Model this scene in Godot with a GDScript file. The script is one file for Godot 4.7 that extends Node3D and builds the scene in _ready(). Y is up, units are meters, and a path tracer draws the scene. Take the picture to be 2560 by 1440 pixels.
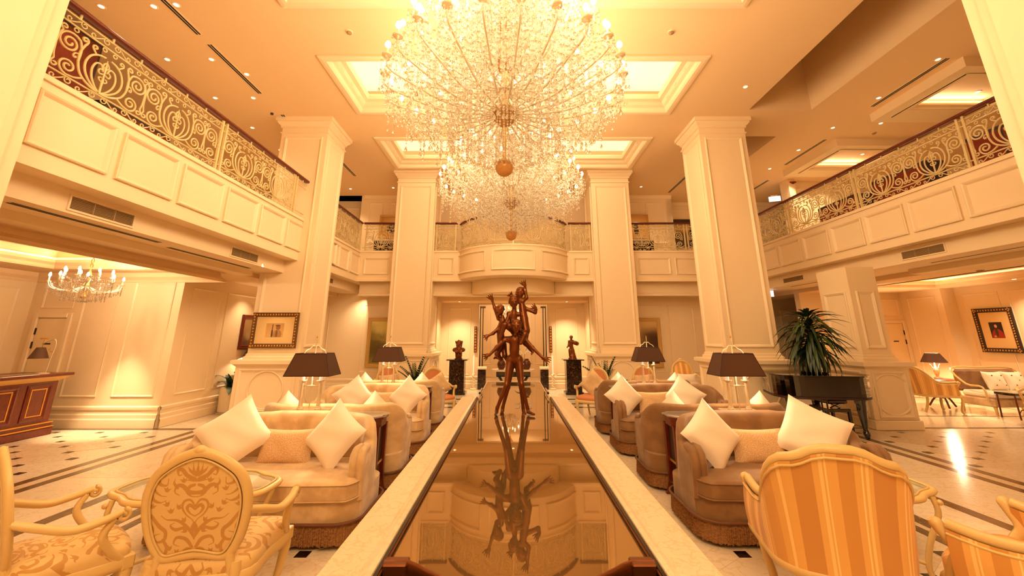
extends Node3D

class MB:
	var v := PackedVector3Array()
	var n := PackedVector3Array()
	var uv := PackedVector2Array()
	var ix := PackedInt32Array()
	var T := Transform3D()
	func at(x: float, y: float, z: float, ry := 0.0) -> MB:
		T = Transform3D(Basis(Vector3.UP, ry), Vector3(x, y, z))
		return self
	func tri(a: Vector3, b: Vector3, c: Vector3) -> void:
		var k := v.size()
		var m := ((T.basis * (b - a)).cross(T.basis * (c - a))).normalized()
		for p: Vector3 in [a, b, c]:
			v.append(T * p)
			n.append(m)
			uv.append(Vector2(p.x, p.z))
		ix.append_array(PackedInt32Array([k, k + 2, k + 1]))
	func quad(a: Vector3, b: Vector3, c: Vector3, d: Vector3) -> void:
		var k := v.size()
		var m := ((T.basis * (c - a)).cross(T.basis * (d - b))).normalized()
		v.append_array(PackedVector3Array([T * a, T * b, T * c, T * d]))
		n.append_array(PackedVector3Array([m, m, m, m]))
		uv.append_array(PackedVector2Array([Vector2(0, 1), Vector2(1, 1), Vector2(1, 0), Vector2(0, 0)]))
		ix.append_array(PackedInt32Array([k, k + 2, k + 1, k, k + 3, k + 2]))
	func box(c: Vector3, s: Vector3, b := 0.0) -> MB:
		var h := s * 0.5
		b = minf(b, minf(h.x, minf(h.y, h.z)) * 0.9)
		var A := [Vector3.RIGHT, Vector3.UP, Vector3.BACK]
		for ax in 3:
			for sg in [-1.0, 1.0]:
				var e: Vector3 = A[ax] * sg
				var u: Vector3 = A[(ax + 1) % 3] * sg
				var w: Vector3 = A[(ax + 2) % 3]
				var hx: float = h[ax]
				var hu: float = h[(ax + 1) % 3] - b
				var hw: float = h[(ax + 2) % 3] - b
				quad(c + e * hx - u * hu - w * hw, c + e * hx + u * hu - w * hw, c + e * hx + u * hu + w * hw, c + e * hx - u * hu + w * hw)
		if b > 0.0:
			for ax in 3:
				var a1 := (ax + 1) % 3
				var a2 := (ax + 2) % 3
				for s1: float in [-1.0, 1.0]:
					for s2: float in [-1.0, 1.0]:
						var l: Vector3 = A[ax] * (h[ax] - b)
						var p: Vector3 = c + A[a1] * s1 * h[a1] + A[a2] * s2 * (h[a2] - b)
						var q: Vector3 = c + A[a1] * s1 * (h[a1] - b) + A[a2] * s2 * h[a2]
						_oq(p - l, p + l, q + l, q - l, c)
			for sx: float in [-1.0, 1.0]:
				for sy: float in [-1.0, 1.0]:
					for sz: float in [-1.0, 1.0]:
						var g := Vector3(sx, sy, sz)
						var p0 := c + Vector3(h.x, h.y - b, h.z - b) * g
						var p1 := c + Vector3(h.x - b, h.y, h.z - b) * g
						var p2 := c + Vector3(h.x - b, h.y - b, h.z) * g
						if sx * sy * sz > 0: tri(p0, p1, p2)
						else: tri(p0, p2, p1)
		return self
	func _oq(a: Vector3, b: Vector3, c: Vector3, d: Vector3, o: Vector3) -> void:
		if (c - a).cross(d - b).dot((a + c) * 0.5 - o) < 0: quad(a, d, c, b)
		else: quad(a, b, c, d)
	func bx(x0: float, x1: float, y0: float, y1: float, z0: float, z1: float, b := 0.0) -> MB:
		return box(Vector3(x0 + x1, y0 + y1, z0 + z1) * 0.5, Vector3(absf(x1 - x0), absf(y1 - y0), absf(z1 - z0)), b)
	func grid(P: Array, cu := false, cv := false) -> MB:
		var R := P.size()
		var C: int = P[0].size()
		var k := v.size()
		var N := PackedVector3Array()
		N.resize(R * C)
		var Q := PackedVector3Array()
		for i in R:
			for j in C:
				Q.append(T * (P[i][j] as Vector3))
		var ru := R if cu else R - 1
		var rv := C if cv else C - 1
		for i in ru:
			var i2 := (i + 1) % R
			for j in rv:
				var j2 := (j + 1) % C
				var a := i * C + j
				var b := i2 * C + j
				var c := i2 * C + j2
				var d := i * C + j2
				var m := (Q[c] - Q[a]).cross(Q[d] - Q[b])
				N[a] += m
				N[b] += m
				N[c] += m
				N[d] += m
				ix.append_array(PackedInt32Array([k + a, k + c, k + b, k + a, k + d, k + c]))
		for q in R * C:
			n.append(N[q].normalized())
			@warning_ignore("integer_division")
			uv.append(Vector2(float(q / C) / maxf(1, R - 1), float(q % C) / maxf(1, C - 1)))
		v.append_array(Q)
		return self
	func tube(pts: Array, r, seg := 6, closed := false, caps := true, flat := 1.0) -> MB:
		var P := []
		var L := pts.size()
		var up := Vector3.UP
		var t0: Vector3 = ((pts[1] as Vector3) - pts[0]).normalized()
		if absf(t0.dot(up)) > 0.9: up = Vector3.RIGHT
		up = (up - t0 * up.dot(t0)).normalized()
		for i in L:
			var a: Vector3 = pts[(i - 1 + L) % L] if closed or i > 0 else pts[0]
			var b: Vector3 = pts[(i + 1) % L] if closed or i < L - 1 else pts[L - 1]
			var t := (b - a).normalized()
			up = (up - t * up.dot(t)).normalized()
			var s := t.cross(up)
			var rr: float = r[i] if r is Array or r is PackedFloat32Array else r
			var row := PackedVector3Array()
			for j in seg:
				var an := TAU * j / seg
				row.append((pts[i] as Vector3) + s * cos(an) * rr * flat + up * sin(an) * rr)
			P.append(row)
		grid(P, closed, true)
		if caps and not closed:
			for e in [0, L - 1]:
				var row: PackedVector3Array = P[e]
				for j in range(1, seg - 1):
					if e == 0: tri(row[0], row[j], row[j + 1])
					else: tri(row[0], row[j + 1], row[j])
		return self
	func lathe(prof: Array, seg := 16, c := Vector3.ZERO, a0 := 0.0, a1 := TAU) -> MB:
		# prof: [r, y, r, y, ...] bottom to top; creases split
		var pts := []
		for i in range(0, prof.size(), 2): pts.append(Vector2(prof[i], prof[i + 1]))
		var full := a1 - a0 > TAU - 0.001
		var st := 0
		while st < pts.size() - 1:
			var en := st + 1
			while en < pts.size() - 1:
				var d1: Vector2 = (pts[en] - pts[en - 1]).normalized()
				var d2: Vector2 = (pts[en + 1] - pts[en]).normalized()
				if d1.dot(d2) < 0.75: break
				en += 1
			var P := []
			for i in range(st, en + 1):
				var row := PackedVector3Array()
				for j in (seg if full else seg + 1):
					var an := a0 + (a1 - a0) * j / seg
					row.append(c + Vector3(cos(an) * pts[i].x, pts[i].y, sin(an) * pts[i].x))
				P.append(row)
			grid(P, false, full)
			st = en
		return self
	func ext(poly: Array, y0: float, y1: float, smooth := false, caps := true) -> MB:
		# plan polygon of Vector2(x, z), extruded up
		var pp := PackedVector2Array(poly)
		if Geometry2D.is_polygon_clockwise(pp): pp.reverse()
		var L := pp.size()
		if smooth:
			var P := []
			for q in pp: P.append(PackedVector3Array([Vector3(q.x, y1, q.y), Vector3(q.x, y0, q.y)]))
			grid(P, true, false)
		else:
			for i in L:
				var a := pp[i]
				var b := pp[(i + 1) % L]
				quad(Vector3(a.x, y1, a.y), Vector3(b.x, y1, b.y), Vector3(b.x, y0, b.y), Vector3(a.x, y0, a.y))
		if caps:
			var t := Geometry2D.triangulate_polygon(pp)
			for i in range(0, t.size(), 3):
				var a := pp[t[i]]
				var b := pp[t[i + 1]]
				var c := pp[t[i + 2]]
				if (b - a).cross(c - a) < 0:
					var s := b
					b = c
					c = s
				tri(Vector3(a.x, y1, a.y), Vector3(c.x, y1, c.y), Vector3(b.x, y1, b.y))
				tri(Vector3(a.x, y0, a.y), Vector3(b.x, y0, b.y), Vector3(c.x, y0, c.y))
		return self
	func frame(w: float, h: float, prof: Array, ox := 0.0, oy := 0.0) -> MB:
		# moulding round a w x h rectangle in the XY plane, facing +z; prof: [inset, z, ...] from outer edge inwards
		for s in 4:
			var P := []
			for k in range(0, prof.size(), 2):
				var x: float = w * 0.5 - prof[k]
				var y: float = h * 0.5 - prof[k]
				var cs := [Vector2(-x, -y), Vector2(x, -y), Vector2(x, y), Vector2(-x, y)]
				var a: Vector2 = cs[s]
				var b: Vector2 = cs[(s + 1) % 4]
				P.append([Vector3(a.x + ox, a.y + oy, prof[k + 1]), Vector3(b.x + ox, b.y + oy, prof[k + 1])])
			for k in P.size() - 1:
				quad(P[k][0], P[k][1], P[k + 1][1], P[k + 1][0])
		return self
	func ball(c: Vector3, r, seg := 10, rings := 6) -> MB:
		var R: Vector3 = r if r is Vector3 else Vector3(r, r, r)
		var P := []
		for i in rings + 1:
			var la := -PI / 2 + PI * i / rings
			var row := PackedVector3Array()
			for j in seg:
				var an := TAU * j / seg
				row.append(c + Vector3(cos(la) * cos(an) * R.x, sin(la) * R.y, cos(la) * sin(an) * R.z))
			P.append(row)
		return grid(P, false, true)
	func mesh() -> ArrayMesh:
		var a := []
		a.resize(Mesh.ARRAY_MAX)
		a[Mesh.ARRAY_VERTEX] = v
		a[Mesh.ARRAY_NORMAL] = n
		a[Mesh.ARRAY_TEX_UV] = uv
		a[Mesh.ARRAY_INDEX] = ix
		var m := ArrayMesh.new()
		m.add_surface_from_arrays(Mesh.PRIMITIVE_TRIANGLES, a)
		return m

var M := {}
var taken := {}
var rng := RandomNumberGenerator.new()

func mb() -> MB:
	return MB.new()

func numbered(nm: String) -> String:
	var k: int = taken.get(nm, 0)
	taken[nm] = k + 1
	return nm if k == 0 else "%s_%03d" % [nm, k]

func tag(o: Node, label := "", category := "", group := "", kind := "") -> Node:
	for p in [["label", label], ["category", category], ["group", group], ["kind", kind]]:
		if p[1] != "": o.set_meta(p[0], p[1])
	return o

func obj(nm: String, m, mat: Material, parent: Node = null) -> MeshInstance3D:
	var o := MeshInstance3D.new()
	o.mesh = m.mesh() if m is MB else m
	o.material_override = mat
	if parent == null:
		o.name = numbered(nm)
		add_child(o)
	else:
		o.name = nm
		parent.add_child(o, true)
	return o

func struct(nm: String, m, mat: Material) -> MeshInstance3D:
	var o := obj(nm, m, mat)
	o.set_meta("kind", "structure")
	return o

func thing(nm: String, label: String, category: String, at := Vector3.ZERO, ry := 0.0, group := "") -> Node3D:
	var o := Node3D.new()
	o.name = numbered(nm)
	add_child(o)
	o.position = at
	o.rotation.y = ry
	tag(o, label, category, group)
	return o

func dup(src: Node3D, label: String, at: Vector3, ry := 0.0) -> Node3D:
	var o: Node3D = src.duplicate()
	o.name = numbered(String(src.name).rstrip("0123456789").trim_suffix("_"))
	add_child(o)
	o.position = at
	o.rotation.y = ry
	o.set_meta("label", label)
	return o

func smooth(c: Array, n := 6, closed := false) -> Array:
	# Catmull-Rom through Vector3 or Vector2 control points
	var out := []
	var L := c.size()
	for i in (L if closed else L - 1):
		var p0 = c[(i - 1 + L) % L] if closed or i > 0 else c[i] * 2 - c[i + 1]
		var p1 = c[i]
		var p2 = c[(i + 1) % L]
		var p3 = c[(i + 2) % L] if closed or i < L - 2 else p2 * 2 - p1
		for k in n:
			var t := float(k) / n
			out.append(0.5 * ((p1 * 2) + (p2 - p0) * t + (p0 * 2 - p1 * 5 + p2 * 4 - p3) * t * t + (p1 * 3 - p0 - p2 * 3 + p3) * t * t * t))
	if not closed: out.append(c[L - 1])
	return out

func v3(a: Array) -> Array:
	var o := []
	for i in range(0, a.size(), 3): o.append(Vector3(a[i], a[i + 1], a[i + 2]))
	return o

func v2(a: Array) -> Array:
	var o := []
	for i in range(0, a.size(), 2): o.append(Vector2(a[i], a[i + 1]))
	return o

func rrect(w: float, d: float, r: float, n := 6) -> Array:
	var o := []
	for q in 4:
		var cx: float = (w / 2 - r) * (1 if q in [0, 3] else -1)
		var cz: float = (d / 2 - r) * (1 if q in [0, 1] else -1)
		for k in n + 1:
			var a := PI / 2 * q + PI / 2 * k / n
			o.append(Vector2(cx + cos(a) * r, cz + sin(a) * r))
	return o

func mat(c: Color, rough := 0.6, metal := 0.0) -> StandardMaterial3D:
	var m := StandardMaterial3D.new()
	m.albedo_color = c
	m.roughness = rough
	m.metallic = metal
	return m

func noise_tex(freq: float, ramp: Array, sz := 512, oct := 5, warp := 0.0, typ := FastNoiseLite.TYPE_SIMPLEX_SMOOTH, sd := 1) -> NoiseTexture2D:
	var f := FastNoiseLite.new()
	f.noise_type = typ
	f.seed = sd
	f.frequency = freq
	f.fractal_octaves = oct
	if warp > 0.0:
		f.domain_warp_enabled = true
		f.domain_warp_amplitude = warp
		f.domain_warp_frequency = freq * 0.6
	var t := NoiseTexture2D.new()
	t.width = sz
	t.height = sz
	t.seamless = true
	t.noise = f
	if ramp.size():
		var g := Gradient.new()
		g.offsets = PackedFloat32Array(ramp[0])
		g.colors = PackedColorArray(ramp[1])
		t.color_ramp = g
	return t

func tri_tex(m: StandardMaterial3D, t: Texture2D, s: float, world := true) -> StandardMaterial3D:
	m.albedo_texture = t
	m.uv1_triplanar = true
	m.uv1_world_triplanar = world
	m.uv1_scale = Vector3(s, s, s)
	return m

func glow(c: Color, e: float) -> StandardMaterial3D:
	var m := mat(Color(0.9, 0.85, 0.75), 0.5)
	m.emission_enabled = true
	m.emission = c
	m.emission_energy_multiplier = e
	return m

func omni(p: Vector3, e: float, c: Color, size := 0.03, parent: Node = null, nm := "lamp_light") -> OmniLight3D:
	var l := OmniLight3D.new()
	l.name = nm
	l.light_energy = e
	l.light_color = c
	l.light_size = size
	l.omni_range = 40.0
	l.omni_attenuation = 2.0
	l.shadow_enabled = true
	(parent if parent else self).add_child(l, true)
	l.position = p
	return l

func spot(p: Vector3, e: float, c: Color, ang := 45.0, size := 0.04, dir := Vector3.DOWN, parent: Node = null, blend := 0.8) -> SpotLight3D:
	var l := SpotLight3D.new()
	l.name = "spot_light"
	l.light_energy = e
	l.light_color = c
	l.light_size = size
	l.spot_range = 40.0
	l.spot_attenuation = 2.0
	l.spot_angle = ang
	l.spot_angle_attenuation = blend
	l.shadow_enabled = true
	(parent if parent else self).add_child(l, true)
	l.position = p
	l.basis = Basis.looking_at(dir, Vector3.FORWARD if absf(dir.y) > 0.9 else Vector3.UP)
	return l

func area(p: Vector3, sx: float, sy: float, e: float, c: Color, dir := Vector3.DOWN, nm := "panel_light") -> AreaLight3D:
	var l := AreaLight3D.new()
	l.name = nm
	l.area_size = Vector2(sx, sy)
	l.light_energy = e
	l.light_color = c
	l.area_range = 40.0
	l.area_attenuation = 2.0
	l.shadow_enabled = true
	add_child(l, true)
	l.position = p
	l.basis = Basis.looking_at(dir, Vector3.FORWARD if absf(dir.y) > 0.9 else Vector3.UP)
	return l

const WARM := Color(1.0, 0.885, 0.72)
const WARM2 := Color(1.0, 0.86, 0.68)
const CY := 6.52
const SL := 4.06     # upper floor level
const RAIL := 4.95
const XL := -4.6     # left balcony edge
const XR := 6.95     # right balcony edge
const ZF := -11.7    # far balcony edge

func _ready() -> void:
	rng.seed = 7
	var cam := Camera3D.new()
	cam.name = "camera"
	cam.projection = Camera3D.PROJECTION_FRUSTUM
	cam.near = 0.05
	cam.far = 100.0
	cam.keep_aspect = Camera3D.KEEP_HEIGHT
	cam.size = 1440.0 / 995.0 * cam.near
	cam.frustum_offset = Vector2(0.0, -133.5 / 995.0 * cam.near)
	cam.position = Vector3(-0.035, 1.6, 0.0)
	cam.rotation = Vector3(atan(254.0 / 995.0), 0, 0)
	add_child(cam)
	cam.current = true
	var env := Environment.new()
	env.background_mode = Environment.BG_COLOR
	env.background_color = Color(0.02, 0.015, 0.01)
	env.tonemap_mode = Environment.TONE_MAPPER_LINEAR
	env.tonemap_exposure = 0.46
	env.sdfgi_enabled = true
	env.ssao_enabled = true
	env.ssil_enabled = true
	var we := WorldEnvironment.new()
	we.name = "world_environment"
	we.environment = env
	add_child(we)
	big_lights()
	materials()
	build_shell()
	build_upper()
	build_lower()
	build_fittings()
	build_pool()
	build_chandeliers()
	build_seating()
	build_statue()
	build_piano()
	build_lobby()
	build_lounge()
	build_far()


func big_lights() -> void:
	# cove-lit coffers: each area light, with the emissive dome, stands in for cove light
	# the two unseen ones behind the camera are added and boosted as fill
	for k in 6:
		area(Vector3(0, 6.98, -10.2 + 3.05 * k), 5.9, 0.9, [9.0, 8.0, 5.0, 5.0, 9.0, 18.0][k], WARM)

func materials() -> void:
	M.wall = mat(Color(0.94, 0.835, 0.67), 0.55)
	M.trim = mat(Color(0.94, 0.84, 0.68), 0.45)
	M.ceil = mat(Color(0.92, 0.785, 0.60), 0.7)
	M.panel = mat(Color(0.93, 0.82, 0.64), 0.5)
	M.slot = mat(Color(0.10, 0.06, 0.03), 0.6)
	M.grille = mat(Color(0.62, 0.50, 0.34), 0.5)
	M.iron = mat(Color(0.84, 0.74, 0.52), 0.4)
	M.brown = mat(Color(0.28, 0.08, 0.03), 0.25)
	M.joint = mat(Color(0.55, 0.42, 0.26), 0.5)
	var marb := noise_tex(0.012, [[0.0, 0.42, 0.5, 0.58, 1.0], [Color(0.89, 0.82, 0.71), Color(0.91, 0.84, 0.73), Color(0.85, 0.76, 0.62), Color(0.91, 0.84, 0.73), Color(0.88, 0.80, 0.69)]], 1024, 6, 30.0)
	M.marble = tri_tex(mat(Color.WHITE, 0.16), marb, 0.45)
	M.marble2 = tri_tex(mat(Color(0.97, 0.95, 0.93), 0.16), marb, 0.38)
	M.marble2.uv1_offset = Vector3(0.3, 0.1, 0.6)
	M.coping = tri_tex(mat(Color(1.0, 0.97, 0.92), 0.3), marb, 0.6)
	M.band = tri_tex(mat(Color.WHITE, 0.15), noise_tex(0.03, [[0.0, 0.5, 0.56, 0.62, 1.0], [Color(0.30, 0.20, 0.10), Color(0.34, 0.23, 0.12), Color(0.6, 0.45, 0.28), Color(0.30, 0.2, 0.1), Color(0.2, 0.12, 0.06)]], 512, 5, 20.0), 0.9)
	M.inset = mat(Color(0.12, 0.06, 0.03), 0.15)
	M.darkmarble = tri_tex(mat(Color.WHITE, 0.15), noise_tex(0.02, [[0.0, 0.48, 0.505, 0.53, 1.0], [Color(0.10, 0.05, 0.03), Color(0.16, 0.08, 0.04), Color(0.62, 0.5, 0.36), Color(0.14, 0.07, 0.04), Color(0.09, 0.05, 0.03)]], 512, 5, 40.0), 0.8)
	var wood := noise_tex(0.02, [[0.0, 0.5, 1.0], [Color(0.26, 0.07, 0.03), Color(0.42, 0.14, 0.06), Color(0.30, 0.09, 0.04)]], 512, 4, 12.0)
	M.wood = tri_tex(mat(Color.WHITE, 0.28), wood, 1.0, false)
	M.wood.uv1_scale = Vector3(3.0, 0.5, 3.0)
	M.gold = mat(Color(0.80, 0.58, 0.25), 0.35, 0.75)
	M.brass = mat(Color(0.85, 0.66, 0.36), 0.25, 0.9)
	M.black = mat(Color(0.02, 0.015, 0.012), 0.08)
	M.black.clearcoat_enabled = true
	M.black.clearcoat = 1.0
	M.black.clearcoat_roughness = 0.03
	M.bronze = mat(Color(0.46, 0.25, 0.10), 0.28, 0.7)
	M.lamp = glow(Color(1.0, 0.9, 0.72), 14.0)
	M.bulb = glow(Color(1.0, 0.88, 0.66), 30.0)
	M.coffer = glow(Color(1.0, 0.92, 0.74), 2.2)  # cove glow put into the coffer dome as emission
	M.cove = glow(Color(1.0, 0.85, 0.6), 3.0)
	M.dark = mat(Color(0.16, 0.07, 0.03), 0.5)
	M.darkbronze = mat(Color(0.14, 0.06, 0.02), 0.25, 0.4)
	M.water = mat(Color(0.30, 0.17, 0.06), 0.02, 0.0)
	M.water.metallic = 0.75
	M.water.albedo_color = Color(0.66, 0.51, 0.30)
	M.water.normal_enabled = true
	M.water.normal_texture = noise_tex(0.006, [], 512, 3, 0.0, FastNoiseLite.TYPE_SIMPLEX_SMOOTH, 5)
	M.water.normal_texture.as_normal_map = true
	M.water.normal_texture.bump_strength = 1.0
	M.water.normal_scale = 0.03
	M.water.uv1_triplanar = true
	M.water.uv1_world_triplanar = true
	M.water.uv1_scale = Vector3(0.8, 0.8, 0.8)
	M.glass = mat(Color(1.0, 0.98, 0.94, 0.06), 0.0)
	M.glass.refraction_enabled = true
	M.glass.refraction_scale = 0.05
	M.crystal = M.glass
	M.pane = mat(Color(0.9, 1.0, 0.95, 0.12), 0.02)
	M.pane.transparency = BaseMaterial3D.TRANSPARENCY_ALPHA

const MOULD := [0.0, 0.0, 0.0, 0.022, 0.018, 0.03, 0.034, 0.022, 0.05, 0.012, 0.062, 0.0]

func panel(parent: Node, xf: Transform3D, w: float, h: float, nm := "panel", prof: Array = MOULD, m: Material = null) -> MeshInstance3D:
	# a moulded rectangular panel facing local +z
	var b := mb()
	b.frame(w, h, prof)
	var o := obj(nm, b, m if m else M.trim, parent)
	o.transform = xf
	return o

func face(p: Vector3, dir: Vector3) -> Transform3D:
	# local +z along dir
	return Transform3D(Basis.looking_at(-dir, Vector3.UP), p)

const CROWN := [0.0, 0.0, 0.02, 0.0, 0.02, 0.04, 0.05, 0.07, 0.06, 0.11, 0.11, 0.13, 0.13, 0.18, 0.17, 0.18, 0.17, 0.24, 0.0, 0.24]

func strip(b: MB, a: Vector3, c: Vector3, out: Vector3, prof: Array) -> void:
	# moulding run from a to c; prof: [outwards, up, ...]
	var P := []
	for k in range(0, prof.size(), 2): P.append([a + out * prof[k] + Vector3.UP * prof[k + 1], c + out * prof[k] + Vector3.UP * prof[k + 1]])
	var d := (c - a).normalized()
	var fl := d.cross(Vector3.UP).dot(out) < 0
	for k in P.size() - 1:
		if fl: b.quad(P[k][0], P[k + 1][0], P[k + 1][1], P[k][1])
		else: b.quad(P[k][0], P[k][1], P[k + 1][1], P[k + 1][0])

func ring(b: MB, x0: float, x1: float, z0: float, z1: float, y: float, prof: Array, inward := false) -> void:
	# mitred moulding round a rectangle in plan; prof: [outwards, up, ...]
	for s in 4:
		var P := []
		for k in range(0, prof.size(), 2):
			var o: float = prof[k] * (-1.0 if inward else 1.0)
			var cs := [Vector3(x0 - o, y + prof[k + 1], z1 + o), Vector3(x1 + o, y + prof[k + 1], z1 + o), Vector3(x1 + o, y + prof[k + 1], z0 - o), Vector3(x0 - o, y + prof[k + 1], z0 - o)]
			P.append([cs[s], cs[(s + 1) % 4]])
		for k in P.size() - 1:
			if inward: b.quad(P[k][1], P[k][0], P[k + 1][0], P[k + 1][1])
			else: b.quad(P[k][0], P[k][1], P[k + 1][1], P[k + 1][0])

func column(x0: float, x1: float, z0: float, z1: float, ped := true, faces := [true, true, true, true], top := CY) -> MeshInstance3D:
	var b := mb()
	b.bx(x0, x1, 1.0, top, z0, z1)
	if ped:
		b.bx(x0 - 0.12, x1 + 0.12, 0.16, 1.06, z0 - 0.12, z1 + 0.12, 0.01)
		b.bx(x0 - 0.15, x1 + 0.15, 0.0, 0.16, z0 - 0.15, z1 + 0.15, 0.015)
		ring(b, x0 - 0.12, x1 + 0.12, z0 - 0.12, z1 + 0.12, 1.02, [0.0, 0.0, 0.02, 0.02, 0.05, 0.05, 0.07, 0.05, 0.07, 0.12, 0.03, 0.13, -0.1, 0.13])
		ring(b, x0, x1, z0, z1, 1.15, [0.05, 0.0, 0.05, 0.05, 0.02, 0.07, 0.02, 0.10, 0.0, 0.12])
	if top >= CY:
		ring(b, x0, x1, z0, z1, top - 0.38, [0.0, 0.0, 0.025, 0.01, 0.025, 0.04, 0.0, 0.05])
		ring(b, x0, x1, z0, z1, top - 0.24, [0.0, 0.0, 0.03, 0.01, 0.03, 0.05, 0.07, 0.09, 0.09, 0.12, 0.09, 0.15, 0.12, 0.15, 0.12, 0.24])
	var c := struct("column", b, M.wall)
	var cx := (x0 + x1) / 2
	var cz := (z0 + z1) / 2
	var F := [[Vector3(cx, 0, z1), Vector3.BACK, x1 - x0], [Vector3(cx, 0, z0), Vector3.FORWARD, x1 - x0], [Vector3(x0, 0, cz), Vector3.LEFT, z1 - z0], [Vector3(x1, 0, cz), Vector3.RIGHT, z1 - z0]]
	for k in 4:
		if not faces[k]: continue
		var w: float = F[k][2]
		var h := top - 0.5 - 1.35
		var y := 1.38 + h / 2
		panel(c, face(F[k][0] + Vector3.UP * y, F[k][1]), w - 0.2, h)
		if ped:
			var p: Vector3 = F[k][0] + F[k][1] * 0.12
			panel(c, face(p + Vector3.UP * 0.59, F[k][1]), w + 0.06, 0.78)
			var r := mb()
			var pts := []
			for q in 40: pts.append(Vector3(cos(TAU * q / 40) * 0.345, sin(TAU * q / 40) * 0.345, 0.004))
			r.tube(pts, 0.018, 6, true)
			var o := obj("ring_moulding", r, M.trim, c)
			o.transform = face(p + Vector3.UP * 0.59, F[k][1])
	return c

func build_shell() -> void:
	floor_build()
	# main ceiling of the hall with its coffers
	var b := mb()
	var zs := []
	for k in 6: zs.append([-8.07 + 3.05 * (k - 1), -6.23 + 3.05 * (k - 1)])
	var x0 := -3.5
	var x1 := 3.5
	b.bx(-5.36, x0, CY, CY + 0.25, -13.6, 8.0)
	b.bx(x1, 5.28, CY, CY + 0.25, -13.6, 8.0)
	var zp := -13.6
	for z in zs:
		b.bx(x0, x1, CY, CY + 0.25, zp, z[0])
		zp = z[1]
	b.bx(x0, x1, CY, CY + 0.25, zp, 8.0)
	# side ceilings; on the right two deep wells stand behind the hall beam
	b.bx(-12.0, -5.36, CY, CY + 0.25, -13.6, 8.0)
	b.bx(6.68, 13.5, CY, CY + 0.25, -15.0, 8.0)
	b.bx(5.28, 6.68, CY, CY + 0.25, -9.18, -7.95)
	b.bx(5.28, 6.68, CY, CY + 0.25, -15.0, -11.2)
	b.bx(5.20, 5.28, CY + 0.25, 9.6, -11.2, 8.0)
	b.bx(6.68, 6.76, CY + 0.25, 9.6, -11.2, 8.0)
	b.bx(5.28, 6.68, CY + 0.25, 9.6, -8.05, -7.95)
	b.bx(5.28, 6.68, CY + 0.25, 9.6, -9.28, -9.18)
	b.bx(5.28, 6.68, CY + 0.25, 9.6, -11.3, -11.2)
	b.bx(5.2, 6.76, 9.6, 9.7, -11.3, 8.0)
	var ce := struct("ceiling", b, M.ceil)
	for z in zs:
		# coffer: stepped mouldings, upstand and a dome whose emission stands in for cove light
		var c := mb()
		ring(c, x0, x1, z[0], z[1], CY, [0.06, 0.02, 0.06, -0.03, 0.0, -0.04, -0.06, -0.04, -0.09, -0.01, -0.10, 0.06, -0.16, 0.09, -0.2, 0.15, -0.28, 0.17, -0.30, 0.24, -0.30, 0.28, -0.22, 0.28])
		obj("coffer_moulding", c, M.trim, ce)
		var e := mb()
		for k in int(11):
			e.at(-2.5 + k * 0.5, CY + 0.12, z[0] + 0.17)
			e.ball(Vector3.ZERO, Vector3(0.07, 0.025, 0.025), 8, 5)
		for k in 3:
			for s in [-1, 1]:
				e.at(s * 3.33, CY + 0.12, z[0] + 0.45 + k * 0.45)
				e.ball(Vector3.ZERO, Vector3(0.025, 0.025, 0.07), 8, 5)
		tag(obj("carved_ornament", e, M.trim, ce), "", "", "", "stuff")
		var u := mb()
		u.bx(x0 - 0.1, x1 + 0.1, CY + 0.58, CY + 0.64, z[0] - 0.1, z[1] + 0.1)
		for q in [[x0 - 0.1, x0, z[0] - 0.1, z[1] + 0.1], [x1, x1 + 0.1, z[0] - 0.1, z[1] + 0.1], [x0, x1, z[0] - 0.1, z[0]], [x0, x1, z[1], z[1] + 0.1]]:
			u.bx(q[0], q[1], CY + 0.25, CY + 0.58, q[2], q[3])
		obj("coffer_upstand", u, M.ceil, ce)
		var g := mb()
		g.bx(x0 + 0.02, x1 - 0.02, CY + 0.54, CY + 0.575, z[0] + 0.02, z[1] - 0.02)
		var go := struct("ceiling_cove_glow", g, M.coffer)
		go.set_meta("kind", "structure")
	# columns: near pair, far pair, and the pair beside the camera
	column(-5.36, -4.3, -9.3, -8.35, true, [true, false, false, true])
	column(4.3, 5.36, -9.3, -8.35, true, [true, false, true, true])
	column(-3.52, -2.37, -12.5, -11.4, true, [true, false, false, true])
	column(2.37, 3.52, -12.5, -11.4, true, [true, false, true, false])
	column(-5.36, -4.3, -3.16, -2.2, true, [true, true, false, true])
	column(4.3, 5.36, -3.16, -2.2, true, [true, true, true, true])
	column(-5.36, -4.3, 2.9, 3.86, true, [false, false, false, false])
	column(4.3, 5.36, 2.9, 3.86, true, [false, false, false, false])
	# outer walls that close the building
	b = mb()
	b.bx(-12.0, 13.5, 0, 8.3, 8.0, 8.2)
	struct("wall_entrance", b, M.wall)

func tile(b: MB, cx: float, cz: float, hx: float, hz: float, cut: float) -> void:
	var p := [Vector2(cx + hx - cut, cz + cut), Vector2(cx + cut, cz + hz - cut), Vector2(cx - cut, cz + hz - cut), Vector2(cx - hx + cut, cz + cut), Vector2(cx - hx + cut, cz - cut), Vector2(cx - cut, cz - hz + cut), Vector2(cx + cut, cz - hz + cut), Vector2(cx + hx - cut, cz - cut)]
	b.ext(p, -0.02, 0.0)

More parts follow.
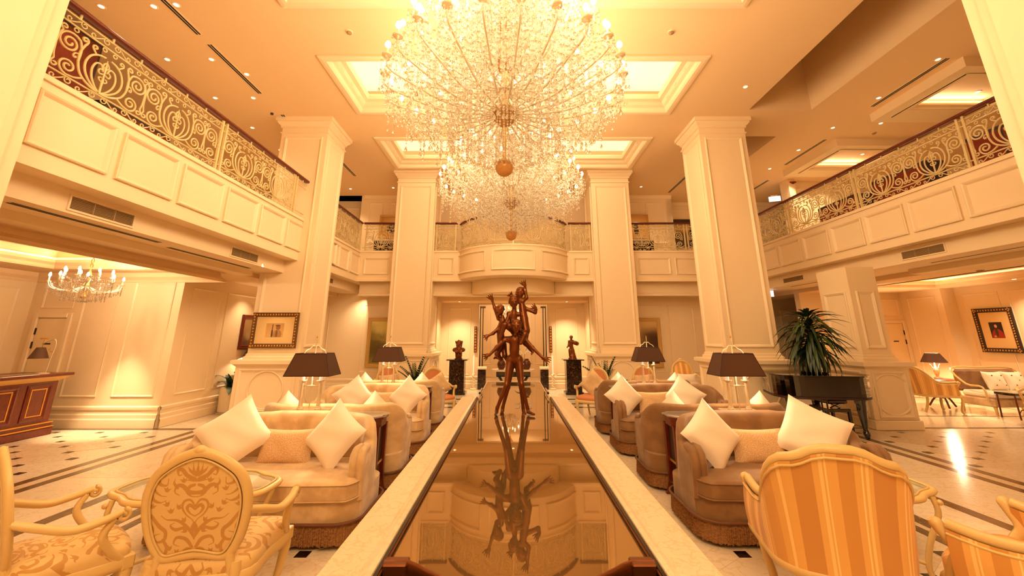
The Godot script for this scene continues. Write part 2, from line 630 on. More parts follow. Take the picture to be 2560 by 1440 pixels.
func floor_build() -> void:
	var b := mb()
	b.bx(-12.0, 13.5, -0.3, -0.004, -17.5, 8.2)
	var fl := struct("floor", b, M.marble)
	# long border bands and plain slabs
	var bands := [[-3.62, -3.49], [-3.42, -3.33], [-4.27, -4.14], [-5.36, -5.24], [-5.62, -5.5], [3.40, 3.49], [3.56, 3.69], [4.2, 4.33], [5.36, 5.48], [5.62, 5.74]]
	for q in bands:
		b = mb()
		var zn := 2.0
		var zf := -7.35 if absf(q[0]) > 5.0 else -10.0
		if absf(q[0]) > 5.5: zf = -7.7
		b.bx(q[0], q[1], -0.02, 0.0, zf, zn)
		obj("border_band", b, M.band, fl)
	for q in [[-12.0, -5.62, -7.78, -7.66], [5.74, 13.5, -7.84, -7.78], [6.9, 13.5, -8.95, -8.9], [-2.3, 2.6, -10.02, -9.9], [-2.3, 2.6, -10.5, -10.4], [-2.3, 2.6, -11.25, -11.1]]:
		b = mb()
		b.bx(q[0], q[1], -0.02, 0.0005, q[2], q[3])
		obj("border_band", b, M.band, fl)
	# plain slabs between the bands, 1.2 m long
	for q in [[-5.235, -4.275], [4.335, 5.355], [-4.135, -3.625], [3.695, 4.195]]:
		for k in 8:
			b = mb()
			b.bx(q[0], q[1], -0.02, -0.0005, 0.0 - 1.3 * (k + 1) + 0.002, -1.3 * k - 0.002)
			obj("slab", b, M.marble if k % 2 else M.marble2, fl)
	for q in [[-5.495, -5.365], [5.485, 5.615], [-3.485, -3.425], [3.495, 3.555]]:
		b = mb()
		b.bx(q[0], q[1], -0.02, -0.0005, -10.0, 2.0)
		obj("slab", b, M.marble2, fl)
	# diagonal tiles with small dark squares at their corners
	var zones := [[-3.3, -0.9, -6.2, -2.0], [0.9, 3.4, -6.2, -2.0], [-9.3, -5.64, -7.6, -4.4], [5.76, 9.4, -7.75, -4.4]]
	var hx := 0.38
	var hz := 0.30
	for zi in 4:
		var z = zones[zi]
		var base := Vector2(-1.62, -3.52) if zi < 2 else (Vector2(-5.97, -5.35) if zi == 2 else Vector2(5.88, -6.25))
		if zi == 1: base = Vector2(1.71, -3.52)
		for i in range(-16, 17):
			for j in range(-26, 27):
				if (i + j) % 2 != 0: continue
				var px: float = base.x + i * hx
				var pz: float = base.y + j * hz
				if px - 0.06 > z[0] and px + 0.06 < z[1] and pz - 0.06 > z[2] and pz + 0.06 < z[3]:
					b = mb()
					b.bx(px - 0.047, px + 0.047, -0.02, 0.0, pz - 0.047, pz + 0.047)
					obj("tile", b, M.inset, fl)
				var tx := px + hx
				if tx - hx * 0.9 > z[0] and tx + hx * 0.9 < z[1] and pz - hz * 0.9 > z[2] and pz + hz * 0.9 < z[3]:
					b = mb()
					tile(b, tx, pz, hx - 0.001, hz - 0.001, 0.048)
					obj("tile", b, M.marble if (i * 7 + j * 3) % 2 else M.marble2, fl)

func spir(cx: float, cy: float, r0: float, r1: float, a0: float, turns: float, n := 22) -> Array:
	var o := []
	for k in n + 1:
		var t := float(k) / n
		var a := a0 + TAU * turns * t
		var r := lerpf(r0, r1, pow(t, 0.8))
		o.append(Vector2(cx + cos(a) * r, cy + sin(a) * r))
	return o

func scroll_curves() -> Array:
	# right half of one lyre motif, x 0..0.5, y 0..0.56; the flag marks what also fills the ends of a bay
	var C := []
	C.append([0.011, smooth(v2([0.0, 0.01, 0.06, 0.06, 0.115, 0.15, 0.13, 0.25, 0.10, 0.33, 0.05, 0.34, 0.025, 0.29]), 5), false])
	C.append([0.012, smooth(v2([0.005, 0.01, 0.1, 0.06, 0.18, 0.15, 0.205, 0.26, 0.17, 0.37, 0.1, 0.43, 0.03, 0.445]), 5), false])
	C.append([0.010, smooth(v2([0.13, 0.42, 0.17, 0.46]), 3) + spir(0.15, 0.485, 0.03, 0.01, -0.6, 1.0, 10), false])
	C.append([0.009, smooth(v2([0.01, 0.25, 0.05, 0.235, 0.065, 0.27, 0.04, 0.295, 0.015, 0.275]), 4), false])
	C.append([0.009, smooth(v2([0.0, 0.31, 0.03, 0.34, 0.025, 0.37, 0.0, 0.40]), 4), false])
	C.append([0.008, smooth(v2([0.0, 0.15, 0.035, 0.165, 0.045, 0.19, 0.02, 0.205]), 4), false])
	C.append([0.012, smooth(v2([0.01, 0.01, 0.12, 0.035, 0.22, 0.10, 0.265, 0.2, 0.275, 0.32, 0.255, 0.41, 0.235, 0.46]), 5) + spir(0.262, 0.49, 0.036, 0.01, 3.7, -1.15, 14), false])
	C.append([0.012, smooth(v2([0.27, 0.22, 0.268, 0.35, 0.29, 0.43]), 5) + spir(0.385, 0.36, 0.122, 0.02, 2.35, -1.95, 34), true])
	C.append([0.009, smooth(v2([0.275, 0.3, 0.31, 0.29, 0.325, 0.265]), 3) + spir(0.31, 0.25, 0.018, 0.008, 0.6, -0.8, 8), true])
	C.append([0.011, smooth(v2([0.19, 0.07, 0.26, 0.03, 0.33, 0.014]), 4) + spir(0.345, 0.105, 0.092, 0.018, -PI / 2, 1.65, 28), true])
	C.append([0.010, smooth(v2([0.495, 0.28, 0.49, 0.38, 0.47, 0.45]), 4) + spir(0.462, 0.492, 0.036, 0.01, -0.9, 1.1, 12), true])
	C.append([0.010, smooth(v2([0.495, 0.28, 0.49, 0.18, 0.475, 0.11]), 4) + spir(0.46, 0.06, 0.038, 0.01, 0.9, -1.1, 12), true])
	C.append([0.007, spir(0.36, 0.528, 0.022, 0.022, 0.0, 1.0, 10), false])
	C.append([0.007, spir(0.06, 0.528, 0.022, 0.022, 0.0, 1.0, 10), false])
	for k in 2:
		var x := 0.015 + 0.245 * k
		for yy in [-0.095, 0.575]:
			C.append([0.007, spir(x + 0.045, yy + 0.055, 0.012, 0.036, 0.0, 1.1, 10) + smooth(v2([x + 0.08, yy + 0.075, x + 0.12, yy + 0.04, x + 0.165, yy + 0.01]), 3) + spir(x + 0.185, yy + 0.03, 0.034, 0.01, -2.4, 1.1, 10), true])
	return C

var curves := []

func scroll_mesh(w: float, bend: Callable) -> MB:
	# one bay of w metres: lyre motifs side by side, half fillers at the ends; bend maps (x, y) in metres to a point
	var b := mb()
	var n := maxi(1, int(w + 0.25))
	var s := 1.0 if w - n > 0.3 else w / n
	var spare := (w - n * s) / 2.0
	for m in range(-1, n + 1):
		var cx := (m - (n - 1) / 2.0) * s
		for c in curves:
			var q: Array = c[1]
			for side in [-1.0, 1.0]:
				if (m < 0 or m == n) and (spare < 0.2 or not c[2] or (side > 0) != (m < 0)): continue
				var pts := []
				for k in q.size():
					var x: float = cx + side * (q[k] as Vector2).x * s
					if absf(x) > w / 2: continue
					var p: Vector3 = bend.call(x, (q[k] as Vector2).y + 0.135)
					if pts.is_empty() or pts[-1].distance_to(p) > 0.006: pts.append(p)
				if pts.size() > 2: b.tube(pts, c[0], 5, false, false)
		if m >= 0 and m < n:
			var stem := []
			for k in 9: stem.append(bend.call(cx, 0.14 + k * 0.053))
			b.tube(stem, [0.014, 0.012, 0.011, 0.016, 0.01, 0.01, 0.015, 0.01, 0.004], 6)
	return b

func flat_bend(x: float, y: float) -> Vector3:
	return Vector3(x, y, 0)

func rail_bars(parent: Node, fn: Callable, L: float, n: int) -> void:
	# three slim rails, the brackets under the wooden handrail, the handrail
	for y in [0.03, 0.128, 0.70, 0.80]:
		var pts := []
		for k in n + 1: pts.append(fn.call(L * k / n, y))
		obj("rail", mb().tube(pts, 0.011, 4), M.iron, parent)
	var hp := []
	for k in n + 1: hp.append(fn.call(L * k / n, 0.885))
	var P := []
	for sec in [[-0.045, -0.03], [0.045, -0.03], [0.055, 0.0], [0.045, 0.022], [0.0, 0.032], [-0.045, 0.022], [-0.055, 0.0]]:
		var row := PackedVector3Array()
		for k in n + 1:
			var a: Vector3 = fn.call(clampf(L * k / n - 0.01, 0, L), 0.885)
			var c: Vector3 = fn.call(clampf(L * k / n + 0.01, 0, L), 0.885)
			var o := (c - a).normalized().cross(Vector3.UP)
			row.append((hp[k] as Vector3) + o * sec[0] + Vector3.UP * sec[1])
		P.append(row)
	obj("handrail", mb().grid(P, true, false), M.wood, parent)
	var br := int(L / 0.36)
	for k in br + 1:
		var x := L * (k + 0.5) / (br + 1)
		obj("bracket", mb().tube([fn.call(x, 0.79), fn.call(x, 0.86)], 0.014, 5), M.iron, parent)

func post(parent: Node, p: Vector3) -> void:
	var b := mb()
	b.bx(p.x - 0.017, p.x + 0.017, p.y, p.y + 0.86, p.z - 0.017, p.z + 0.017)
	b.ball(p + Vector3(0, 0.42, 0), 0.026, 8, 6)
	obj("post", b, M.iron, parent)

func railing(a: Vector3, c: Vector3, bays: Array, label: String) -> Node3D:
	# bays: distances along a->c of the bay ends
	var L := a.distance_to(c)
	var d := (c - a) / L
	var t := thing("balcony_railing", label, "railing", a)
	t.basis = Basis(d, Vector3.UP, d.cross(Vector3.UP))
	rail_bars(t, func(x, y): return Vector3(x, y, 0), L, 2)
	for k in bays.size() - 1:
		var w: float = bays[k + 1] - bays[k] - 0.1
		var m := scroll_mesh(w, flat_bend)
		obj("scroll_panel", m, M.iron, t).position = Vector3((bays[k] + bays[k + 1]) / 2, 0, 0)
	for k in bays.size():
		for s in [-0.045, 0.045]:
			var x: float = bays[k] + s
			if x > 0 and x < L: post(t, Vector3(x, 0, 0))
	return t

func parapet(nm: String, b: MB, panels: Array, base: Array) -> MeshInstance3D:
	var w := struct(nm, b, M.wall)
	for p in panels: panel(w, p[0], p[1], p[2], "panel", [0.0, 0.0, 0.0, 0.03, 0.012, 0.04, 0.03, 0.03, 0.045, 0.012, 0.055, 0.0])
	return w

func build_upper() -> void:
	curves = scroll_curves()
	# left balcony: slab, parapet, soffit step and lower beam
	var b := mb()
	b.bx(-12.0, XL, 3.16, SL, -13.6, 8.0)
	b.bx(XL - 0.04, XL + 0.03, SL - 0.035, SL + 0.02, ZF, 8.0)
	b.bx(-6.0, XL - 0.27, 2.9, 3.16, -13.6, 8.0)
	b.bx(-5.62, -5.36, 2.80, 2.9, -8.12, -2.6)
	var pn := []
	for k in 9: pn.append([face(Vector3(XL, 3.64, -3.76 - 0.88 * (k - 1)), Vector3.RIGHT), 0.78, 0.58])
	for k in 3: pn.append([face(Vector3(XL, 3.64, -9.75 - 0.82 * k), Vector3.RIGHT), 0.7, 0.58])
	parapet("wall_left_balcony", b, pn, [])
	# right balcony
	b = mb()
	b.bx(XR, 13.5, 3.18, SL, -13.6, 8.0)
	b.bx(XR - 0.03, XR + 0.04, SL - 0.035, SL + 0.02, ZF, 8.0)
	b.bx(XR + 0.25, 8.4, 2.9, 3.18, -13.6, 8.0)
	b.bx(7.95, 8.2, 2.80, 2.9, -7.95, -2.6)
	pn = []
	for k in 9: pn.append([face(Vector3(XR, 3.62, -5.41 - 0.87 * (k - 2)), Vector3.LEFT), 0.77, 0.56])
	parapet("wall_right_balcony", b, pn, [])
	# far balcony with its bowed centre
	b = mb()
	b.bx(XL, XR, 3.2, SL, -13.6, ZF)
	b.bx(XL, -1.66, SL - 0.03, SL + 0.02, ZF - 0.04, ZF + 0.03)
	b.bx(1.66, XR, SL - 0.03, SL + 0.02, ZF - 0.04, ZF + 0.03)
	strip(b, Vector3(XL, 3.16, ZF), Vector3(XR, 3.16, ZF), Vector3.BACK, [0.0, 0.0, 0.05, 0.0, 0.05, 0.05, 0.02, 0.08, 0.0, 0.10])
	b.bx(XL, XR, 2.78, 3.2, -12.6, ZF - 0.25)
	strip(b, Vector3(XL, 2.76, ZF - 0.25), Vector3(XR, 2.76, ZF - 0.25), Vector3.BACK, [0.0, 0.0, 0.07, 0.0, 0.07, 0.05, 0.03, 0.08, 0.0, 0.12])
	var cz := ZF - 0.80
	var R := 1.79
	var ha := asin(1.66 / R)
	var arc := func(a: float, r: float, y: float) -> Vector3: return Vector3(sin(a) * r, y, cz + cos(a) * r)
	var P := []
	for pr in [[R - 0.35, 3.19], [R - 0.02, 3.2], [R, 3.22], [R, 3.36], [R, 3.93], [R, 4.02], [R + 0.02, 4.03], [R + 0.03, 4.06], [R + 0.02, 4.08], [R - 0.1, 4.08]]:
		var row := PackedVector3Array()
		for k in 33: row.append(arc.call(-ha + 2 * ha * k / 32, pr[0], pr[1]))
		P.append(row)
	b.grid(P)
	var fan := []
	for k in 25: fan.append(Vector2(sin(-ha + 2 * ha * k / 24) * (R - 0.02), cz + cos(-ha + 2 * ha * k / 24) * (R - 0.02)))
	b.ext(fan, 3.2, 4.05)
	fan = []
	for k in 25: fan.append(Vector2(sin(-ha + 2 * ha * k / 24) * (R - 0.42), cz + cos(-ha + 2 * ha * k / 24) * (R - 0.42)))
	b.ext(fan, 2.80, 3.2, true)
	pn = []
	for q in [[-4.06, 0.75], [-2.0, 0.45], [2.03, 0.45], [4.2, 0.95], [5.3, 0.95], [6.4, 0.9]]: pn.append([face(Vector3(q[0], 3.62, ZF), Vector3.BACK), q[1], 0.5])
	var w := parapet("wall_far_balcony", b, pn, [])
	for k in 3:
		var a0 := -ha + 2 * ha * (k + 0.07) / 3.0
		var a1 := -ha + 2 * ha * (k + 0.93) / 3.0
		var g := mb()
		var prof := [0.0, 0.0, 0.0, 0.03, 0.012, 0.04, 0.03, 0.03, 0.045, 0.012, 0.055, 0.0]
		var Q := []
		for j in range(0, prof.size(), 2):
			var ins: float = prof[j]
			var rr: float = R + prof[j + 1]
			var row := PackedVector3Array()
			var aa := ins / R
			for q in 13: row.append(arc.call(lerpf(a0 + aa, a1 - aa, q / 12.0), rr, 3.36 + ins))
			for q in 13: row.append(arc.call(lerpf(a1 - aa, a0 + aa, q / 12.0), rr, 3.93 - ins))
			Q.append(row)
		g.grid(Q, false, true)
		obj("panel", g, M.trim, w)
	# railings
	railing(Vector3(XL - 0.02, SL, -8.35), Vector3(XL - 0.02, SL, 2.0), [0.45, 2.62, 5.30, 7.45, 9.6], "cream scroll railing with red-brown handrail on the left balcony, nearest the viewer")
	railing(Vector3(XL - 0.02, SL, ZF), Vector3(XL - 0.02, SL, -9.3), [0.05, 2.35], "short run of cream scroll railing on the left balcony between near and far pillars")
	railing(Vector3(XR + 0.02, SL, 2.0), Vector3(XR + 0.02, SL, ZF), [1.45, 3.5, 5.53, 7.59, 9.62, 11.65, 13.65], "cream iron scroll railing with red-brown handrail along the right balcony")
	railing(Vector3(XL + 0.06, SL, ZF - 0.02), Vector3(-3.5, SL, ZF - 0.02), [0.03, 1.05], "cream scroll railing on the far balcony left of the left far pillar")
	railing(Vector3(-2.4, SL, ZF - 0.02), Vector3(-1.68, SL, ZF - 0.02), [0.03, 0.7], "narrow cream scroll railing between the left far pillar and the bowed balcony")
	railing(Vector3(1.68, SL, ZF - 0.02), Vector3(2.4, SL, ZF - 0.02), [0.02, 0.69], "narrow cream scroll railing between the bowed balcony and the right far pillar")
	railing(Vector3(3.5, SL, ZF - 0.02), Vector3(XR - 0.06, SL, ZF - 0.02), [0.03, 1.75, 3.4], "cream scroll railing on the far balcony right of the right far pillar")
	var t := thing("balcony_railing", "curved cream scroll railing on the bowed centre of the far balcony", "railing", Vector3(0, SL, cz))
	var Rr := R - 0.06
	var Lr := 2 * ha * Rr
	rail_bars(t, func(x, y): return Vector3(sin(x / Rr - ha) * Rr, y, cos(x / Rr - ha) * Rr), Lr, 24)
	for k in 2:
		var mid := (-0.5 if k == 0 else 0.5) * ha
		obj("scroll_panel", scroll_mesh(Lr / 2 - 0.08, func(x, y): return Vector3(sin(x / Rr + mid) * Rr, y, cos(x / Rr + mid) * Rr)), M.iron, t)
	for a in [-ha + 0.01, 0.0, ha - 0.01]: post(t, Vector3(sin(a) * Rr, 0, cos(a) * Rr))
	# upper walls behind the balconies
	b = mb()
	b.bx(-5.35, 5.7, SL, CY, -13.8, -13.6)
	b.bx(5.5, 5.7, SL, CY, -14.4, -13.6)
	b.bx(5.5, 13.5, SL, CY, -14.6, -14.4)
	b.bx(-12.0, -5.35, SL, CY, -14.4, -14.2)
	b.bx(-5.45, -5.25, SL, CY, -14.4, -13.6)
	strip(b, Vector3(-5.35, CY - 0.14, -13.6), Vector3(5.7, CY - 0.14, -13.6), Vector3.BACK, [0.0, 0.0, 0.03, 0.0, 0.03, 0.05, 0.07, 0.1, 0.07, 0.14])
	strip(b, Vector3(5.7, CY - 0.14, -14.4), Vector3(13.5, CY - 0.14, -14.4), Vector3.BACK, [0.0, 0.0, 0.03, 0.0, 0.03, 0.05, 0.07, 0.1, 0.07, 0.14])
	w = struct("wall_far_upper", b, M.wall)
	for q in [[-4.9, 0.5], [-3.9, 1.1], [-2.2, 1.6], [0.0, 1.9], [2.2, 1.6], [3.95, 1.2], [5.1, 0.7]]: panel(w, face(Vector3(q[0], 5.5, -13.6), Vector3.BACK), q[1], 1.5)
	for q in [[6.3, 0.9], [7.5, 0.9], [8.6, 0.9], [9.8, 1.0], [11.2, 1.2]]: panel(w, face(Vector3(q[0], 5.5, -14.4), Vector3.BACK), q[1], 1.5)
	for q in [[-6.2, 1.0], [-7.6, 1.2]]: panel(w, face(Vector3(q[0], 5.5, -14.2), Vector3.BACK), q[1], 1.5)
	b = mb()
	b.bx(-8.9, -8.7, SL, CY, -14.2, 8.0)
	w = struct("wall_left_upper", b, M.wall)
	for k in 9: panel(w, face(Vector3(-8.7, 5.4, -12.8 + 1.9 * k), Vector3.RIGHT), 1.5, 1.8)
	b = mb()
	b.bx(13.3, 13.5, SL, CY, -14.6, 8.0)
	b.bx(8.95, 13.5, SL, CY, -12.4, -12.2)
	b.bx(8.85, 9.05, SL, CY, -12.4, -12.0)
	w = struct("wall_right_upper", b, M.wall)
	for q in [[9.55, 0.75], [10.5, 0.85], [11.6, 1.0]]: panel(w, face(Vector3(q[0], 5.5, -12.2), Vector3.BACK), q[1], 1.5)

func wall_panels(w: Node, base: Vector3, dir: Vector3, along: Vector3, list: Array, y0: float, y1: float) -> void:
	for q in list: panel(w, face(base + along * q[0] + Vector3.UP * (y0 + y1) / 2, dir), q[1], y1 - y0, "panel", THIN)

const THIN := [0.0, 0.0, 0.0, 0.012, 0.01, 0.016, 0.02, 0.01, 0.028, 0.006, 0.034, 0.0]
const BASE := [0.0, 0.0, 0.05, 0.0, 0.05, 0.14, 0.035, 0.16, 0.035, 0.22, 0.02, 0.24, 0.02, 0.29, 0.035, 0.31, 0.035, 0.35, 0.0, 0.37]

func build_lower() -> void:
	# left lobby
	var b := mb()
	b.bx(-12.0, -6.45, 0, 3.16, -8.0, -7.8)
	struct_left(b)
	b = mb()
	b.bx(-6.65, -6.45, 0, 3.16, -12.6, -8.0)
	var w := struct("wall_passage_left", b, M.wall)
	wall_panels(w, Vector3(-6.45, 0, -7.8), Vector3.RIGHT, Vector3.FORWARD, [[0.65, 0.8], [1.75, 1.0], [2.9, 0.9], [4.1, 1.0]], 0.52, 2.55)
	var s := mb()
	strip(s, Vector3(-6.45, 0, -7.8), Vector3(-6.45, 0, -12.5), Vector3.RIGHT, BASE)
	struct("baseboard_passage", s, M.trim)
	b = mb()
	b.bx(-9.55, -9.35, 0, 3.16, -7.8, 8.0)
	w = struct("wall_lobby_left", b, M.wall)
	wall_panels(w, Vector3(-9.35, 0, -7.8), Vector3.RIGHT, Vector3.BACK, [[0.7, 0.9], [1.9, 1.0], [3.1, 1.0], [4.3, 1.0]], 0.52, 2.5)
	# lobby ceiling: dropped border with a cove round a raised middle
	b = mb()
	b.bx(-9.55, -6.0, 3.1, 3.16, -13.6, 8.0)
	b.bx(-9.55, -8.35, 2.8, 3.1, -7.8, 8.0)
	b.bx(-6.45, -5.62, 2.8, 3.1, -7.8, 8.0)
	b.bx(-8.35, -6.45, 2.8, 3.1, -7.8, -7.15)
	b.bx(-8.35, -6.45, 2.8, 3.1, -3.5, 8.0)
	b.bx(-6.45, -5.5, 2.8, 3.1, -12.6, -7.8)
	ring(b, -9.35, -5.62, -7.8, 5.0, 2.62, [0.0, 0.0, 0.03, 0.0, 0.03, 0.05, 0.08, 0.1, 0.1, 0.18], true)
	ring(b, -8.35, -6.45, -7.15, -3.5, 2.8, [-0.08, -0.015, -0.02, -0.015, -0.02, 0.0, 0.0, 0.05, 0.06, 0.09, 0.06, 0.14, 0.0, 0.14], true)
	struct("ceiling_lobby", b, M.ceil)
	b = mb()
	for q in [[-8.33, -6.47, -7.13, -7.09], [-8.33, -6.47, -3.56, -3.52], [-8.33, -8.29, -7.13, -3.52], [-6.51, -6.47, -7.13, -3.52]]: b.bx(q[0], q[1], 2.945, 2.975, q[2], q[3])
	tag(obj("cove_light", b, M.cove), "glowing strip of light hidden round the recess of the reception ceiling", "light")
	area(Vector3(-7.4, 2.98, -7.02), 1.8, 0.06, 1.6, WARM2, Vector3.UP + Vector3.BACK * 0.6)
	area(Vector3(-7.4, 2.98, -3.6), 1.8, 0.06, 1.6, WARM2, Vector3.UP + Vector3.FORWARD * 0.6)
	# right pier under the balcony and the lounge
	var pc := column(6.5, 7.05, -8.5, -7.73, true, [true, false, true, false], 2.92)
	pc.set_meta("kind", "structure")
	b = mb()
	b.bx(8.2, 11.05, 0, 3.2, -11.7, -11.5)
	b.bx(11.05, 11.25, 0, 3.2, -11.7, -10.35)
	b.bx(11.25, 11.4, 0, 3.2, -10.55, -10.35)
	b.bx(11.4, 11.6, 0, 3.2, -10.55, 8.0)
	w = struct("wall_lounge_far", b, M.wall)
	build_lounge_walls(w)
	b = mb()
	b.bx(8.4, 13.5, 3.1, 3.2, -14.6, 8.0)
	b.bx(8.2, 9.0, 2.8, 3.1, -14.4, 8.0)
	b.bx(9.0, 11.6, 2.8, 3.1, -11.7, -10.0)
	b.bx(10.6, 11.6, 2.8, 3.1, -10.0, 8.0)
	ring(b, 9.0, 10.6, -10.0, -3.0, 2.8, [-0.08, -0.015, -0.02, -0.015, -0.02, 0.0, 0.0, 0.05, 0.06, 0.09, 0.06, 0.14, 0.0, 0.14], true)
	struct("ceiling_lounge", b, M.ceil)
	b = mb()
	b.bx(9.02, 10.58, 2.945, 2.975, -9.98, -9.94)
	b.bx(10.54, 10.58, 2.945, 2.975, -9.98, -3.0)
	tag(obj("cove_light", b, M.cove), "glowing strip of light hidden round the recess of the lounge ceiling", "light")
	area(Vector3(9.8, 2.98, -9.88), 1.5, 0.06, 3.0, WARM2, Vector3.UP + Vector3.BACK * 0.6)
	# far lower walls: side bays, jambs of the niche and the portal
	b = mb()
	b.bx(-6.65, -2.5, 0, 3.2, -12.8, -12.6)
	b.bx(2.5, 6.0, 0, 3.2, -12.8, -12.6)
	b.bx(-2.55, -2.35, 0, 3.2, -13.5, -12.6)
	b.bx(2.35, 2.55, 0, 3.2, -13.5, -12.6)
	b.bx(-2.5, -1.12, 0, 3.2, -13.6, -13.4)
	b.bx(1.12, 2.5, 0, 3.2, -13.6, -13.4)
	b.bx(-1.12, 1.12, 2.62, 3.2, -13.6, -13.4)
	b.bx(6.0, 13.5, 0, 3.2, -14.6, -14.4)
	b.bx(5.9, 6.1, 0, 3.2, -14.4, -12.6)
	w = struct("wall_far", b, M.wall)
	wall_panels(w, Vector3(0, 0, -12.6), Vector3.BACK, Vector3.RIGHT, [[-5.95, 0.5], [-3.9, 1.5], [3.9, 1.5], [5.2, 0.8]], 0.55, 2.55)
	wall_panels(w, Vector3(0, 0, -13.4), Vector3.BACK, Vector3.RIGHT, [[-1.75, 0.72], [1.75, 0.72]], 0.4, 2.5)
	wall_panels(w, Vector3(0, 0, -14.4), Vector3.BACK, Vector3.RIGHT, [[8.9, 0.8], [9.9, 0.8]], 0.5, 2.5)
	s = mb()
	for q in [[-6.45, -2.5, -12.6], [2.5, 5.9, -12.6], [-2.35, -1.12, -13.4], [1.12, 2.35, -13.4]]: strip(s, Vector3(q[0], 0, q[2]), Vector3(q[1], 0, q[2]), Vector3.BACK, BASE)
	struct("baseboard_far", s, M.trim)
	# soffit over the far aisle, corridor behind the portal
	b = mb()
	b.bx(-6.0, 8.4, 2.92, 3.2, -14.6, -12.5)
	b.bx(-2.4, 2.4, 2.66, 2.92, -13.6, -12.5)
	struct("ceiling_far_aisle", b, M.ceil)
	b = mb()
	b.bx(-2.6, 2.6, 0, 3.2, -17.2, -17.0)
	b.bx(-1.9, -1.7, 0, 3.2, -17.0, -13.6)
	b.bx(1.7, 1.9, 0, 3.2, -17.0, -13.6)
	b.bx(-2.6, 2.6, 3.0, 3.2, -17.2, -13.6)
	w = struct("wall_corridor", b, M.wall)
	wall_panels(w, Vector3(0, 0, -17.0), Vector3.BACK, Vector3.RIGHT, [[-1.2, 0.6], [0.0, 1.5], [1.2, 0.6]], 0.5, 2.6)
	wall_panels(w, Vector3(-1.7, 0, -15.3), Vector3.RIGHT, Vector3.BACK, [[-0.9, 1.2], [0.8, 1.2]], 0.5, 2.6)
	wall_panels(w, Vector3(1.7, 0, -15.3), Vector3.LEFT, Vector3.BACK, [[-0.9, 1.2], [0.8, 1.2]], 0.5, 2.6)

func struct_left(b: MB) -> void:
	var w := struct("wall_lobby_far", b, M.wall)
	wall_panels(w, Vector3(0, 0, -7.8), Vector3.BACK, Vector3.RIGHT, [[-8.82, 0.62]], 2.12, 2.62)
	wall_panels(w, Vector3(0, 0, -7.8), Vector3.BACK, Vector3.RIGHT, [[-8.0, 0.66], [-7.0, 0.78]], 0.52, 2.62)
	var s := mb()
	strip(s, Vector3(-8.45, 0, -7.8), Vector3(-6.45, 0, -7.8), Vector3.BACK, BASE)
	struct("baseboard_lobby", s, M.trim)
	door(Vector3(-8.82, 0, -7.8), 0.0, 0.56, 1.94, 1)

func door(p: Vector3, ry: float, w: float, h: float, n: int, hinge_right := false) -> void:
	var d := Node3D.new()
	d.name = "door_%d" % n
	add_child(d)
	d.position = p
	d.rotation.y = ry
	d.set_meta("kind", "structure")
	var f := mb()
	for s in [-1.0, 1.0]:
		f.bx(s * w / 2, s * (w / 2 + 0.09), 0, h + 0.09, 0.0, 0.045, 0.01)
	f.bx(-w / 2, w / 2, h, h + 0.09, 0.0, 0.045, 0.01)
	obj("door_frame", f, M.trim, d)
	obj("door_leaf", mb().bx(-w / 2 + 0.006, w / 2 - 0.006, 0.01, h - 0.006, -0.02, 0.012, 0.004), M.panel, d)
	for y in [0.3, h - 0.5, h - 0.25]:
		var hx := (w / 2 - 0.006) * (1.0 if hinge_right else -1.0)
		obj("hinge", mb().bx(hx - 0.012, hx + 0.012, y - 0.06, y + 0.06, 0.0, 0.03), M.dark, d)
	obj("door_sign", mb().bx(-0.07, 0.07, 1.45, 1.475, 0.012, 0.02), M.dark, d)

func downlight(p: Vector3, label: String, group: String, e := 2.0, ang := 50.0) -> void:
	var t := thing("downlight", label, "ceiling light", p, 0.0, group)
	obj("trim_ring", mb().lathe([0.036, 0.02, 0.036, 0.0, 0.042, -0.006, 0.056, -0.006, 0.06, 0.0, 0.06, 0.012], 16), M.trim, t)
	obj("lamp", mb().lathe([0.0, -0.008, 0.03, -0.006, 0.036, 0.0, 0.0, 0.004], 12), M.lamp, t)
	if e > 0: spot(Vector3(0, -0.02, 0), e, WARM, ang, 0.03, Vector3.DOWN, t)

func grille(p: Vector3, dir: Vector3, w: float, h: float, label: String, bars := 1) -> void:
	var t := thing("air_grille", label, "air vent", p)
	t.basis = Basis.looking_at(-dir, Vector3.UP)
	obj("back", mb().bx(-w / 2, w / 2, -h / 2, h / 2, -0.01, 0.002), M.slot, t)
	var f := mb()
	f.frame(w + 0.04, h + 0.04, [0.0, 0.0, 0.0, 0.014, 0.02, 0.014, 0.022, 0.0])
	obj("grille_frame", f, M.trim, t)
	for k in 9:
		var y := -h / 2 + h * (k + 0.5) / 9.0
		var s := mb()
		s.T = Transform3D(Basis(Vector3.RIGHT, 0.5), Vector3(0, y, 0.008))
		s.box(Vector3.ZERO, Vector3(w, h / 16.0, 0.012))
		obj("slat", s, M.grille, t)
	for k in range(1, 3): obj("divider", mb().bx(w * (k / 3.0 - 0.5) - 0.006, w * (k / 3.0 - 0.5) + 0.006, -h / 2, h / 2, 0.003, 0.017), M.grille, t)

func slot_vent(p: Vector3, L: float, label: String, dirx := false, n := 2) -> void:
	var t := thing("slot_diffuser", label, "air vent", p, PI / 2 if dirx else 0.0)
	var w := 0.045 * n
	obj("slot_frame", mb().bx(-w / 2 - 0.012, w / 2 + 0.012, -0.006, 0.01, -L / 2 - 0.01, L / 2 + 0.01), M.trim, t)
	for k in n: obj("slot", mb().bx(-w / 2 + 0.045 * k + 0.008, -w / 2 + 0.045 * k + 0.037, -0.009, 0.0, -L / 2, L / 2), M.slot, t)

const ORD := ["first", "second", "third", "fourth", "fifth", "sixth", "seventh", "eighth", "ninth", "tenth", "eleventh", "twelfth"]

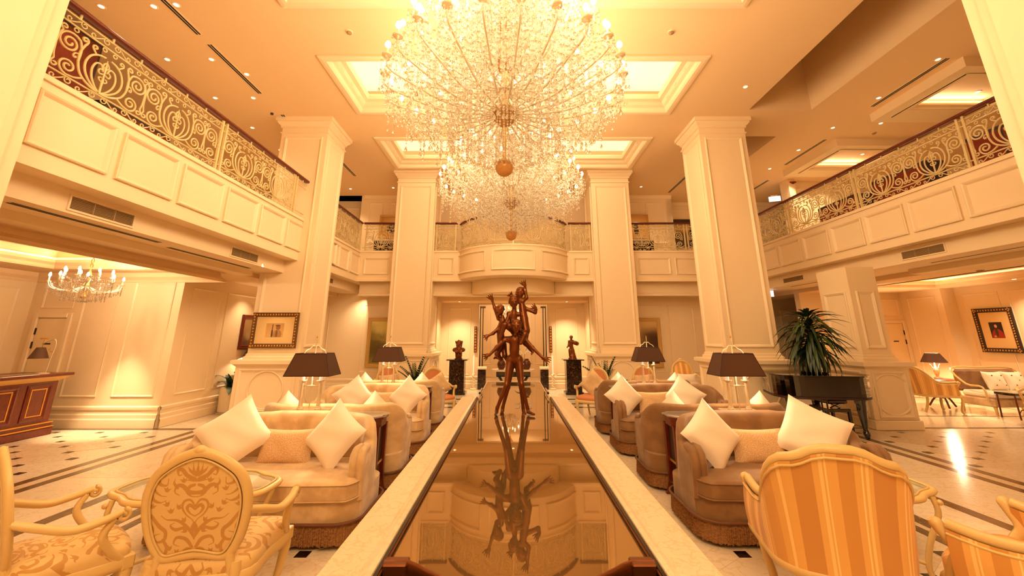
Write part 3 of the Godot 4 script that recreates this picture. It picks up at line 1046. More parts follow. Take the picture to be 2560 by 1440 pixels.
func build_fittings() -> void:
	var zs := [-3.85, -5.07, -6.28, -7.5, -8.75, -9.95, -11.2, -12.4]
	for k in zs.size():
		downlight(Vector3(-6.36, CY, zs[k]), "small round downlight over the left balcony, outer row, %s along towards the far wall" % ORD[k], "downlights over the left balcony", 4.0)
		if k > 0 and k < 4: downlight(Vector3(-5.55, CY, zs[k]), "small round downlight over the left balcony, inner row, %s along towards the near pillar" % ORD[k - 1], "downlights over the left balcony", 4.0)
		downlight(Vector3(7.78, CY, zs[k]), "small round downlight beside the right wells, %s along towards the far wall" % ORD[k], "downlights over the right balcony", 5.0)
	downlight(Vector3(-5.18, CY, -5.04), "tiny downlight set beside the nearer slot vent over the left railing", "downlights over the left balcony", 0.8)
	downlight(Vector3(-5.18, CY, -6.71), "tiny downlight set beside the farther slot vent over the left railing", "downlights over the left balcony", 0.8)
	var xr := [[9.64, -7.28, "deep in the nearer recess over the right balcony"], [8.76, -8.54, "left one between the two dropped ceiling frames"], [9.74, -9.67, "nearer one in the farther recess over the right balcony"], [9.74, -10.2, "farther one in the farther recess over the right balcony"], [8.8, -11.75, "left of three at the end of the right balcony"], [9.41, -11.75, "middle of three at the end of the right balcony"], [10.0, -11.75, "right of three at the end of the right balcony"]]
	for q in xr: downlight(Vector3(q[0], CY, q[1]), "small round downlight, " + q[2], "downlights over the right balcony", 4.5)
	downlight(Vector3(4.72, CY, -7.11), "pale unlit-looking downlight in the hall ceiling beside the right near pillar", "", 0.0)
	for q in [[-4.1, -12.8, "over the far balcony, right of the left near pillar"], [-5.6, -12.9, "at the far left corner of the balcony"], [4.35, -12.7, "over the far balcony, right of the right far pillar"], [6.3, -13.2, "over the far balcony by the dark picture frame"]]: downlight(Vector3(q[0], CY, q[1]), "small round downlight " + q[2], "downlights over the far balcony", 5.0)
	# smoke detectors
	for q in [[-2.75, -5.6, "left of the great chandelier"], [2.62, -5.6, "right of the great chandelier"], [9.0, -9.0, "between the dropped frames over the right balcony"]]:
		var t := thing("smoke_detector", "small round smoke detector on the ceiling " + q[2], "smoke detector", Vector3(q[0], CY, q[1]))
		obj("base", mb().lathe([0.0, -0.01, 0.055, -0.01, 0.06, 0.0, 0.06, 0.002], 14), M.trim, t)
		obj("head", mb().lathe([0.0, -0.045, 0.02, -0.045, 0.04, -0.03, 0.042, -0.01], 14), M.grille, t)
	# slot diffusers
	slot_vent(Vector3(-5.3, CY, -4.2), 2.9, "pair of long dark slots in the ceiling over the near end of the left railing")
	slot_vent(Vector3(-5.3, CY, -6.61), 1.44, "pair of dark slots in the ceiling, second along over the left railing")
	slot_vent(Vector3(-5.3, CY, -8.6), 0.9, "short pair of slots in the ceiling beside the left near pillar capital")
	slot_vent(Vector3(-5.0, CY, -11.0), 1.5, "pair of slots in the ceiling behind the left near pillar")
	slot_vent(Vector3(7.92, CY, -7.03), 1.58, "pair of long dark slots over the right balcony, nearer one")
	slot_vent(Vector3(8.05, CY, -10.12), 1.56, "pair of long dark slots over the right balcony, farther one")
	slot_vent(Vector3(5.5, CY, -12.3), 1.9, "pair of slots in the ceiling left of the right near pillar")
	slot_vent(Vector3(8.3, CY, -12.9), 1.6, "pair of slots in the ceiling above the exit sign")
	slot_vent(Vector3(-5.06, 2.9, -4.65), 1.75, "two thin slots under the left balcony beam, nearer one")
	slot_vent(Vector3(-5.2, 2.9, -6.8), 1.9, "two thin slots under the left balcony beam, farther one")
	slot_vent(Vector3(7.6, 2.9, -6.3), 1.7, "thin dark slots under the right balcony beam", false, 1)
	slot_vent(Vector3(7.5, 2.9, -10.0), 1.5, "thin dark slots under the right beam above the palm", false, 1)
	grille(Vector3(-4.87, 3.02, -4.5), Vector3.RIGHT, 0.74, 0.14, "slatted air grille on the left balcony beam, nearer one")
	grille(Vector3(-4.87, 3.02, -7.07), Vector3.RIGHT, 0.72, 0.14, "slatted air grille on the left balcony beam, farther one beside the pillar")
	grille(Vector3(-4.87, 3.03, -10.4), Vector3.RIGHT, 0.6, 0.12, "small air grille beyond the left near pillar")
	grille(Vector3(7.2, 3.04, -6.87), Vector3.LEFT, 0.74, 0.13, "slatted air grille on the right balcony beam, nearer one")
	grille(Vector3(7.2, 3.02, -10.2), Vector3.LEFT, 0.74, 0.11, "slatted air grille on the right balcony beam above the palm")
	# dropped frames with coves over the right balcony
	for q in [[8.15, 10.4, -8.15, -6.2, 0], [8.28, 10.4, -11.35, -9.3, 1]]:
		var b := mb()
		for e in [[q[0], q[0] + 0.35, q[2], q[3]], [q[1] - 0.3, q[1], q[2], q[3]], [q[0] + 0.35, q[1] - 0.3, q[2], q[2] + 0.55], [q[0] + 0.35, q[1] - 0.3, q[3] - 0.3, q[3]]]: b.bx(e[0], e[1], CY - 0.2, CY, e[2], e[3])
		ring(b, q[0] + 0.35, q[1] - 0.3, q[2] + 0.55, q[3] - 0.3, CY - 0.2, [-0.1, -0.015, -0.02, -0.015, -0.02, 0.0, 0.0, 0.04, 0.05, 0.07, 0.05, 0.1, 0.0, 0.1], true)
		struct("ceiling_frame", b, M.trim)
		slot_vent(Vector3(q[0] + 0.25, CY - 0.2, (q[2] + q[3]) / 2), 1.5, "thin slot under the %s dropped ceiling frame over the right balcony" % ["nearer", "farther"][q[4]], false, 1)
		b = mb()
		b.bx(q[0] + 0.4, q[1] - 0.35, CY - 0.06, CY - 0.03, q[2] + 0.56, q[2] + 0.6)
		tag(obj("cove_light", b, M.cove), "glowing strip of light behind the cornice of the %s dropped frame" % ["nearer", "farther"][q[4]], "light")
		area(Vector3((q[0] + q[1]) / 2, CY - 0.1, q[2] + 0.65), 1.5, 0.05, 1.5, WARM2, Vector3.UP + Vector3.BACK * 0.8)
	# exit signs
	for q in [[Vector3(8.75, 6.05, -12.6), "upstairs above the right railing"], [Vector3(7.35, 2.79, -11.6), "downstairs behind the palm"]]:
		var t := thing("exit_sign", "glowing white hanging exit sign " + q[1], "exit sign", q[0], -0.35)
		obj("sign_panel", mb().box(Vector3.ZERO, Vector3(0.34, 0.17, 0.03), 0.004), glow(Color(0.95, 0.95, 1.0), 4.0), t)
		obj("hanger", mb().bx(-0.1, 0.1, 0.085, 0.13, -0.01, 0.01), M.trim, t)
		var tm := TextMesh.new()
		var sf := SystemFont.new()
		sf.font_names = PackedStringArray(["Droid Sans"])
		tm.font = sf
		tm.text = "EXIT"
		tm.font_size = 22
		tm.pixel_size = 0.004
		tm.depth = 0.004
		var o := obj("lettering", tm, mat(Color(0.25, 0.55, 0.4), 0.5), t)
		o.position = Vector3(0, 0, 0.017)
	for q in [[Vector3(9.0, 6.4, -12.0), "upstairs by the exit sign"], [Vector3(7.05, 2.9, -11.2), "downstairs by the exit sign"]]:
		var t := thing("sensor_light", "small red ceiling fitting " + q[1], "ceiling fitting", q[0])
		obj("body", mb().box(Vector3.ZERO, Vector3(0.2, 0.05, 0.08), 0.015), mat(Color(0.5, 0.04, 0.02), 0.4), t)
		obj("lens", mb().ball(Vector3(0, -0.03, 0), Vector3(0.05, 0.03, 0.03), 10, 6), mat(Color(0.3, 0.03, 0.02), 0.2), t)
	var t := thing("security_camera", "tiny dark camera on the ceiling by the left near pillar capital", "camera", Vector3(-5.5, CY, -8.1))
	obj("body", mb().lathe([0.0, -0.05, 0.03, -0.035, 0.035, 0.0], 12), M.black, t)

func build_pool() -> void:
	var t := thing("reflecting_pool", "long raised reflecting pool with pale marble coping down the middle of the hall", "pool")
	var zn := -0.6
	var zf := -7.6
	var b := mb()
	for s in [-1.0, 1.0]:
		# profile across the coping, swept along z
		var pr := [[0.905, 0.0], [0.905, 0.5], [0.925, 0.51], [0.925, 0.545], [0.915, 0.555], [0.735, 0.555], [0.725, 0.548], [0.715, 0.553], [0.695, 0.56], [0.672, 0.552], [0.662, 0.53]]
		var P := []
		var c := mb()
		for k in pr.size() - 1:
			var a := Vector2(pr[k][0] * s, pr[k][1])
			var d := Vector2(pr[k + 1][0] * s, pr[k + 1][1])
			if s > 0: c.quad(Vector3(a.x, a.y, zn), Vector3(a.x, a.y, zf), Vector3(d.x, d.y, zf), Vector3(d.x, d.y, zn))
			else: c.quad(Vector3(a.x, a.y, zf), Vector3(a.x, a.y, zn), Vector3(d.x, d.y, zn), Vector3(d.x, d.y, zf))
		# the end of the run
		for z in [zf, zn]: c.bx(s * 0.67, s * 0.925, 0.0, 0.54, z - 0.002, z + 0.002)
		obj("coping", c, M.coping, t)
		obj("inner_wall", mb().bx(s * 0.645, s * 0.664, 0.3, 0.553, zf, zn), M.darkbronze, t)
		obj("rim_bead", mb().tube([Vector3(s * 0.645, 0.538, zf), Vector3(s * 0.645, 0.538, zn)], 0.008, 6), M.bronze, t)
	# narrower head of the basin beyond the coping
	b = mb()
	for s in [-1.0, 1.0]: b.bx(s * 0.62, s * 0.645, 0.0, 0.54, -10.3, zf, 0.004)
	b.bx(-0.645, 0.645, 0.0, 0.54, -10.32, -10.3, 0.004)
	obj("basin_head", b, M.coping, t)
	for s in [-1.0, 1.0]: obj("spout_bar", mb().tube([Vector3(s * 0.62, 0.6, -7.7), Vector3(s * 0.62, 0.6, -8.3)], 0.022, 8), M.black, t)
	# bronze end of the basin nearest the camera, bowed towards it
	var P := []
	var sec := [[0.0, 0.30], [0.0, 0.52], [0.004, 0.556], [0.02, 0.566], [0.036, 0.556], [0.04, 0.52], [0.04, 0.30]]
	for k in 25:
		var x := lerpf(-0.645, 0.645, k / 24.0)
		var z := -2.25 + 0.24 * (1.0 - pow(absf(x) / 0.52, 2.0)) if absf(x) < 0.52 else -2.25
		var row := PackedVector3Array()
		for q in sec: row.append(Vector3(x, q[1], z + q[0]))
		P.append(row)
	obj("basin_end", mb().grid(P), M.bronze, t)
	for s in [-1.0, 1.0]: obj("end_block", mb().bx(s * 0.53, s * 0.645, 0.3, 0.56, -2.27, -2.19, 0.006), M.bronze, t)
	obj("basin_floor", mb().bx(-0.66, 0.66, 0.0, 0.3, -10.3, -0.6), M.darkbronze, t)
	var w := mb()
	var wp := [Vector2(-0.645, -7.62), Vector2(0.645, -7.62)]
	for k in 25:
		var x := lerpf(0.645, -0.645, k / 24.0)
		wp.append(Vector2(x, (-2.25 + 0.24 * (1.0 - pow(absf(x) / 0.52, 2.0)) if absf(x) < 0.52 else -2.25) + 0.005))
	w.ext(wp, 0.52, 0.525)
	w.quad(Vector3(-0.62, 0.525, -7.62), Vector3(0.62, 0.525, -7.62), Vector3(0.62, 0.525, -10.3), Vector3(-0.62, 0.525, -10.3))
	obj("water_surface", w, M.water, t)

func multi(parent: Node, nm: String, m: Mesh, mt: Material, xs: Array) -> void:
	var mm := MultiMesh.new()
	mm.transform_format = MultiMesh.TRANSFORM_3D
	mm.mesh = m
	mm.instance_count = xs.size()
	for k in xs.size(): mm.set_instance_transform(k, xs[k])
	var o := MultiMeshInstance3D.new()
	o.multimesh = mm
	o.material_override = mt
	o.name = nm
	o.set_meta("kind", "stuff")
	parent.add_child(o, true)

func octa(r: float, h: float, seg := 6) -> ArrayMesh:
	# a faceted crystal: flat-shaded double cone with a girdle
	var b := mb()
	for k in seg:
		var a := TAU * k / seg
		var c := TAU * (k + 1) / seg
		var p := Vector3(cos(a) * r, 0.0, sin(a) * r)
		var q := Vector3(cos(c) * r, 0.0, sin(c) * r)
		b.tri(Vector3(0, h * 0.5, 0), q, p)
		b.tri(Vector3(0, -h * 0.5, 0), p, q)
	return b.mesh()

func drop(r: float, h: float) -> ArrayMesh:
	return mb().lathe([0.0, -h, r * 0.8, -h + r * 0.6, r, -h + r * 1.3, r * 0.6, -h * 0.4, 0.0, 0.0], 7).mesh()

func chandelier(label: String, at: Vector3, D: float) -> void:
	# at: the ceiling point; D: drop from there to the bottom of the ball
	var t := thing("crystal_chandelier", label, "chandelier", at, 0.0, "")
	var y0 := -D
	obj("ceiling_cup", mb().lathe([0.0, -0.34, 0.03, -0.32, 0.05, -0.26, 0.16, -0.10, 0.2, -0.02, 0.2, 0.0], 20), M.crystalgold, t)
	obj("stem", mb().lathe([0.02, y0 + 0.2, 0.025, y0 + 0.7, 0.05, y0 + 0.9, 0.025, y0 + 1.1, 0.06, y0 + 1.5, 0.03, y0 + 1.7, 0.07, y0 + 2.0, 0.03, y0 + 2.2, 0.05, y0 + 2.6, 0.02, -0.3], 12), M.crystalgold, t)
	obj("ball", mb().ball(Vector3(0, y0 + 0.1, 0), 0.1, 18, 12), M.amber, t)
	obj("bottom_bowl", mb().lathe([0.0, y0 + 0.56, 0.03, y0 + 0.6, 0.10, y0 + 0.66, 0.15, y0 + 0.735, 0.17, y0 + 0.79, 0.155, y0 + 0.79, 0.0, y0 + 0.7], 24), M.bowl, t)
	obj("middle_bowl", mb().lathe([0.0, y0 + 1.3, 0.06, y0 + 1.33, 0.12, y0 + 1.42, 0.13, y0 + 1.46, 0.0, y0 + 1.4], 20), M.bowl, t)
	obj("upper_bowl", mb().lathe([0.0, y0 + 1.85, 0.06, y0 + 1.88, 0.1, y0 + 1.97, 0.0, y0 + 1.95], 20), M.bowl, t)
	var tiers := [[26, 1.34, 1.04, 0.76, 0.10], [22, 1.2, 1.42, 1.05, 0.10], [18, 1.0, 1.74, 1.42, 0.09], [14, 0.78, 2.05, 1.75, 0.09], [10, 0.52, 2.34, 2.05, 0.08]]
	var cup := mb().lathe([0.008, -0.02, 0.02, -0.012, 0.012, 0.0, 0.05, 0.018, 0.055, 0.03, 0.02, 0.022, 0.011, 0.03, 0.011, 0.11, 0.0, 0.11], 8).mesh()
	var bulb := mb().lathe([0.009, 0.11, 0.026, 0.13, 0.032, 0.15, 0.018, 0.185, 0.0, 0.2], 8).mesh()
	var beads := []
	var drops := []
	var R := RandomNumberGenerator.new()
	R.seed = 11
	var li := 0
	for ti in tiers.size():
		var q = tiers[ti]
		var n: int = q[0]
		var r: float = q[1]
		var yb: float = y0 + q[2]
		var ys: float = y0 + q[3]
		var arm := mb()
		arm.tube(smooth([Vector3(0.05, ys + 0.03, 0), Vector3(0.2, ys - 0.02, 0), Vector3(r * 0.5, ys - 0.05, 0), Vector3(r * 0.82, ys + (yb - ys) * 0.25, 0), Vector3(r * 0.98, yb - 0.12, 0), Vector3(r, yb - 0.02, 0)], 5), 0.011, 5)
		var am := arm.mesh()
		for k in n:
			var a := TAU * (k + 0.5 * (ti % 2)) / n
			obj("arm", am, M.arm, t).rotation.y = -a
			var p := Vector3(cos(a) * r, yb, sin(a) * r)
			obj("candle_cup", cup, M.cup, t).position = p
			obj("bulb", bulb, M.bulb, t).position = p
			li += 1
			if (k + ti) % 4 == 0: omni(p + Vector3(0, 0.15, 0), 1.0, WARM, 0.024, t, "bulb_light")
			# beads: a fringe hung from each cup, swags between cups, strings along the arm
			for j in 5:
				var da := Vector3(cos(a + j * 1.26) * 0.05, 0, sin(a + j * 1.26) * 0.05)
				var ln := R.randi_range(2, 5)
				for m in ln: beads.append(Transform3D(Basis().scaled(Vector3.ONE * 0.9), p + da + Vector3(0, -0.02 - m * 0.03, 0)))
				drops.append(Transform3D(Basis(), p + da + Vector3(0, -0.02 - ln * 0.03, 0)))
			var a2 := a + TAU / n
			var p2 := Vector3(cos(a2) * r, yb, sin(a2) * r)
			for m in 14:
				var f := (m + 0.5) / 14.0
				beads.append(Transform3D(Basis(), p.lerp(p2, f) + Vector3(0, -0.03 - 0.16 * sin(PI * f), 0)))
			var pin := Vector3(cos(a + PI / n) * r * 0.62, ys + 0.06, sin(a + PI / n) * r * 0.62)
			for m in 16:
				var f := (m + 0.5) / 16.0
				beads.append(Transform3D(Basis(), p.lerp(pin, f) + Vector3(0, -0.14 * sin(PI * f), 0)))
			for s in 9:
				# strings hung along the arms and in the gaps between them
				var rr := r * (0.97 - 0.075 * s) + R.randf_range(-0.04, 0.04)
				var aa := a + (PI / n) * (s % 3 - 1) * 0.9 + R.randf_range(-0.06, 0.06)
				var top := lerpf(yb, ys + 0.02, smoothstep(0.0, 8.0, s)) + R.randf_range(-0.03, 0.05)
				var len := R.randi_range(5, 10)
				if ti == 0: len = R.randi_range(9, 17) if s < 4 else R.randi_range(7, 12)
				for m in len: beads.append(Transform3D(Basis().scaled(Vector3.ONE * R.randf_range(0.8, 1.25)), Vector3(cos(aa) * rr, top - m * 0.034, sin(aa) * rr)))
				drops.append(Transform3D(Basis().scaled(Vector3.ONE * R.randf_range(0.9, 1.6)), Vector3(cos(aa) * rr, top - len * 0.034, sin(aa) * rr)))
	# the inner curtain above the bowls and the bag of strings below
	for q in [[34, 0.42, 0.74, 13], [24, 0.28, 0.66, 13], [44, 0.62, 0.92, 15], [56, 0.86, 1.0, 14], [66, 1.08, 1.1, 14], [30, 0.32, 1.35, 14], [44, 0.6, 1.5, 14], [52, 0.82, 1.6, 13], [26, 0.26, 1.8, 14], [40, 0.52, 1.95, 14], [24, 0.24, 2.2, 14], [34, 0.42, 2.4, 14], [20, 0.2, 2.8, 16], [26, 0.3, 2.65, 14], [12, 0.1, 0.52, 10]]:
		for k in q[0]:
			var a: float = TAU * k / q[0]
			for m in q[3]: beads.append(Transform3D(Basis(), y_at(a, q[1], y0 + q[2] - m * 0.034)))
			drops.append(Transform3D(Basis().scaled(Vector3.ONE * 1.3), y_at(a, q[1], y0 + q[2] - q[3] * 0.034)))
	var half := [[], []]
	for k in beads.size(): half[1 if k % 3 == 0 else 0].append(beads[k])
	multi(t, "crystal_bead", octa(0.0125, 0.031), M.milky, half[0])
	multi(t, "clear_bead", octa(0.014, 0.033), M.crystal, half[1])
	multi(t, "crystal_drop", drop(0.014, 0.055), M.crystal, drops)

func y_at(a: float, r: float, y: float) -> Vector3:
	return Vector3(cos(a) * r, y, sin(a) * r)

func build_chandeliers() -> void:
	M.crystalgold = mat(Color(0.92, 0.78, 0.52), 0.15, 0.6)
	M.milky = mat(Color(1.0, 0.97, 0.92, 0.55), 0.28)
	M.milky.transparency = BaseMaterial3D.TRANSPARENCY_ALPHA
	M.milky.backlight_enabled = true
	M.milky.backlight = Color(0.9, 0.88, 0.84)
	M.arm = mat(Color(0.98, 0.93, 0.82), 0.12)
	M.arm.backlight_enabled = true
	M.arm.backlight = Color(0.6, 0.56, 0.48)
	M.cup = mat(Color(0.97, 0.90, 0.76), 0.1, 0.1)
	M.cup.backlight_enabled = true
	M.cup.backlight = Color(0.5, 0.45, 0.35)
	M.amber = mat(Color(0.80, 0.58, 0.32), 0.1, 0.2)
	M.bowl = mat(Color(0.74, 0.55, 0.30), 0.2, 0.4)
	chandelier("great tiered crystal chandelier with candle bulbs, the nearer and larger-looking one", Vector3(-0.12, CY + 0.54, -4.1), CY + 0.54 - 3.31)
	chandelier("great tiered crystal chandelier, the farther one seen below the nearer", Vector3(-0.05, CY + 0.54, -7.15), CY + 0.54 - 3.31)
	# unseen chandelier added behind the camera as fill for the near side
	var c := dup(get_node("crystal_chandelier"), "added unseen copy of the crystal chandelier behind the viewer, fill light for the near side", Vector3(-0.05, CY + 0.54, 2.0))
	for l in c.find_children("*", "OmniLight3D", true, false): (l as OmniLight3D).light_energy = 2.0

func dab(im: Image, p: Vector2, r: float, c: Color) -> void:
	var s := im.get_width()
	var r2 := r * r
	for y in range(int(p.y - r), int(p.y + r) + 1):
		for x in range(int(p.x - r), int(p.x + r) + 1):
			if x >= 0 and y >= 0 and x < s and y < im.get_height() and Vector2(x - p.x, y - p.y).length_squared() <= r2: im.set_pixel(x, y, c)

func leaf_stroke(im: Image, pts: Array, r0: float, r1: float, c: Color) -> void:
	# pts in 0..1 of the right half; mirrored
	var S := im.get_width()
	var q := smooth(v2(pts), 9)
	for k in q.size():
		var t := float(k) / (q.size() - 1)
		var r := 1.55 * lerpf(r0, r1, t) * (0.45 + 0.55 * sin(PI * minf(1.0, t * 1.1 + 0.12)))
		for s in [-1.0, 1.0]: dab(im, Vector2((0.5 + s * q[k].x) * S, q[k].y * S), maxf(1.4, r * S), c)

func damask() -> ImageTexture:
	var S := 384
	var im := Image.create(S, S, false, Image.FORMAT_RGB8)
	var bg := Color(0.88, 0.73, 0.47)
	var fg := Color(0.76, 0.56, 0.27)
	im.fill(bg)
	# crown of petals
	for q in [[0.0, 0.03], [0.05, 0.05], [0.1, 0.085]]: leaf_stroke(im, [0.01, 0.17, q[0] * 0.7 + 0.005, 0.12, q[0], q[1]], 0.012, 0.006, fg)
	leaf_stroke(im, [0.02, 0.2, 0.1, 0.17, 0.16, 0.11, 0.2, 0.12, 0.19, 0.165, 0.16, 0.16], 0.016, 0.008, fg)
	leaf_stroke(im, [0.0, 0.215, 0.06, 0.21, 0.12, 0.215], 0.014, 0.006, fg)
	# bowl of leaves
	leaf_stroke(im, [0.0, 0.34, 0.07, 0.33, 0.14, 0.27, 0.2, 0.27, 0.215, 0.33, 0.17, 0.36], 0.018, 0.007, fg)
	leaf_stroke(im, [0.02, 0.26, 0.07, 0.28, 0.09, 0.33, 0.05, 0.37, 0.0, 0.38], 0.013, 0.008, fg)
	leaf_stroke(im, [0.19, 0.29, 0.23, 0.24, 0.22, 0.2], 0.012, 0.004, fg)
	# heart
	leaf_stroke(im, [0.0, 0.47, 0.05, 0.41, 0.11, 0.42, 0.13, 0.48, 0.09, 0.55, 0.03, 0.6, 0.0, 0.64], 0.008, 0.008, fg)
	leaf_stroke(im, [0.0, 0.5, 0.05, 0.46, 0.08, 0.49, 0.05, 0.54, 0.0, 0.57], 0.012, 0.010, fg)
	# side scrolls up
	leaf_stroke(im, [0.40, 0.12, 0.45, 0.2, 0.43, 0.3, 0.36, 0.36, 0.3, 0.37], 0.016, 0.006, fg)
	leaf_stroke(im, [0.33, 0.16, 0.39, 0.18, 0.37, 0.25, 0.3, 0.26, 0.29, 0.2], 0.017, 0.007, fg)
	leaf_stroke(im, [0.37, 0.08, 0.43, 0.09, 0.46, 0.05], 0.014, 0.006, fg)
	leaf_stroke(im, [0.47, 0.3, 0.43, 0.4, 0.36, 0.43, 0.3, 0.41], 0.013, 0.006, fg)
	# stem and lower scrolls
	leaf_stroke(im, [0.0, 0.64, 0.02, 0.72, 0.0, 0.8], 0.016, 0.012, fg)
	leaf_stroke(im, [0.0, 0.78, 0.07, 0.68, 0.17, 0.61, 0.28, 0.6, 0.34, 0.56], 0.014, 0.006, fg)
	leaf_stroke(im, [0.1, 0.68, 0.19, 0.7, 0.24, 0.66, 0.2, 0.63], 0.013, 0.006, fg)
	leaf_stroke(im, [0.02, 0.88, 0.08, 0.8, 0.17, 0.78, 0.2, 0.84, 0.15, 0.87], 0.015, 0.006, fg)
	leaf_stroke(im, [0.0, 0.97, 0.05, 0.9, 0.11, 0.93, 0.09, 0.99], 0.013, 0.008, fg)
	leaf_stroke(im, [0.44, 0.56, 0.36, 0.66, 0.29, 0.72, 0.3, 0.8, 0.37, 0.82, 0.4, 0.76, 0.35, 0.74], 0.016, 0.007, fg)
	leaf_stroke(im, [0.48, 0.62, 0.42, 0.7, 0.45, 0.79], 0.016, 0.006, fg)
	leaf_stroke(im, [0.31, 0.8, 0.27, 0.88, 0.3, 0.96, 0.38, 0.97, 0.4, 0.91], 0.014, 0.006, fg)
	leaf_stroke(im, [0.47, 0.84, 0.44, 0.92, 0.47, 0.99], 0.015, 0.007, fg)
	for q in [[0.13, 0.05, 0.3], [0.25, 0.06, -0.4], [0.28, 0.46, 0.5], [0.17, 0.49, -0.5], [0.24, 0.53, 0.2], [0.1, 0.62, 0.6], [0.44, 0.48, -0.3], [0.08, 0.72, 0.9], [0.24, 0.9, 0.3], [0.17, 0.94, -0.4], [0.46, 0.7, 0.2], [0.13, 0.23, 0.2], [0.3, 0.32, -0.2]]:
		for p in 3:
			var a: float = q[2] + (p - 1) * 0.8 - PI / 2
			leaf_stroke(im, [q[0], q[1], q[0] + cos(a) * 0.025, q[1] + sin(a) * 0.025, q[0] + cos(a) * 0.05, q[1] + sin(a) * 0.045], 0.010, 0.005, fg)
	# fine weave
	for y in S:
		for x in S:
			if (y % 3) == 0: im.set_pixel(x, y, im.get_pixel(x, y) * Color(0.95, 0.94, 0.92))
	return ImageTexture.create_from_image(im)

func stripes() -> ImageTexture:
	var im := Image.create(512, 4, false, Image.FORMAT_RGB8)
	var a := Color(0.91, 0.69, 0.36)
	var bands := [[0, 512, a], [0, 70, Color(0.80, 0.56, 0.27)], [92, 104, Color(0.98, 0.80, 0.49)], [110, 116, Color(1.00, 0.82, 0.53)], [150, 200, Color(0.82, 0.58, 0.27)], [222, 228, Color(1.00, 0.84, 0.55)], [236, 246, Color(0.99, 0.81, 0.50)], [262, 330, Color(0.80, 0.56, 0.27)], [356, 362, Color(1.00, 0.83, 0.54)], [372, 378, Color(1.00, 0.83, 0.54)], [400, 450, Color(0.86, 0.62, 0.31)], [474, 484, Color(0.99, 0.81, 0.51)]]
	for q in bands: im.fill_rect(Rect2i(q[0], 0, q[1] - q[0], 4), q[2])
	return ImageTexture.create_from_image(im)

func fabric_mats() -> void:
	M.damask = mat(Color.WHITE, 0.6)
	M.damask.albedo_texture = damask()
	M.damask.rim_enabled = true
	M.damask.rim = 0.3
	M.damask.rim_tint = 1.0
	M.stripe = mat(Color.WHITE, 0.6)
	M.stripe.albedo_texture = stripes()
	M.stripe.rim_enabled = true
	M.stripe.rim = 0.3
	M.stripe.rim_tint = 1.0
	var vn := noise_tex(0.008, [[0.0, 0.4, 0.6, 1.0], [Color(0.72, 0.57, 0.38), Color(0.79, 0.64, 0.44), Color(0.86, 0.72, 0.52), Color(0.90, 0.77, 0.58)]], 512, 4, 20.0)
	M.velvet = tri_tex(mat(Color.WHITE, 0.7), vn, 0.9)
	M.velvet.rim_enabled = true
	M.velvet.rim = 0.9
	M.velvet.rim_tint = 0.6
	M.velvetdark = tri_tex(mat(Color(0.64, 0.55, 0.45), 0.7), vn, 0.9)
	M.velvetdark.rim_enabled = true
	M.velvetdark.rim = 0.9
	M.velvetdark.rim_tint = 0.6
	M.silk = mat(Color(0.96, 0.89, 0.79), 0.45)
	M.silk.rim_enabled = true
	M.silk.rim = 0.4
	M.silk.rim_tint = 0.5
	var bn := noise_tex(0.09, [[0.0, 0.45, 0.6, 1.0], [Color(0.68, 0.50, 0.33), Color(0.80, 0.63, 0.44), Color(0.90, 0.76, 0.58), Color(0.95, 0.84, 0.68)]], 512, 3)
	M.boucle = tri_tex(mat(Color.WHITE, 0.85), bn, 2.2)
	M.fringe = tri_tex(mat(Color.WHITE, 0.7), noise_tex(0.05, [[0.0, 0.5, 1.0], [Color(0.40, 0.24, 0.10), Color(0.56, 0.37, 0.18), Color(0.70, 0.50, 0.27)]], 256, 2), 4.0, true)
	M.cord = mat(Color(0.42, 0.24, 0.12), 0.7)
	M.cream = mat(Color(0.86, 0.72, 0.46), 0.35)
	M.salmon = mat(Color(0.76, 0.47, 0.27), 0.7)
	M.shade = mat(Color(0.30, 0.17, 0.07), 0.75)
	M.shade.backlight_enabled = true
	M.shade.backlight = Color(0.05, 0.035, 0.02)
	M.shadetrim = mat(Color(0.20, 0.05, 0.03), 0.7)
	M.silver = mat(Color(0.92, 0.84, 0.70), 0.25, 0.5)
	M.wax = glow(Color(1.0, 0.93, 0.8), 1.0)
	M.leaf = mat(Color(0.12, 0.19, 0.05), 0.4)
	M.leaf.backlight_enabled = true
	M.leaf.backlight = Color(0.06, 0.09, 0.02)
	M.leaf2 = mat(Color(0.20, 0.28, 0.07), 0.4)
	M.pot = mat(Color(0.88, 0.80, 0.66), 0.35)

func pillow_mesh(w: float, h: float, t: float, n := 14) -> ArrayMesh:
	var b := mb()
	for s in [1.0, -1.0]:
		var P := []
		for i in n + 1:
			var row := PackedVector3Array()
			for j in n + 1:
				var x := lerpf(-1, 1, float(i) / n)
				var y := lerpf(-1, 1, float(j) / n)
				var z := t * 0.5 * pow(maxf(0.0, (1 - x * x * x * x) * (1 - y * y * y * y)), 0.55) * (0.8 + 0.2 * (1 - x * x) * (1 - y * y))
				z += 0.006 * sin(x * 7 + y * 4) * (1 - x * x) * (1 - y * y)
				row.append(Vector3(x * w * 0.5 * (1 - 0.09 * (1 - y * y)), y * h * 0.5 * (1 - 0.09 * (1 - x * x)), z * s))
			P.append(row)
		if s < 0: P.reverse()
		b.grid(P)
	return b.mesh()

var pil := {}

func cushion(p: Vector3, w: float, h: float, roll: float, tilt: float, yaw: float, m: Material, label: String, group := "", t := 0.17) -> void:
	var key := "%s_%s_%s" % [w, h, t]
	if not pil.has(key): pil[key] = pillow_mesh(w, h, t)
	var o := obj("cushion", pil[key], m)
	o.basis = Basis(Vector3.UP, yaw) * Basis(Vector3.RIGHT, -tilt) * Basis(Vector3.BACK, roll)
	o.position = p
	tag(o, label, "cushion", group)

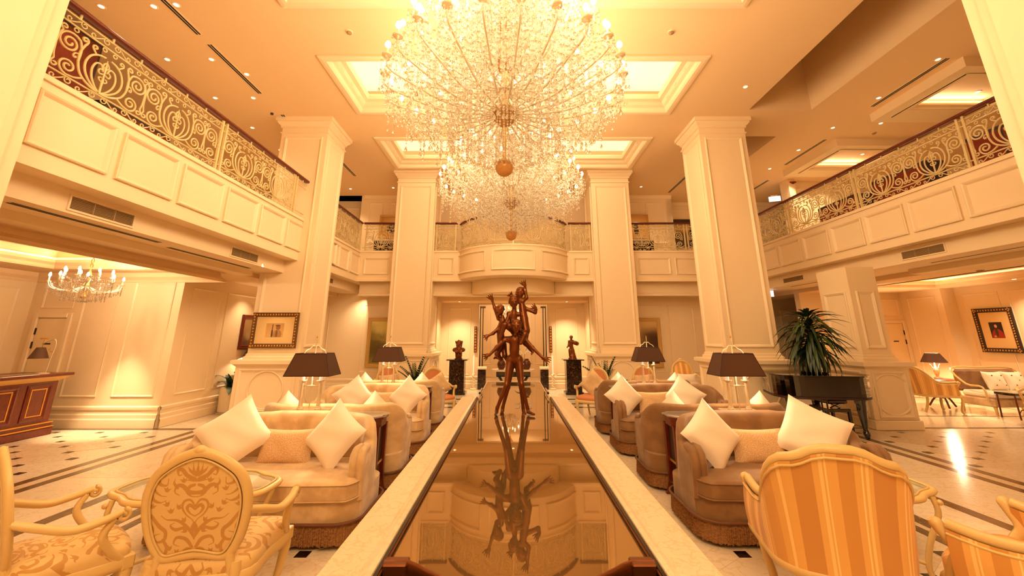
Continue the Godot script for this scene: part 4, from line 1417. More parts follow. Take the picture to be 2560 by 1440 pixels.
func rows_from(outl: Array, lev: Array) -> Array:
	# lev: [inset scale, y]; outline of Vector2 round the origin
	var P := []
	for q in lev:
		var row := PackedVector3Array()
		for p: Vector2 in outl:
			var l := p.length()
			var s := maxf(0.0, (l - q[0]) / l)
			row.append(Vector3(p.x * s, q[1], p.y * s))
		P.append(row)
	return P

func sofa_proto(vm: Material) -> Node3D:
	var t := thing("sofa", "sofa", "sofa")
	var W := 1.74
	var D := 0.84
	var hull := rrect(W - 0.06, D - 0.06, 0.2, 8)
	obj("base", mb().ext(hull, 0.10, 0.34, true), vm, t)
	# fringe of threads: a fine zigzag skirt
	var fr := []
	var cur := rrect(W - 0.02, D - 0.02, 0.2, 10)
	var pts := []
	for k in cur.size():
		var a: Vector2 = cur[k]
		var c: Vector2 = cur[(k + 1) % cur.size()]
		var n := maxi(1, int(a.distance_to(c) / 0.0085))
		for q in n: pts.append(a.lerp(c, float(q) / n))
	var P := []
	for k in pts.size():
		var a: Vector2 = pts[k]
		var d := a.normalized()
		var o := 0.007 * (1 if k % 2 else -1) + rng.randf_range(-0.002, 0.002)
		var lo := 0.022 + rng.randf_range(0.0, 0.016)
		P.append(PackedVector3Array([Vector3(a.x, 0.175, a.y), Vector3(a.x + d.x * o, 0.15, a.y + d.y * o), Vector3(a.x + d.x * (o + 0.008), lo, a.y + d.y * (o + 0.008))]))
	var fb := mb()
	fb.grid(P, true, false)
	tag(obj("fringe", fb, M.fringe, t), "", "", "", "stuff")
	var cp := []
	for p: Vector2 in rrect(W, D, 0.2, 10): cp.append(Vector3(p.x, 0.178, p.y))
	obj("cord_trim", mb().tube(cp, 0.012, 6, true), M.cord, t)
	# seat cushion, T-shaped with a domed top
	var o2 := v2([-0.66, -0.3, 0.66, -0.3, 0.68, 0.14, 0.80, 0.17, 0.83, 0.26, 0.78, 0.38, 0.66, 0.41, 0.0, 0.425, -0.66, 0.41, -0.78, 0.38, -0.83, 0.26, -0.80, 0.17, -0.68, 0.14])
	o2.reverse()
	var outl := smooth(o2, 5, true)
	var cu := mb()
	cu.grid(rows_from(outl, [[0.05, 0.315], [0.01, 0.325], [0.0, 0.345], [0.0, 0.43], [0.008, 0.45], [0.05, 0.468], [0.14, 0.48], [0.3, 0.487], [2.0, 0.49]]), false, true)
	obj("seat_cushion", cu, vm, t)
	for y in [0.332, 0.447]:
		var pp := []
		for p: Vector2 in outl: pp.append(Vector3(p.x * 1.003, y, p.y * 1.003))
		obj("piping", mb().tube(pp, 0.006, 5, true), vm, t)
	# back and arms: one upholstered shell swept round a U
	var path := []
	var hw := W / 2 - 0.085
	for k in 5: path.append(Vector2(hw, lerpf(0.24, -0.02, k / 4.0)))
	for k in 9:
		var a := PI / 2 * k / 8.0
		path.append(Vector2(hw - 0.42 + cos(a) * 0.42, -0.02 - sin(a) * 0.32))
	for k in range(1, 8): path.append(Vector2(lerpf(hw - 0.42, -hw + 0.42, k / 8.0), -0.34))
	var half := path.size()
	for k in range(13, -1, -1): path.append(Vector2(-path[k].x, path[k].y))
	var SP := []
	var L := path.size()
	for k in L:
		var a: Vector2 = path[maxi(k - 1, 0)]
		var c: Vector2 = path[mini(k + 1, L - 1)]
		var d := (c - a).normalized()
		var o := Vector2(-d.y, d.x)
		if o.dot(path[k]) < 0 and k != L / 2: o = -o
		var s := minf(k, L - 1 - k)
		var h := 0.65 + 0.21 * smoothstep(2.0, 8.5, s)
		if s > 13: h += 0.01
		var flare := 0.03 * smoothstep(9.0, 13.0, s) - 0.03 * smoothstep(3.0, 7.0, s) * (1.0 - smoothstep(9.0, 13.0, s))
		var row := PackedVector3Array()
		for q in [[0.055, 0.14], [0.06, 0.35], [0.062 + flare * 0.4, h - 0.12], [0.065 + flare, h - 0.03], [0.04 + flare, h - 0.004], [0.0 + flare, h], [-0.045 + flare * 0.6, h - 0.02], [-0.065, h - 0.09], [-0.07, 0.5], [-0.05, 0.3]]:
			row.append(Vector3(path[k].x + o.x * q[0], q[1], path[k].y + o.y * q[0]))
		SP.append(row)
	var sh := mb()
	sh.grid(SP)
	for e in [0, L - 1]:
		var row: PackedVector3Array = SP[e]
		var ctr := Vector3(path[e].x, 0.4, path[e].y + 0.03)
		for j in row.size():
			var j2 := (j + 1) % row.size()
			if e == 0: sh.tri(ctr, row[j], row[j2])
			else: sh.tri(ctr, row[j2], row[j])
	obj("backrest", sh, vm, t)
	# padded fronts of the arms
	for s in [-1.0, 1.0]:
		for q in [-0.03, 0.03]:
			obj("arm_roll", mb().tube([Vector3(s * (hw + q), 0.3, 0.25), Vector3(s * (hw + q), 0.55, 0.265), Vector3(s * (hw + q), 0.62, 0.25), Vector3(s * (hw + q), 0.655, 0.2), Vector3(s * (hw + q), 0.66, 0.1)], [0.034, 0.036, 0.036, 0.034, 0.026], 10), vm, t)
	return t

func console_proto() -> Node3D:
	var t := thing("console_table", "console", "table")
	var top := v2([-0.78, -0.09, -0.70, -0.17, 0.70, -0.17, 0.78, -0.09, 0.78, 0.09, 0.70, 0.17, -0.70, 0.17, -0.78, 0.09])
	obj("table_top", mb().ext(top, 0.765, 0.785), M.wood, t)
	var gl := []
	for p: Vector2 in top: gl.append(p * 1.012)
	obj("glass_top", mb().ext(gl, 0.785, 0.797), M.pane, t)
	var ap := []
	for p: Vector2 in top: ap.append(p * Vector2(0.975, 0.93))
	obj("apron", mb().ext(ap, 0.69, 0.765), M.wood, t)
	for sx in [-1.0, 1.0]:
		for sz in [-1.0, 1.0]:
			var b := mb()
			var P := []
			for q in [[0.70, 0.0, 0.026], [0.5, 0.0, 0.024], [0.25, 0.0, 0.02], [0.12, 0.005, 0.017], [0.05, 0.02, 0.018], [0.0, 0.04, 0.02]]:
				var c := Vector3(sx * (0.735 + q[1]), q[0], sz * (0.125 + q[1] * 0.5))
				P.append(PackedVector3Array([c + Vector3(-q[2], 0, -q[2]), c + Vector3(-q[2], 0, q[2]), c + Vector3(q[2], 0, q[2]), c + Vector3(q[2], 0, -q[2])]))
			for i in P.size() - 1:
				for j in 4: b.quad(P[i + 1][j], P[i + 1][(j + 1) % 4], P[i][(j + 1) % 4], P[i][j])
			obj("leg", b, M.wood, t)
		obj("end_panel", mb().bx(sx * 0.715, sx * 0.73, 0.36, 0.70, -0.10, 0.10), M.dark, t)
		for y in [0.34, 0.12]: obj("stretcher", mb().bx(sx * 0.72, sx * 0.745, y - 0.012, y + 0.012, -0.12, 0.12, 0.003), M.brass, t)
	obj("shelf", mb().bx(-0.74, 0.74, 0.335, 0.35, -0.13, 0.13, 0.003), M.wood, t)
	return t

func lamp_proto() -> Node3D:
	var t := thing("table_lamp", "lamp", "lamp")
	var b := mb()
	var P := []
	for q in [[0.155, 0.085, 0.0], [0.16, 0.09, 0.006], [0.185, 0.105, 0.03], [0.185, 0.105, 0.038], [0.17, 0.092, 0.043], [0.0, 0.0, 0.043]]:
		P.append([Vector3(-q[0], q[2], q[1]), Vector3(q[0], q[2], q[1]), Vector3(q[0], q[2], -q[1]), Vector3(-q[0], q[2], -q[1])])
	for i in P.size() - 1:
		for j in 4: b.quad(P[i][j], P[i][(j + 1) % 4], P[i + 1][(j + 1) % 4], P[i + 1][j])
	obj("base", b, M.silver, t)
	for s in [-1.0, 1.0]:
		obj("column", mb().lathe([0.0, 0.043, 0.034, 0.043, 0.034, 0.06, 0.026, 0.066, 0.026, 0.075, 0.021, 0.08, 0.015, 0.30, 0.012, 0.31, 0.022, 0.325, 0.042, 0.335, 0.042, 0.341, 0.0, 0.341], 14, Vector3(s * 0.095, 0, 0)), M.silver, t)
		obj("candle", mb().lathe([0.017, 0.341, 0.017, 0.41, 0.0, 0.41], 10, Vector3(s * 0.095, 0, 0)), M.wax, t)
		obj("bulb", mb().ball(Vector3(s * 0.095, 0.455, 0), Vector3(0.024, 0.04, 0.024), 10, 8), M.lamp, t)
		omni(Vector3(s * 0.095, 0.455, 0), 0.75, WARM2, 0.02, t, "bulb_light")
	obj("rod", mb().tube([Vector3(0, 0.043, 0), Vector3(0, 0.79, 0)], 0.006, 8), M.silver, t)
	obj("crossbar", mb().tube([Vector3(-0.095, 0.285, 0), Vector3(0.095, 0.285, 0)], 0.006, 8), M.silver, t)
	obj("knob", mb().ball(Vector3(0, 0.285, 0), 0.014, 10, 8), M.silver, t)
	var sh := mb()
	for f in [0.0, -0.005]:
		var lo := [Vector2(0.24 + f, 0.15 + f), 0.395]
		var hi := [Vector2(0.165 + f, 0.10 + f), 0.62]
		var c := []
		for q in [lo, hi]: c.append([Vector3(-q[0].x, q[1], q[0].y), Vector3(q[0].x, q[1], q[0].y), Vector3(q[0].x, q[1], -q[0].y), Vector3(-q[0].x, q[1], -q[0].y)])
		for j in 4:
			if f == 0.0: sh.quad(c[0][j], c[0][(j + 1) % 4], c[1][(j + 1) % 4], c[1][j])
			else: sh.quad(c[0][(j + 1) % 4], c[0][j], c[1][j], c[1][(j + 1) % 4])
	var so := obj("lamp_shade", sh, M.shade, t)
	var tr := mb()
	for q in [[0.24, 0.15, 0.395], [0.165, 0.10, 0.62]]: tr.tube([Vector3(-q[0], q[2], q[1]), Vector3(q[0], q[2], q[1]), Vector3(q[0], q[2], -q[1]), Vector3(-q[0], q[2], -q[1])], 0.005, 5, true)
	for sx in [-1.0, 1.0]:
		for sz in [-1.0, 1.0]: tr.tube([Vector3(sx * 0.24, 0.395, sz * 0.15), Vector3(sx * 0.165, 0.62, sz * 0.10)], 0.004, 5)
	obj("shade_trim", tr, M.shadetrim, so)
	for s in [-1.0, 1.0]: obj("top_scroll", mb().tube(smooth(v3([0, 0.70, 0, s * 0.03, 0.705, 0, s * 0.06, 0.675, 0, s * 0.1, 0.655, 0, s * 0.12, 0.62, 0]), 4), 0.005, 6), M.silver, t)
	obj("finial", mb().lathe([0.004, 0.78, 0.009, 0.79, 0.004, 0.81, 0.0, 0.815], 8), M.brass, t)
	return t

func scallop(w: float, d: float, n := 96) -> Array:
	var o := []
	for k in n:
		var a := TAU * k / n
		var r := 1.0 + 0.045 * cos(4 * a) + 0.02 * cos(8 * a + PI) - 0.05 * pow(absf(sin(2 * a)), 6.0) * 0.3
		var e := 0.82
		o.append(Vector2(signf(cos(a)) * pow(absf(cos(a)), e) * w / 2 * r, signf(sin(a)) * pow(absf(sin(a)), e) * d / 2 * r))
	return o

func coffee_proto() -> Node3D:
	var t := thing("coffee_table", "coffee", "table")
	var o := scallop(1.02, 0.62)
	var rim := []
	for p: Vector2 in o: rim.append(Vector3(p.x, 0.56, p.y))
	obj("rim", mb().tube(rim, 0.02, 8, true, false, 1.25), M.cream, t)
	var rb := []
	for p: Vector2 in o: rb.append(Vector3(p.x * 0.955, 0.578, p.y * 0.94))
	obj("rim_bead", mb().tube(rb, 0.006, 6, true), M.cream, t)
	var g := []
	for p: Vector2 in o: g.append(p * Vector2(0.965, 0.95))
	obj("glass_top", mb().ext(g, 0.562, 0.574, true), M.pane, t)
	for sx in [-1.0, 1.0]:
		for sz in [-1.0, 1.0]:
			obj("leg", mb().tube(smooth(v3([sx * 0.40, 0.55, sz * 0.22, sx * 0.40, 0.45, sz * 0.235, sx * 0.34, 0.28, sz * 0.2, sx * 0.31, 0.12, sz * 0.18, sx * 0.34, 0.02, sz * 0.2, sx * 0.355, 0.012, sz * 0.21]), 4), 0.017, 7), M.cream, t)
			obj("knob", mb().ball(Vector3(sx * 0.42, 0.525, sz * 0.245), 0.018, 8, 6), M.cream, t)
	obj("stretcher", mb().tube(smooth(v3([-0.32, 0.14, -0.18, 0.0, 0.2, 0.0, 0.32, 0.14, 0.18]), 6), 0.012, 6), M.cream, t)
	obj("stretcher", mb().tube(smooth(v3([-0.32, 0.14, 0.18, 0.0, 0.2, 0.0, 0.32, 0.14, -0.18]), 6), 0.012, 6), M.cream, t)
	return t

func back_xf(p: Vector2, y0: float, z0: float, tilt: float, off := 0.0) -> Vector3:
	# point of the tilted back plane
	return Vector3(p.x, y0 + p.y * cos(tilt) - off * sin(tilt) * -1.0, z0 - p.y * sin(tilt) + off * cos(tilt))

func louis_proto(fab: Material, loop: Array, nm: String) -> Node3D:
	# open-arm carved chair; front towards +z
	var t := thing(nm, "chair", "chair")
	var tilt := 0.2
	var y0 := 0.46
	var z0 := -0.25
	var cl := smooth(loop, 6, true)
	var ctr := Vector2(0, 0.3)
	var fp := []
	var inner := []
	var beadf := []
	var beadb := []
	for p: Vector2 in cl:
		fp.append(back_xf(p, y0, z0, tilt))
		var q := ctr + (p - ctr) * (1.0 - 0.028 / (p - ctr).length())
		inner.append(q)
		beadf.append(back_xf(q, y0, z0, tilt, 0.018))
		beadb.append(back_xf(q, y0, z0, tilt, -0.018))
	obj("back_frame", mb().tube(fp, 0.027, 8, true, false, 0.85), M.cream, t)
	obj("frame_bead", mb().tube(beadb, 0.006, 5, true), M.cream, t)
	obj("frame_bead", mb().tube(beadf, 0.006, 5, true), M.cream, t)
	for s in [1.0, -1.0]:
		var b := mb()
		var P := []
		for f in [1.0, 0.92, 0.75, 0.5, 0.25, 0.001]:
			var row := PackedVector3Array()
			for p: Vector2 in inner: row.append(back_xf(ctr + (p - ctr) * f, y0, z0, tilt, s * (0.012 + (0.02 if s > 0 else 0.008) * (1 - f * f))))
			P.append(row)
		var k0 := b.v.size()
		if s < 0: P.reverse()
		b.grid(P, false, true)
		var fl := [1.0, 0.92, 0.75, 0.5, 0.25, 0.001]
		if s < 0: fl.reverse()
		var u := 0
		for f in fl:
			for p: Vector2 in inner:
				var q: Vector2 = ctr + (p - ctr) * f
				b.uv[k0 + u] = Vector2(0.5 + q.x / 0.52, 1.0 - (q.y - 0.02) / 0.54)
				u += 1
		obj("back_panel", b, fab, t)
	# carved crest
	obj("crest", mb().tube(smooth([back_xf(Vector2(-0.09, 0.555), y0, z0, tilt), back_xf(Vector2(-0.03, 0.59), y0, z0, tilt), back_xf(Vector2(0.0, 0.60), y0, z0, tilt), back_xf(Vector2(0.03, 0.59), y0, z0, tilt), back_xf(Vector2(0.09, 0.555), y0, z0, tilt)], 4), [0.01, 0.012, 0.014, 0.016, 0.018, 0.02, 0.022, 0.024, 0.026, 0.024, 0.022, 0.02, 0.018, 0.016, 0.014, 0.012, 0.01], 7), M.cream, t)
	# seat
	var so := v2([-0.25, -0.25, 0.25, -0.25, 0.29, 0.0, 0.31, 0.22, 0.24, 0.28, 0.0, 0.30, -0.24, 0.28, -0.31, 0.22, -0.29, 0.0])
	so.reverse()
	var sc := smooth(so, 5, true)
	var se := mb()
	se.grid(rows_from(sc, [[0.0, 0.40], [-0.004, 0.43], [0.006, 0.46], [0.05, 0.485], [0.13, 0.497], [0.9, 0.50]]), false, true)
	for k in se.v.size(): se.uv[k] = Vector2(0.5 + se.v[k].x / 0.62, 0.5 + (se.v[k].z + (se.v[k].y - 0.5)) / 0.62)
	obj("seat_cushion", se, fab, t)
	var rl := mb()
	rl.grid(rows_from(sc, [[0.03, 0.335], [-0.008, 0.34], [-0.014, 0.365], [-0.008, 0.395], [0.004, 0.405], [0.04, 0.405]]), false, true)
	obj("seat_rail", rl, M.cream, t)
	for s in [-1.0, 1.0]:
		obj("leg", mb().tube(smooth(v3([s * 0.26, 0.40, 0.24, s * 0.285, 0.32, 0.265, s * 0.27, 0.18, 0.25, s * 0.245, 0.06, 0.235, s * 0.27, 0.012, 0.26]), 4), [0.034, 0.036, 0.038, 0.038, 0.036, 0.034, 0.031, 0.028, 0.026, 0.024, 0.021, 0.019, 0.018, 0.018, 0.019, 0.021, 0.023], 8), M.cream, t)
		obj("leg", mb().tube(smooth(v3([s * 0.22, 0.45, -0.25, s * 0.23, 0.32, -0.26, s * 0.225, 0.16, -0.29, s * 0.22, 0.012, -0.35]), 4), [0.03, 0.031, 0.03, 0.029, 0.028, 0.027, 0.025, 0.024, 0.022, 0.021, 0.02, 0.019, 0.02], 8), M.cream, t)
		obj("back_stile", mb().tube([Vector3(s * 0.2, 0.40, -0.25), back_xf(Vector2(s * 0.185, 0.05), y0, z0, tilt)], 0.024, 8), M.cream, t)
		var arm := smooth([back_xf(Vector2(s * 0.265, 0.27), y0, z0, tilt), Vector3(s * 0.31, 0.685, -0.2), Vector3(s * 0.345, 0.635, -0.05), Vector3(s * 0.355, 0.645, 0.08), Vector3(s * 0.345, 0.665, 0.17)], 5)
		var ar := [0.018, 0.019, 0.02, 0.021, 0.022, 0.022, 0.022, 0.022, 0.022, 0.022, 0.022, 0.022, 0.022, 0.022, 0.022, 0.022, 0.021, 0.021, 0.02, 0.02, 0.02]
		var ao := obj("arm", mb().tube(arm, ar, 8, false, true, 1.25), M.cream, t)
		var sp := []
		for k in 22:
			var a := PI / 2 - TAU * 1.35 * k / 21.0
			var r := lerpf(0.032, 0.006, k / 21.0)
			sp.append(Vector3(s * 0.345, 0.645 + sin(a) * r, 0.18 + cos(a) * r))
		obj("arm_scroll", mb().tube(sp, 0.013, 7, false, true, 1.6), M.cream, ao)
		obj("arm_support", mb().tube(smooth(v3([s * 0.345, 0.64, 0.14, s * 0.335, 0.56, 0.10, s * 0.315, 0.47, 0.15, s * 0.29, 0.39, 0.23]), 4), [0.019, 0.02, 0.021, 0.022, 0.023, 0.023, 0.022, 0.022, 0.022, 0.023, 0.024, 0.025, 0.026], 8), M.cream, t)
		var ro := obj("corner_block", mb().box(Vector3(s * 0.29, 0.372, 0.262), Vector3(0.062, 0.075, 0.062), 0.006), M.cream, t)
		var fl2 := mb()
		for k in 8: fl2.ball(Vector3(s * 0.29 + cos(TAU * k / 8) * 0.014, 0.372 + sin(TAU * k / 8) * 0.014, 0.294), Vector3(0.008, 0.008, 0.005), 6, 4)
		fl2.ball(Vector3(s * 0.29, 0.372, 0.295), 0.007, 6, 4)
		obj("rosette", fl2, M.cream, ro)
	return t

func bergere_proto(fab: Material, nm: String) -> Node3D:
	# closed-arm tub chair, striped; front towards +z
	var t := thing(nm, "chair", "chair")
	var path := []
	for k in 7: path.append(Vector2(lerpf(0.36, 0.315, k / 6.0), lerpf(0.22, -0.12, k / 6.0)))
	for k in range(1, 8):
		var a := PI / 2 * k / 8.0
		path.append(Vector2(0.315 - 0.16 + cos(a) * 0.16, -0.12 - sin(a) * 0.20))
	for k in 4: path.append(Vector2(lerpf(0.155, 0.0, k / 3.0), -0.32 - 0.02 * sin(PI / 2 * k / 3.0)))
	var half := path.size()
	for k in range(half - 2, -1, -1): path.append(Vector2(-path[k].x, path[k].y))
	var L := path.size()
	var dist := [0.0]
	for k in range(1, L): dist.append(dist[-1] + path[k].distance_to(path[k - 1]))
	var top := []
	var bot := []
	var P := []
	var Q := []
	for k in L:
		var a: Vector2 = path[maxi(k - 1, 0)]
		var c: Vector2 = path[mini(k + 1, L - 1)]
		var d := (c - a).normalized()
		var o := Vector2(d.y, -d.x)
		if o.dot(path[k] + Vector2(0, 0.02)) < 0: o = -o
		var s := minf(k, L - 1 - k)
		var h := 0.645 - 0.02 * sin(PI * clampf(s / 6.0, 0, 1)) + 0.30 * smoothstep(5.0, 13.0, s) + 0.06 * smoothstep(13.0, 16.0, s)
		var lean := 0.10 * smoothstep(5.0, 14.0, s)
		var rowo := PackedVector3Array()
		var rowi := PackedVector3Array()
		for q in 9:
			var f := q / 8.0
			var y := lerpf(0.36, h - 0.015, f)
			var e := lean * f * f + 0.012 * sin(PI * f)
			rowo.append(Vector3(path[k].x + o.x * (0.03 + e), y, path[k].y + o.y * (0.03 + e)))
			rowi.append(Vector3(path[k].x + o.x * (-0.03 + e * 0.9), y, path[k].y + o.y * (-0.03 + e * 0.9)))
		P.append(rowo)
		rowi.reverse()
		Q.append(rowi)
		top.append(Vector3(path[k].x + o.x * lean, h, path[k].y + o.y * lean))
		bot.append(Vector3(path[k].x + o.x * 0.012, 0.355, path[k].y + o.y * 0.012))
	for w in [P, Q]:
		var b := mb()
		b.grid(w)
		var i := 0
		for k in L:
			for q in 9:
				b.uv[i] = Vector2(dist[k] / 0.62 + 0.05, q / 8.0)
				i += 1
		obj("outer_back" if w == P else "inner_back", b, fab, t)
	obj("top_rail", mb().tube(top, 0.03, 9, false, true, 0.9), M.cream, t)
	var bead := []
	for k in L: bead.append((P[k][8] as Vector3) + Vector3(0, -0.022, 0))
	obj("rail_bead", mb().tube(bead, 0.008, 5), M.cream, t)
	obj("seat_rail", mb().tube(bot + [Vector3(-0.30, 0.355, 0.30), Vector3(0.0, 0.355, 0.33), Vector3(0.30, 0.355, 0.30)], 0.032, 8, true, false, 0.8), M.cream, t)
	var so := v2([-0.25, -0.28, 0.25, -0.28, 0.29, 0.0, 0.32, 0.2, 0.28, 0.31, 0.0, 0.34, -0.28, 0.31, -0.32, 0.2, -0.29, 0.0])
	so.reverse()
	var sc := smooth(so, 5, true)
	var se := mb()
	se.grid(rows_from(sc, [[0.02, 0.36], [0.0, 0.38], [0.0, 0.45], [0.02, 0.475], [0.1, 0.49], [0.9, 0.495]]), false, true)
	for k in se.v.size(): se.uv[k] = Vector2(se.v[k].x / 0.62, se.v[k].z)
	obj("seat_cushion", se, fab, t)
	for s in [-1.0, 1.0]:
		var e := 0 if s > 0 else L - 1
		var tp: Vector3 = top[e]
		obj("arm_post", mb().tube(smooth([tp + Vector3(s * 0.02, 0.012, 0.05), tp + Vector3(s * 0.008, -0.02, 0.03), tp + Vector3(-s * 0.01, -0.12, -0.015), tp + Vector3(-s * 0.03, -0.2, 0.02), Vector3(s * 0.315, 0.35, 0.27)], 4), [0.02, 0.026, 0.03, 0.031, 0.03, 0.029, 0.028, 0.027, 0.027, 0.028, 0.029, 0.03, 0.03, 0.031, 0.032, 0.033, 0.034], 8), M.cream, t)
		obj("leg", mb().tube(smooth(v3([s * 0.30, 0.36, 0.27, s * 0.315, 0.28, 0.29, s * 0.295, 0.15, 0.27, s * 0.275, 0.05, 0.26, s * 0.295, 0.012, 0.28]), 4), 0.026, 8), M.cream, t)
		obj("leg", mb().tube(smooth(v3([s * 0.22, 0.36, -0.27, s * 0.23, 0.25, -0.28, s * 0.225, 0.12, -0.31, s * 0.22, 0.012, -0.36]), 4), 0.025, 8), M.cream, t)
	return t

func build_seating() -> void:
	fabric_mats()
	var s0 := sofa_proto(M.velvet)
	s0.position = Vector3(-2.12, 0, -3.97)
	s0.set_meta("label", "tan velvet sofa with dark fringe and three cushions, nearest on the left of the pool")
	s0.set_meta("group", "velvet sofas beside the pool")
	var sd := sofa_proto(M.velvetdark)
	sd.position = Vector3(2.33, 0, -4.0)
	sd.set_meta("label", "brown-gold velvet sofa with fringe and three cushions, nearest on the right of the pool")
	sd.set_meta("group", "velvet sofas beside the pool")
	for side in [-1, 1]:
		var src := s0 if side < 0 else sd
		var x := -2.12 if side < 0 else 2.33
		var nm := "left" if side < 0 else "right"
		var o := dup(src, "velvet sofa facing away, back to back with the nearest %s one across the lamp table" % nm, Vector3(x, 0, -5.11), PI)
		o.scale = Vector3(1, 1, 0.86)
		dup(src, "velvet sofa facing the viewer, second of that kind down the %s side of the pool" % nm, Vector3(x, 0, -6.43))
		o = dup(src, "farthest velvet sofa on the %s of the pool, facing away behind the second lamp" % nm, Vector3(x, 0, -7.60), PI)
		o.scale = Vector3(1, 1, 0.9)
	var c0 := console_proto()
	c0.position = Vector3(-2.15, 0, -4.57)
	c0.set_meta("label", "narrow red-brown console table with glass top between the two nearest left sofas")
	dup(c0, "narrow red-brown console table with glass top between the two nearest right sofas", Vector3(2.38, 0, -4.58))
	dup(c0, "narrow red-brown console table under the far lamp on the left of the pool", Vector3(-2.15, 0, -7.04))
	dup(c0, "narrow red-brown console table under the far lamp on the right of the pool", Vector3(2.38, 0, -7.04))
	var l0 := lamp_proto()
	l0.position = Vector3(-2.20, 0.797, -4.57)
	l0.set_meta("label", "twin-column table lamp with dark shade on the nearest left console table")
	l0.set_meta("group", "twin-column lamps with dark pleated shades")
	dup(l0, "twin-column table lamp with dark shade on the nearest right console table", Vector3(2.40, 0.797, -4.58))
	dup(l0, "twin-column table lamp with dark shade on the far left console table", Vector3(-2.11, 0.797, -7.04))
	dup(l0, "twin-column table lamp with dark shade on the far right console table", Vector3(2.26, 0.797, -7.04))
	var t0 := coffee_proto()
	t0.position = Vector3(-2.27, 0, -3.2)
	t0.set_meta("label", "cream scalloped coffee table with glass top before the nearest left sofa")
	dup(t0, "cream scalloped coffee table mostly hidden behind the striped chair on the right", Vector3(2.40, 0, -3.26))
	dup(t0, "small cream glass-topped table between the facing sofas on the right", Vector3(1.98, 0, -5.75)).scale = Vector3(0.55, 0.95, 0.55)
	# cushions on the sofas
	var D := PI / 4
	cushion(Vector3(-2.58, 0.73, -3.99), 0.50, 0.50, D - 0.14, 0.35, 0.25, M.silk, "large pale silk cushion on its corner at the left end of the nearest left sofa")
	cushion(Vector3(-2.13, 0.60, -4.07), 0.52, 0.32, 0.0, 0.3, 0.0, M.boucle, "nubbly beige lumbar cushion in the middle of the nearest left sofa")
	cushion(Vector3(-1.66, 0.72, -3.98), 0.47, 0.47, D + 0.2, 0.35, -0.3, M.silk, "large pale silk cushion on its corner at the right end of the nearest left sofa")
	cushion(Vector3(1.79, 0.72, -3.98), 0.47, 0.47, D - 0.12, 0.35, 0.3, M.silk, "large pale silk cushion on its corner at the left end of the nearest right sofa")
	cushion(Vector3(2.26, 0.60, -4.08), 0.52, 0.32, 0.0, 0.3, 0.0, M.boucle, "nubbly beige lumbar cushion in the middle of the nearest right sofa")
	cushion(Vector3(2.72, 0.73, -3.98), 0.52, 0.52, D + 0.3, 0.4, -0.3, M.silk, "large pale silk cushion on its corner at the right end of the nearest right sofa")
	for side in [-1, 1]:
		var x := -2.12 if side < 0 else 2.33
		var nm := "left" if side < 0 else "right"
		cushion(Vector3(x - (0.31 if side < 0 else 0.67) + 0.0, 0.72, -6.43), 0.46, 0.46, D - 0.1, 0.35, 0.2, M.silk, "pale silk cushion on its corner, left end of the second %s sofa facing the viewer" % nm)
		cushion(Vector3(x + 0.1 * side * -1.0 * (1.0 if side < 0 else 2.0), 0.62, -6.50), 0.50, 0.32, 0.0, 0.3, 0.0, M.boucle, "beige lumbar cushion in the middle of the second %s sofa facing the viewer" % nm)
		cushion(Vector3(x + (0.5 if side < 0 else 0.24), 0.72, -6.43), 0.46, 0.46, D + 0.1, 0.35, -0.2, M.silk, "pale silk cushion on its corner, right end of the second %s sofa facing the viewer" % nm)
		for q in [[-0.5, "left"], [0.5, "right"]]:
			cushion(Vector3(x + q[0], 0.69, -5.02), 0.46, 0.46, D, 0.35, PI, M.silk, "pale cushion peeking over the back of the %s sofa that faces away, %s end" % [nm, q[1]])
			cushion(Vector3(x + q[0], 0.69, -7.5), 0.46, 0.46, D, 0.35, PI, M.silk, "pale cushion tip over the back of the farthest %s sofa, %s end" % [nm, q[1]])
	# carved chairs
	var cart := v2([0, 0.585, 0.08, 0.565, 0.16, 0.52, 0.225, 0.46, 0.262, 0.36, 0.262, 0.25, 0.235, 0.13, 0.19, 0.045, 0.15, 0.02, 0.08, 0.03, 0.0, 0.04, -0.08, 0.03, -0.15, 0.02, -0.19, 0.045, -0.235, 0.13, -0.262, 0.25, -0.262, 0.36, -0.225, 0.46, -0.16, 0.52, -0.08, 0.565])
	var ch := louis_proto(M.damask, cart, "damask_armchair")
	ch.position = Vector3(-1.75, 0, -2.72)
	ch.scale = Vector3(0.95, 0.96, 0.95)
	ch.rotation.y = PI + 0.10
	ch.set_meta("label", "cream carved armchair with gold damask, seen from behind at the left coffee table")
	dup(ch, "cream carved armchair with gold damask cut by the left edge of the picture", Vector3(-2.58, 0, -2.62), 2.55).scale = Vector3(0.9, 0.96, 0.88)
	var be := bergere_proto(M.stripe, "striped_tub_chair")
	be.position = Vector3(1.87, 0, -2.78)
	be.rotation.y = PI - 0.36
	be.set_meta("label", "large gold striped tub chair with cream frame, seen from behind on the right")
	dup(be, "gold striped tub chair cut by the bottom right corner of the picture", Vector3(2.66, 0, -2.33), PI + 0.38)
	# oval-backed chairs at the far end
	var oval := []
	for k in 20: oval.append(Vector2(sin(TAU * k / 20) * 0.235, 0.29 + cos(TAU * k / 20) * 0.27))
	var ov := louis_proto(M.salmon, oval, "oval_back_armchair")
	ov.position = Vector3(-1.55, 0, -8.62)
	ov.rotation.y = 0.5
	ov.scale = Vector3(0.95, 0.93, 0.95)
	ov.set_meta("label", "oval-backed salmon armchair with a leaning cushion, beside the left dark pedestal")
	for q in [[1.62, -8.6, -0.5, "oval-backed salmon armchair with a leaning cushion, beside the right dark pedestal"], [-2.75, -9.2, 0.3, "oval-backed salmon armchair seen behind the far left lamp"], [2.85, -9.2, -0.3, "oval-backed salmon armchair seen behind the far right lamp"]]:
		dup(ov, q[3], Vector3(q[0], 0, q[1]), q[2]).scale = Vector3(0.95, 0.93, 0.95)
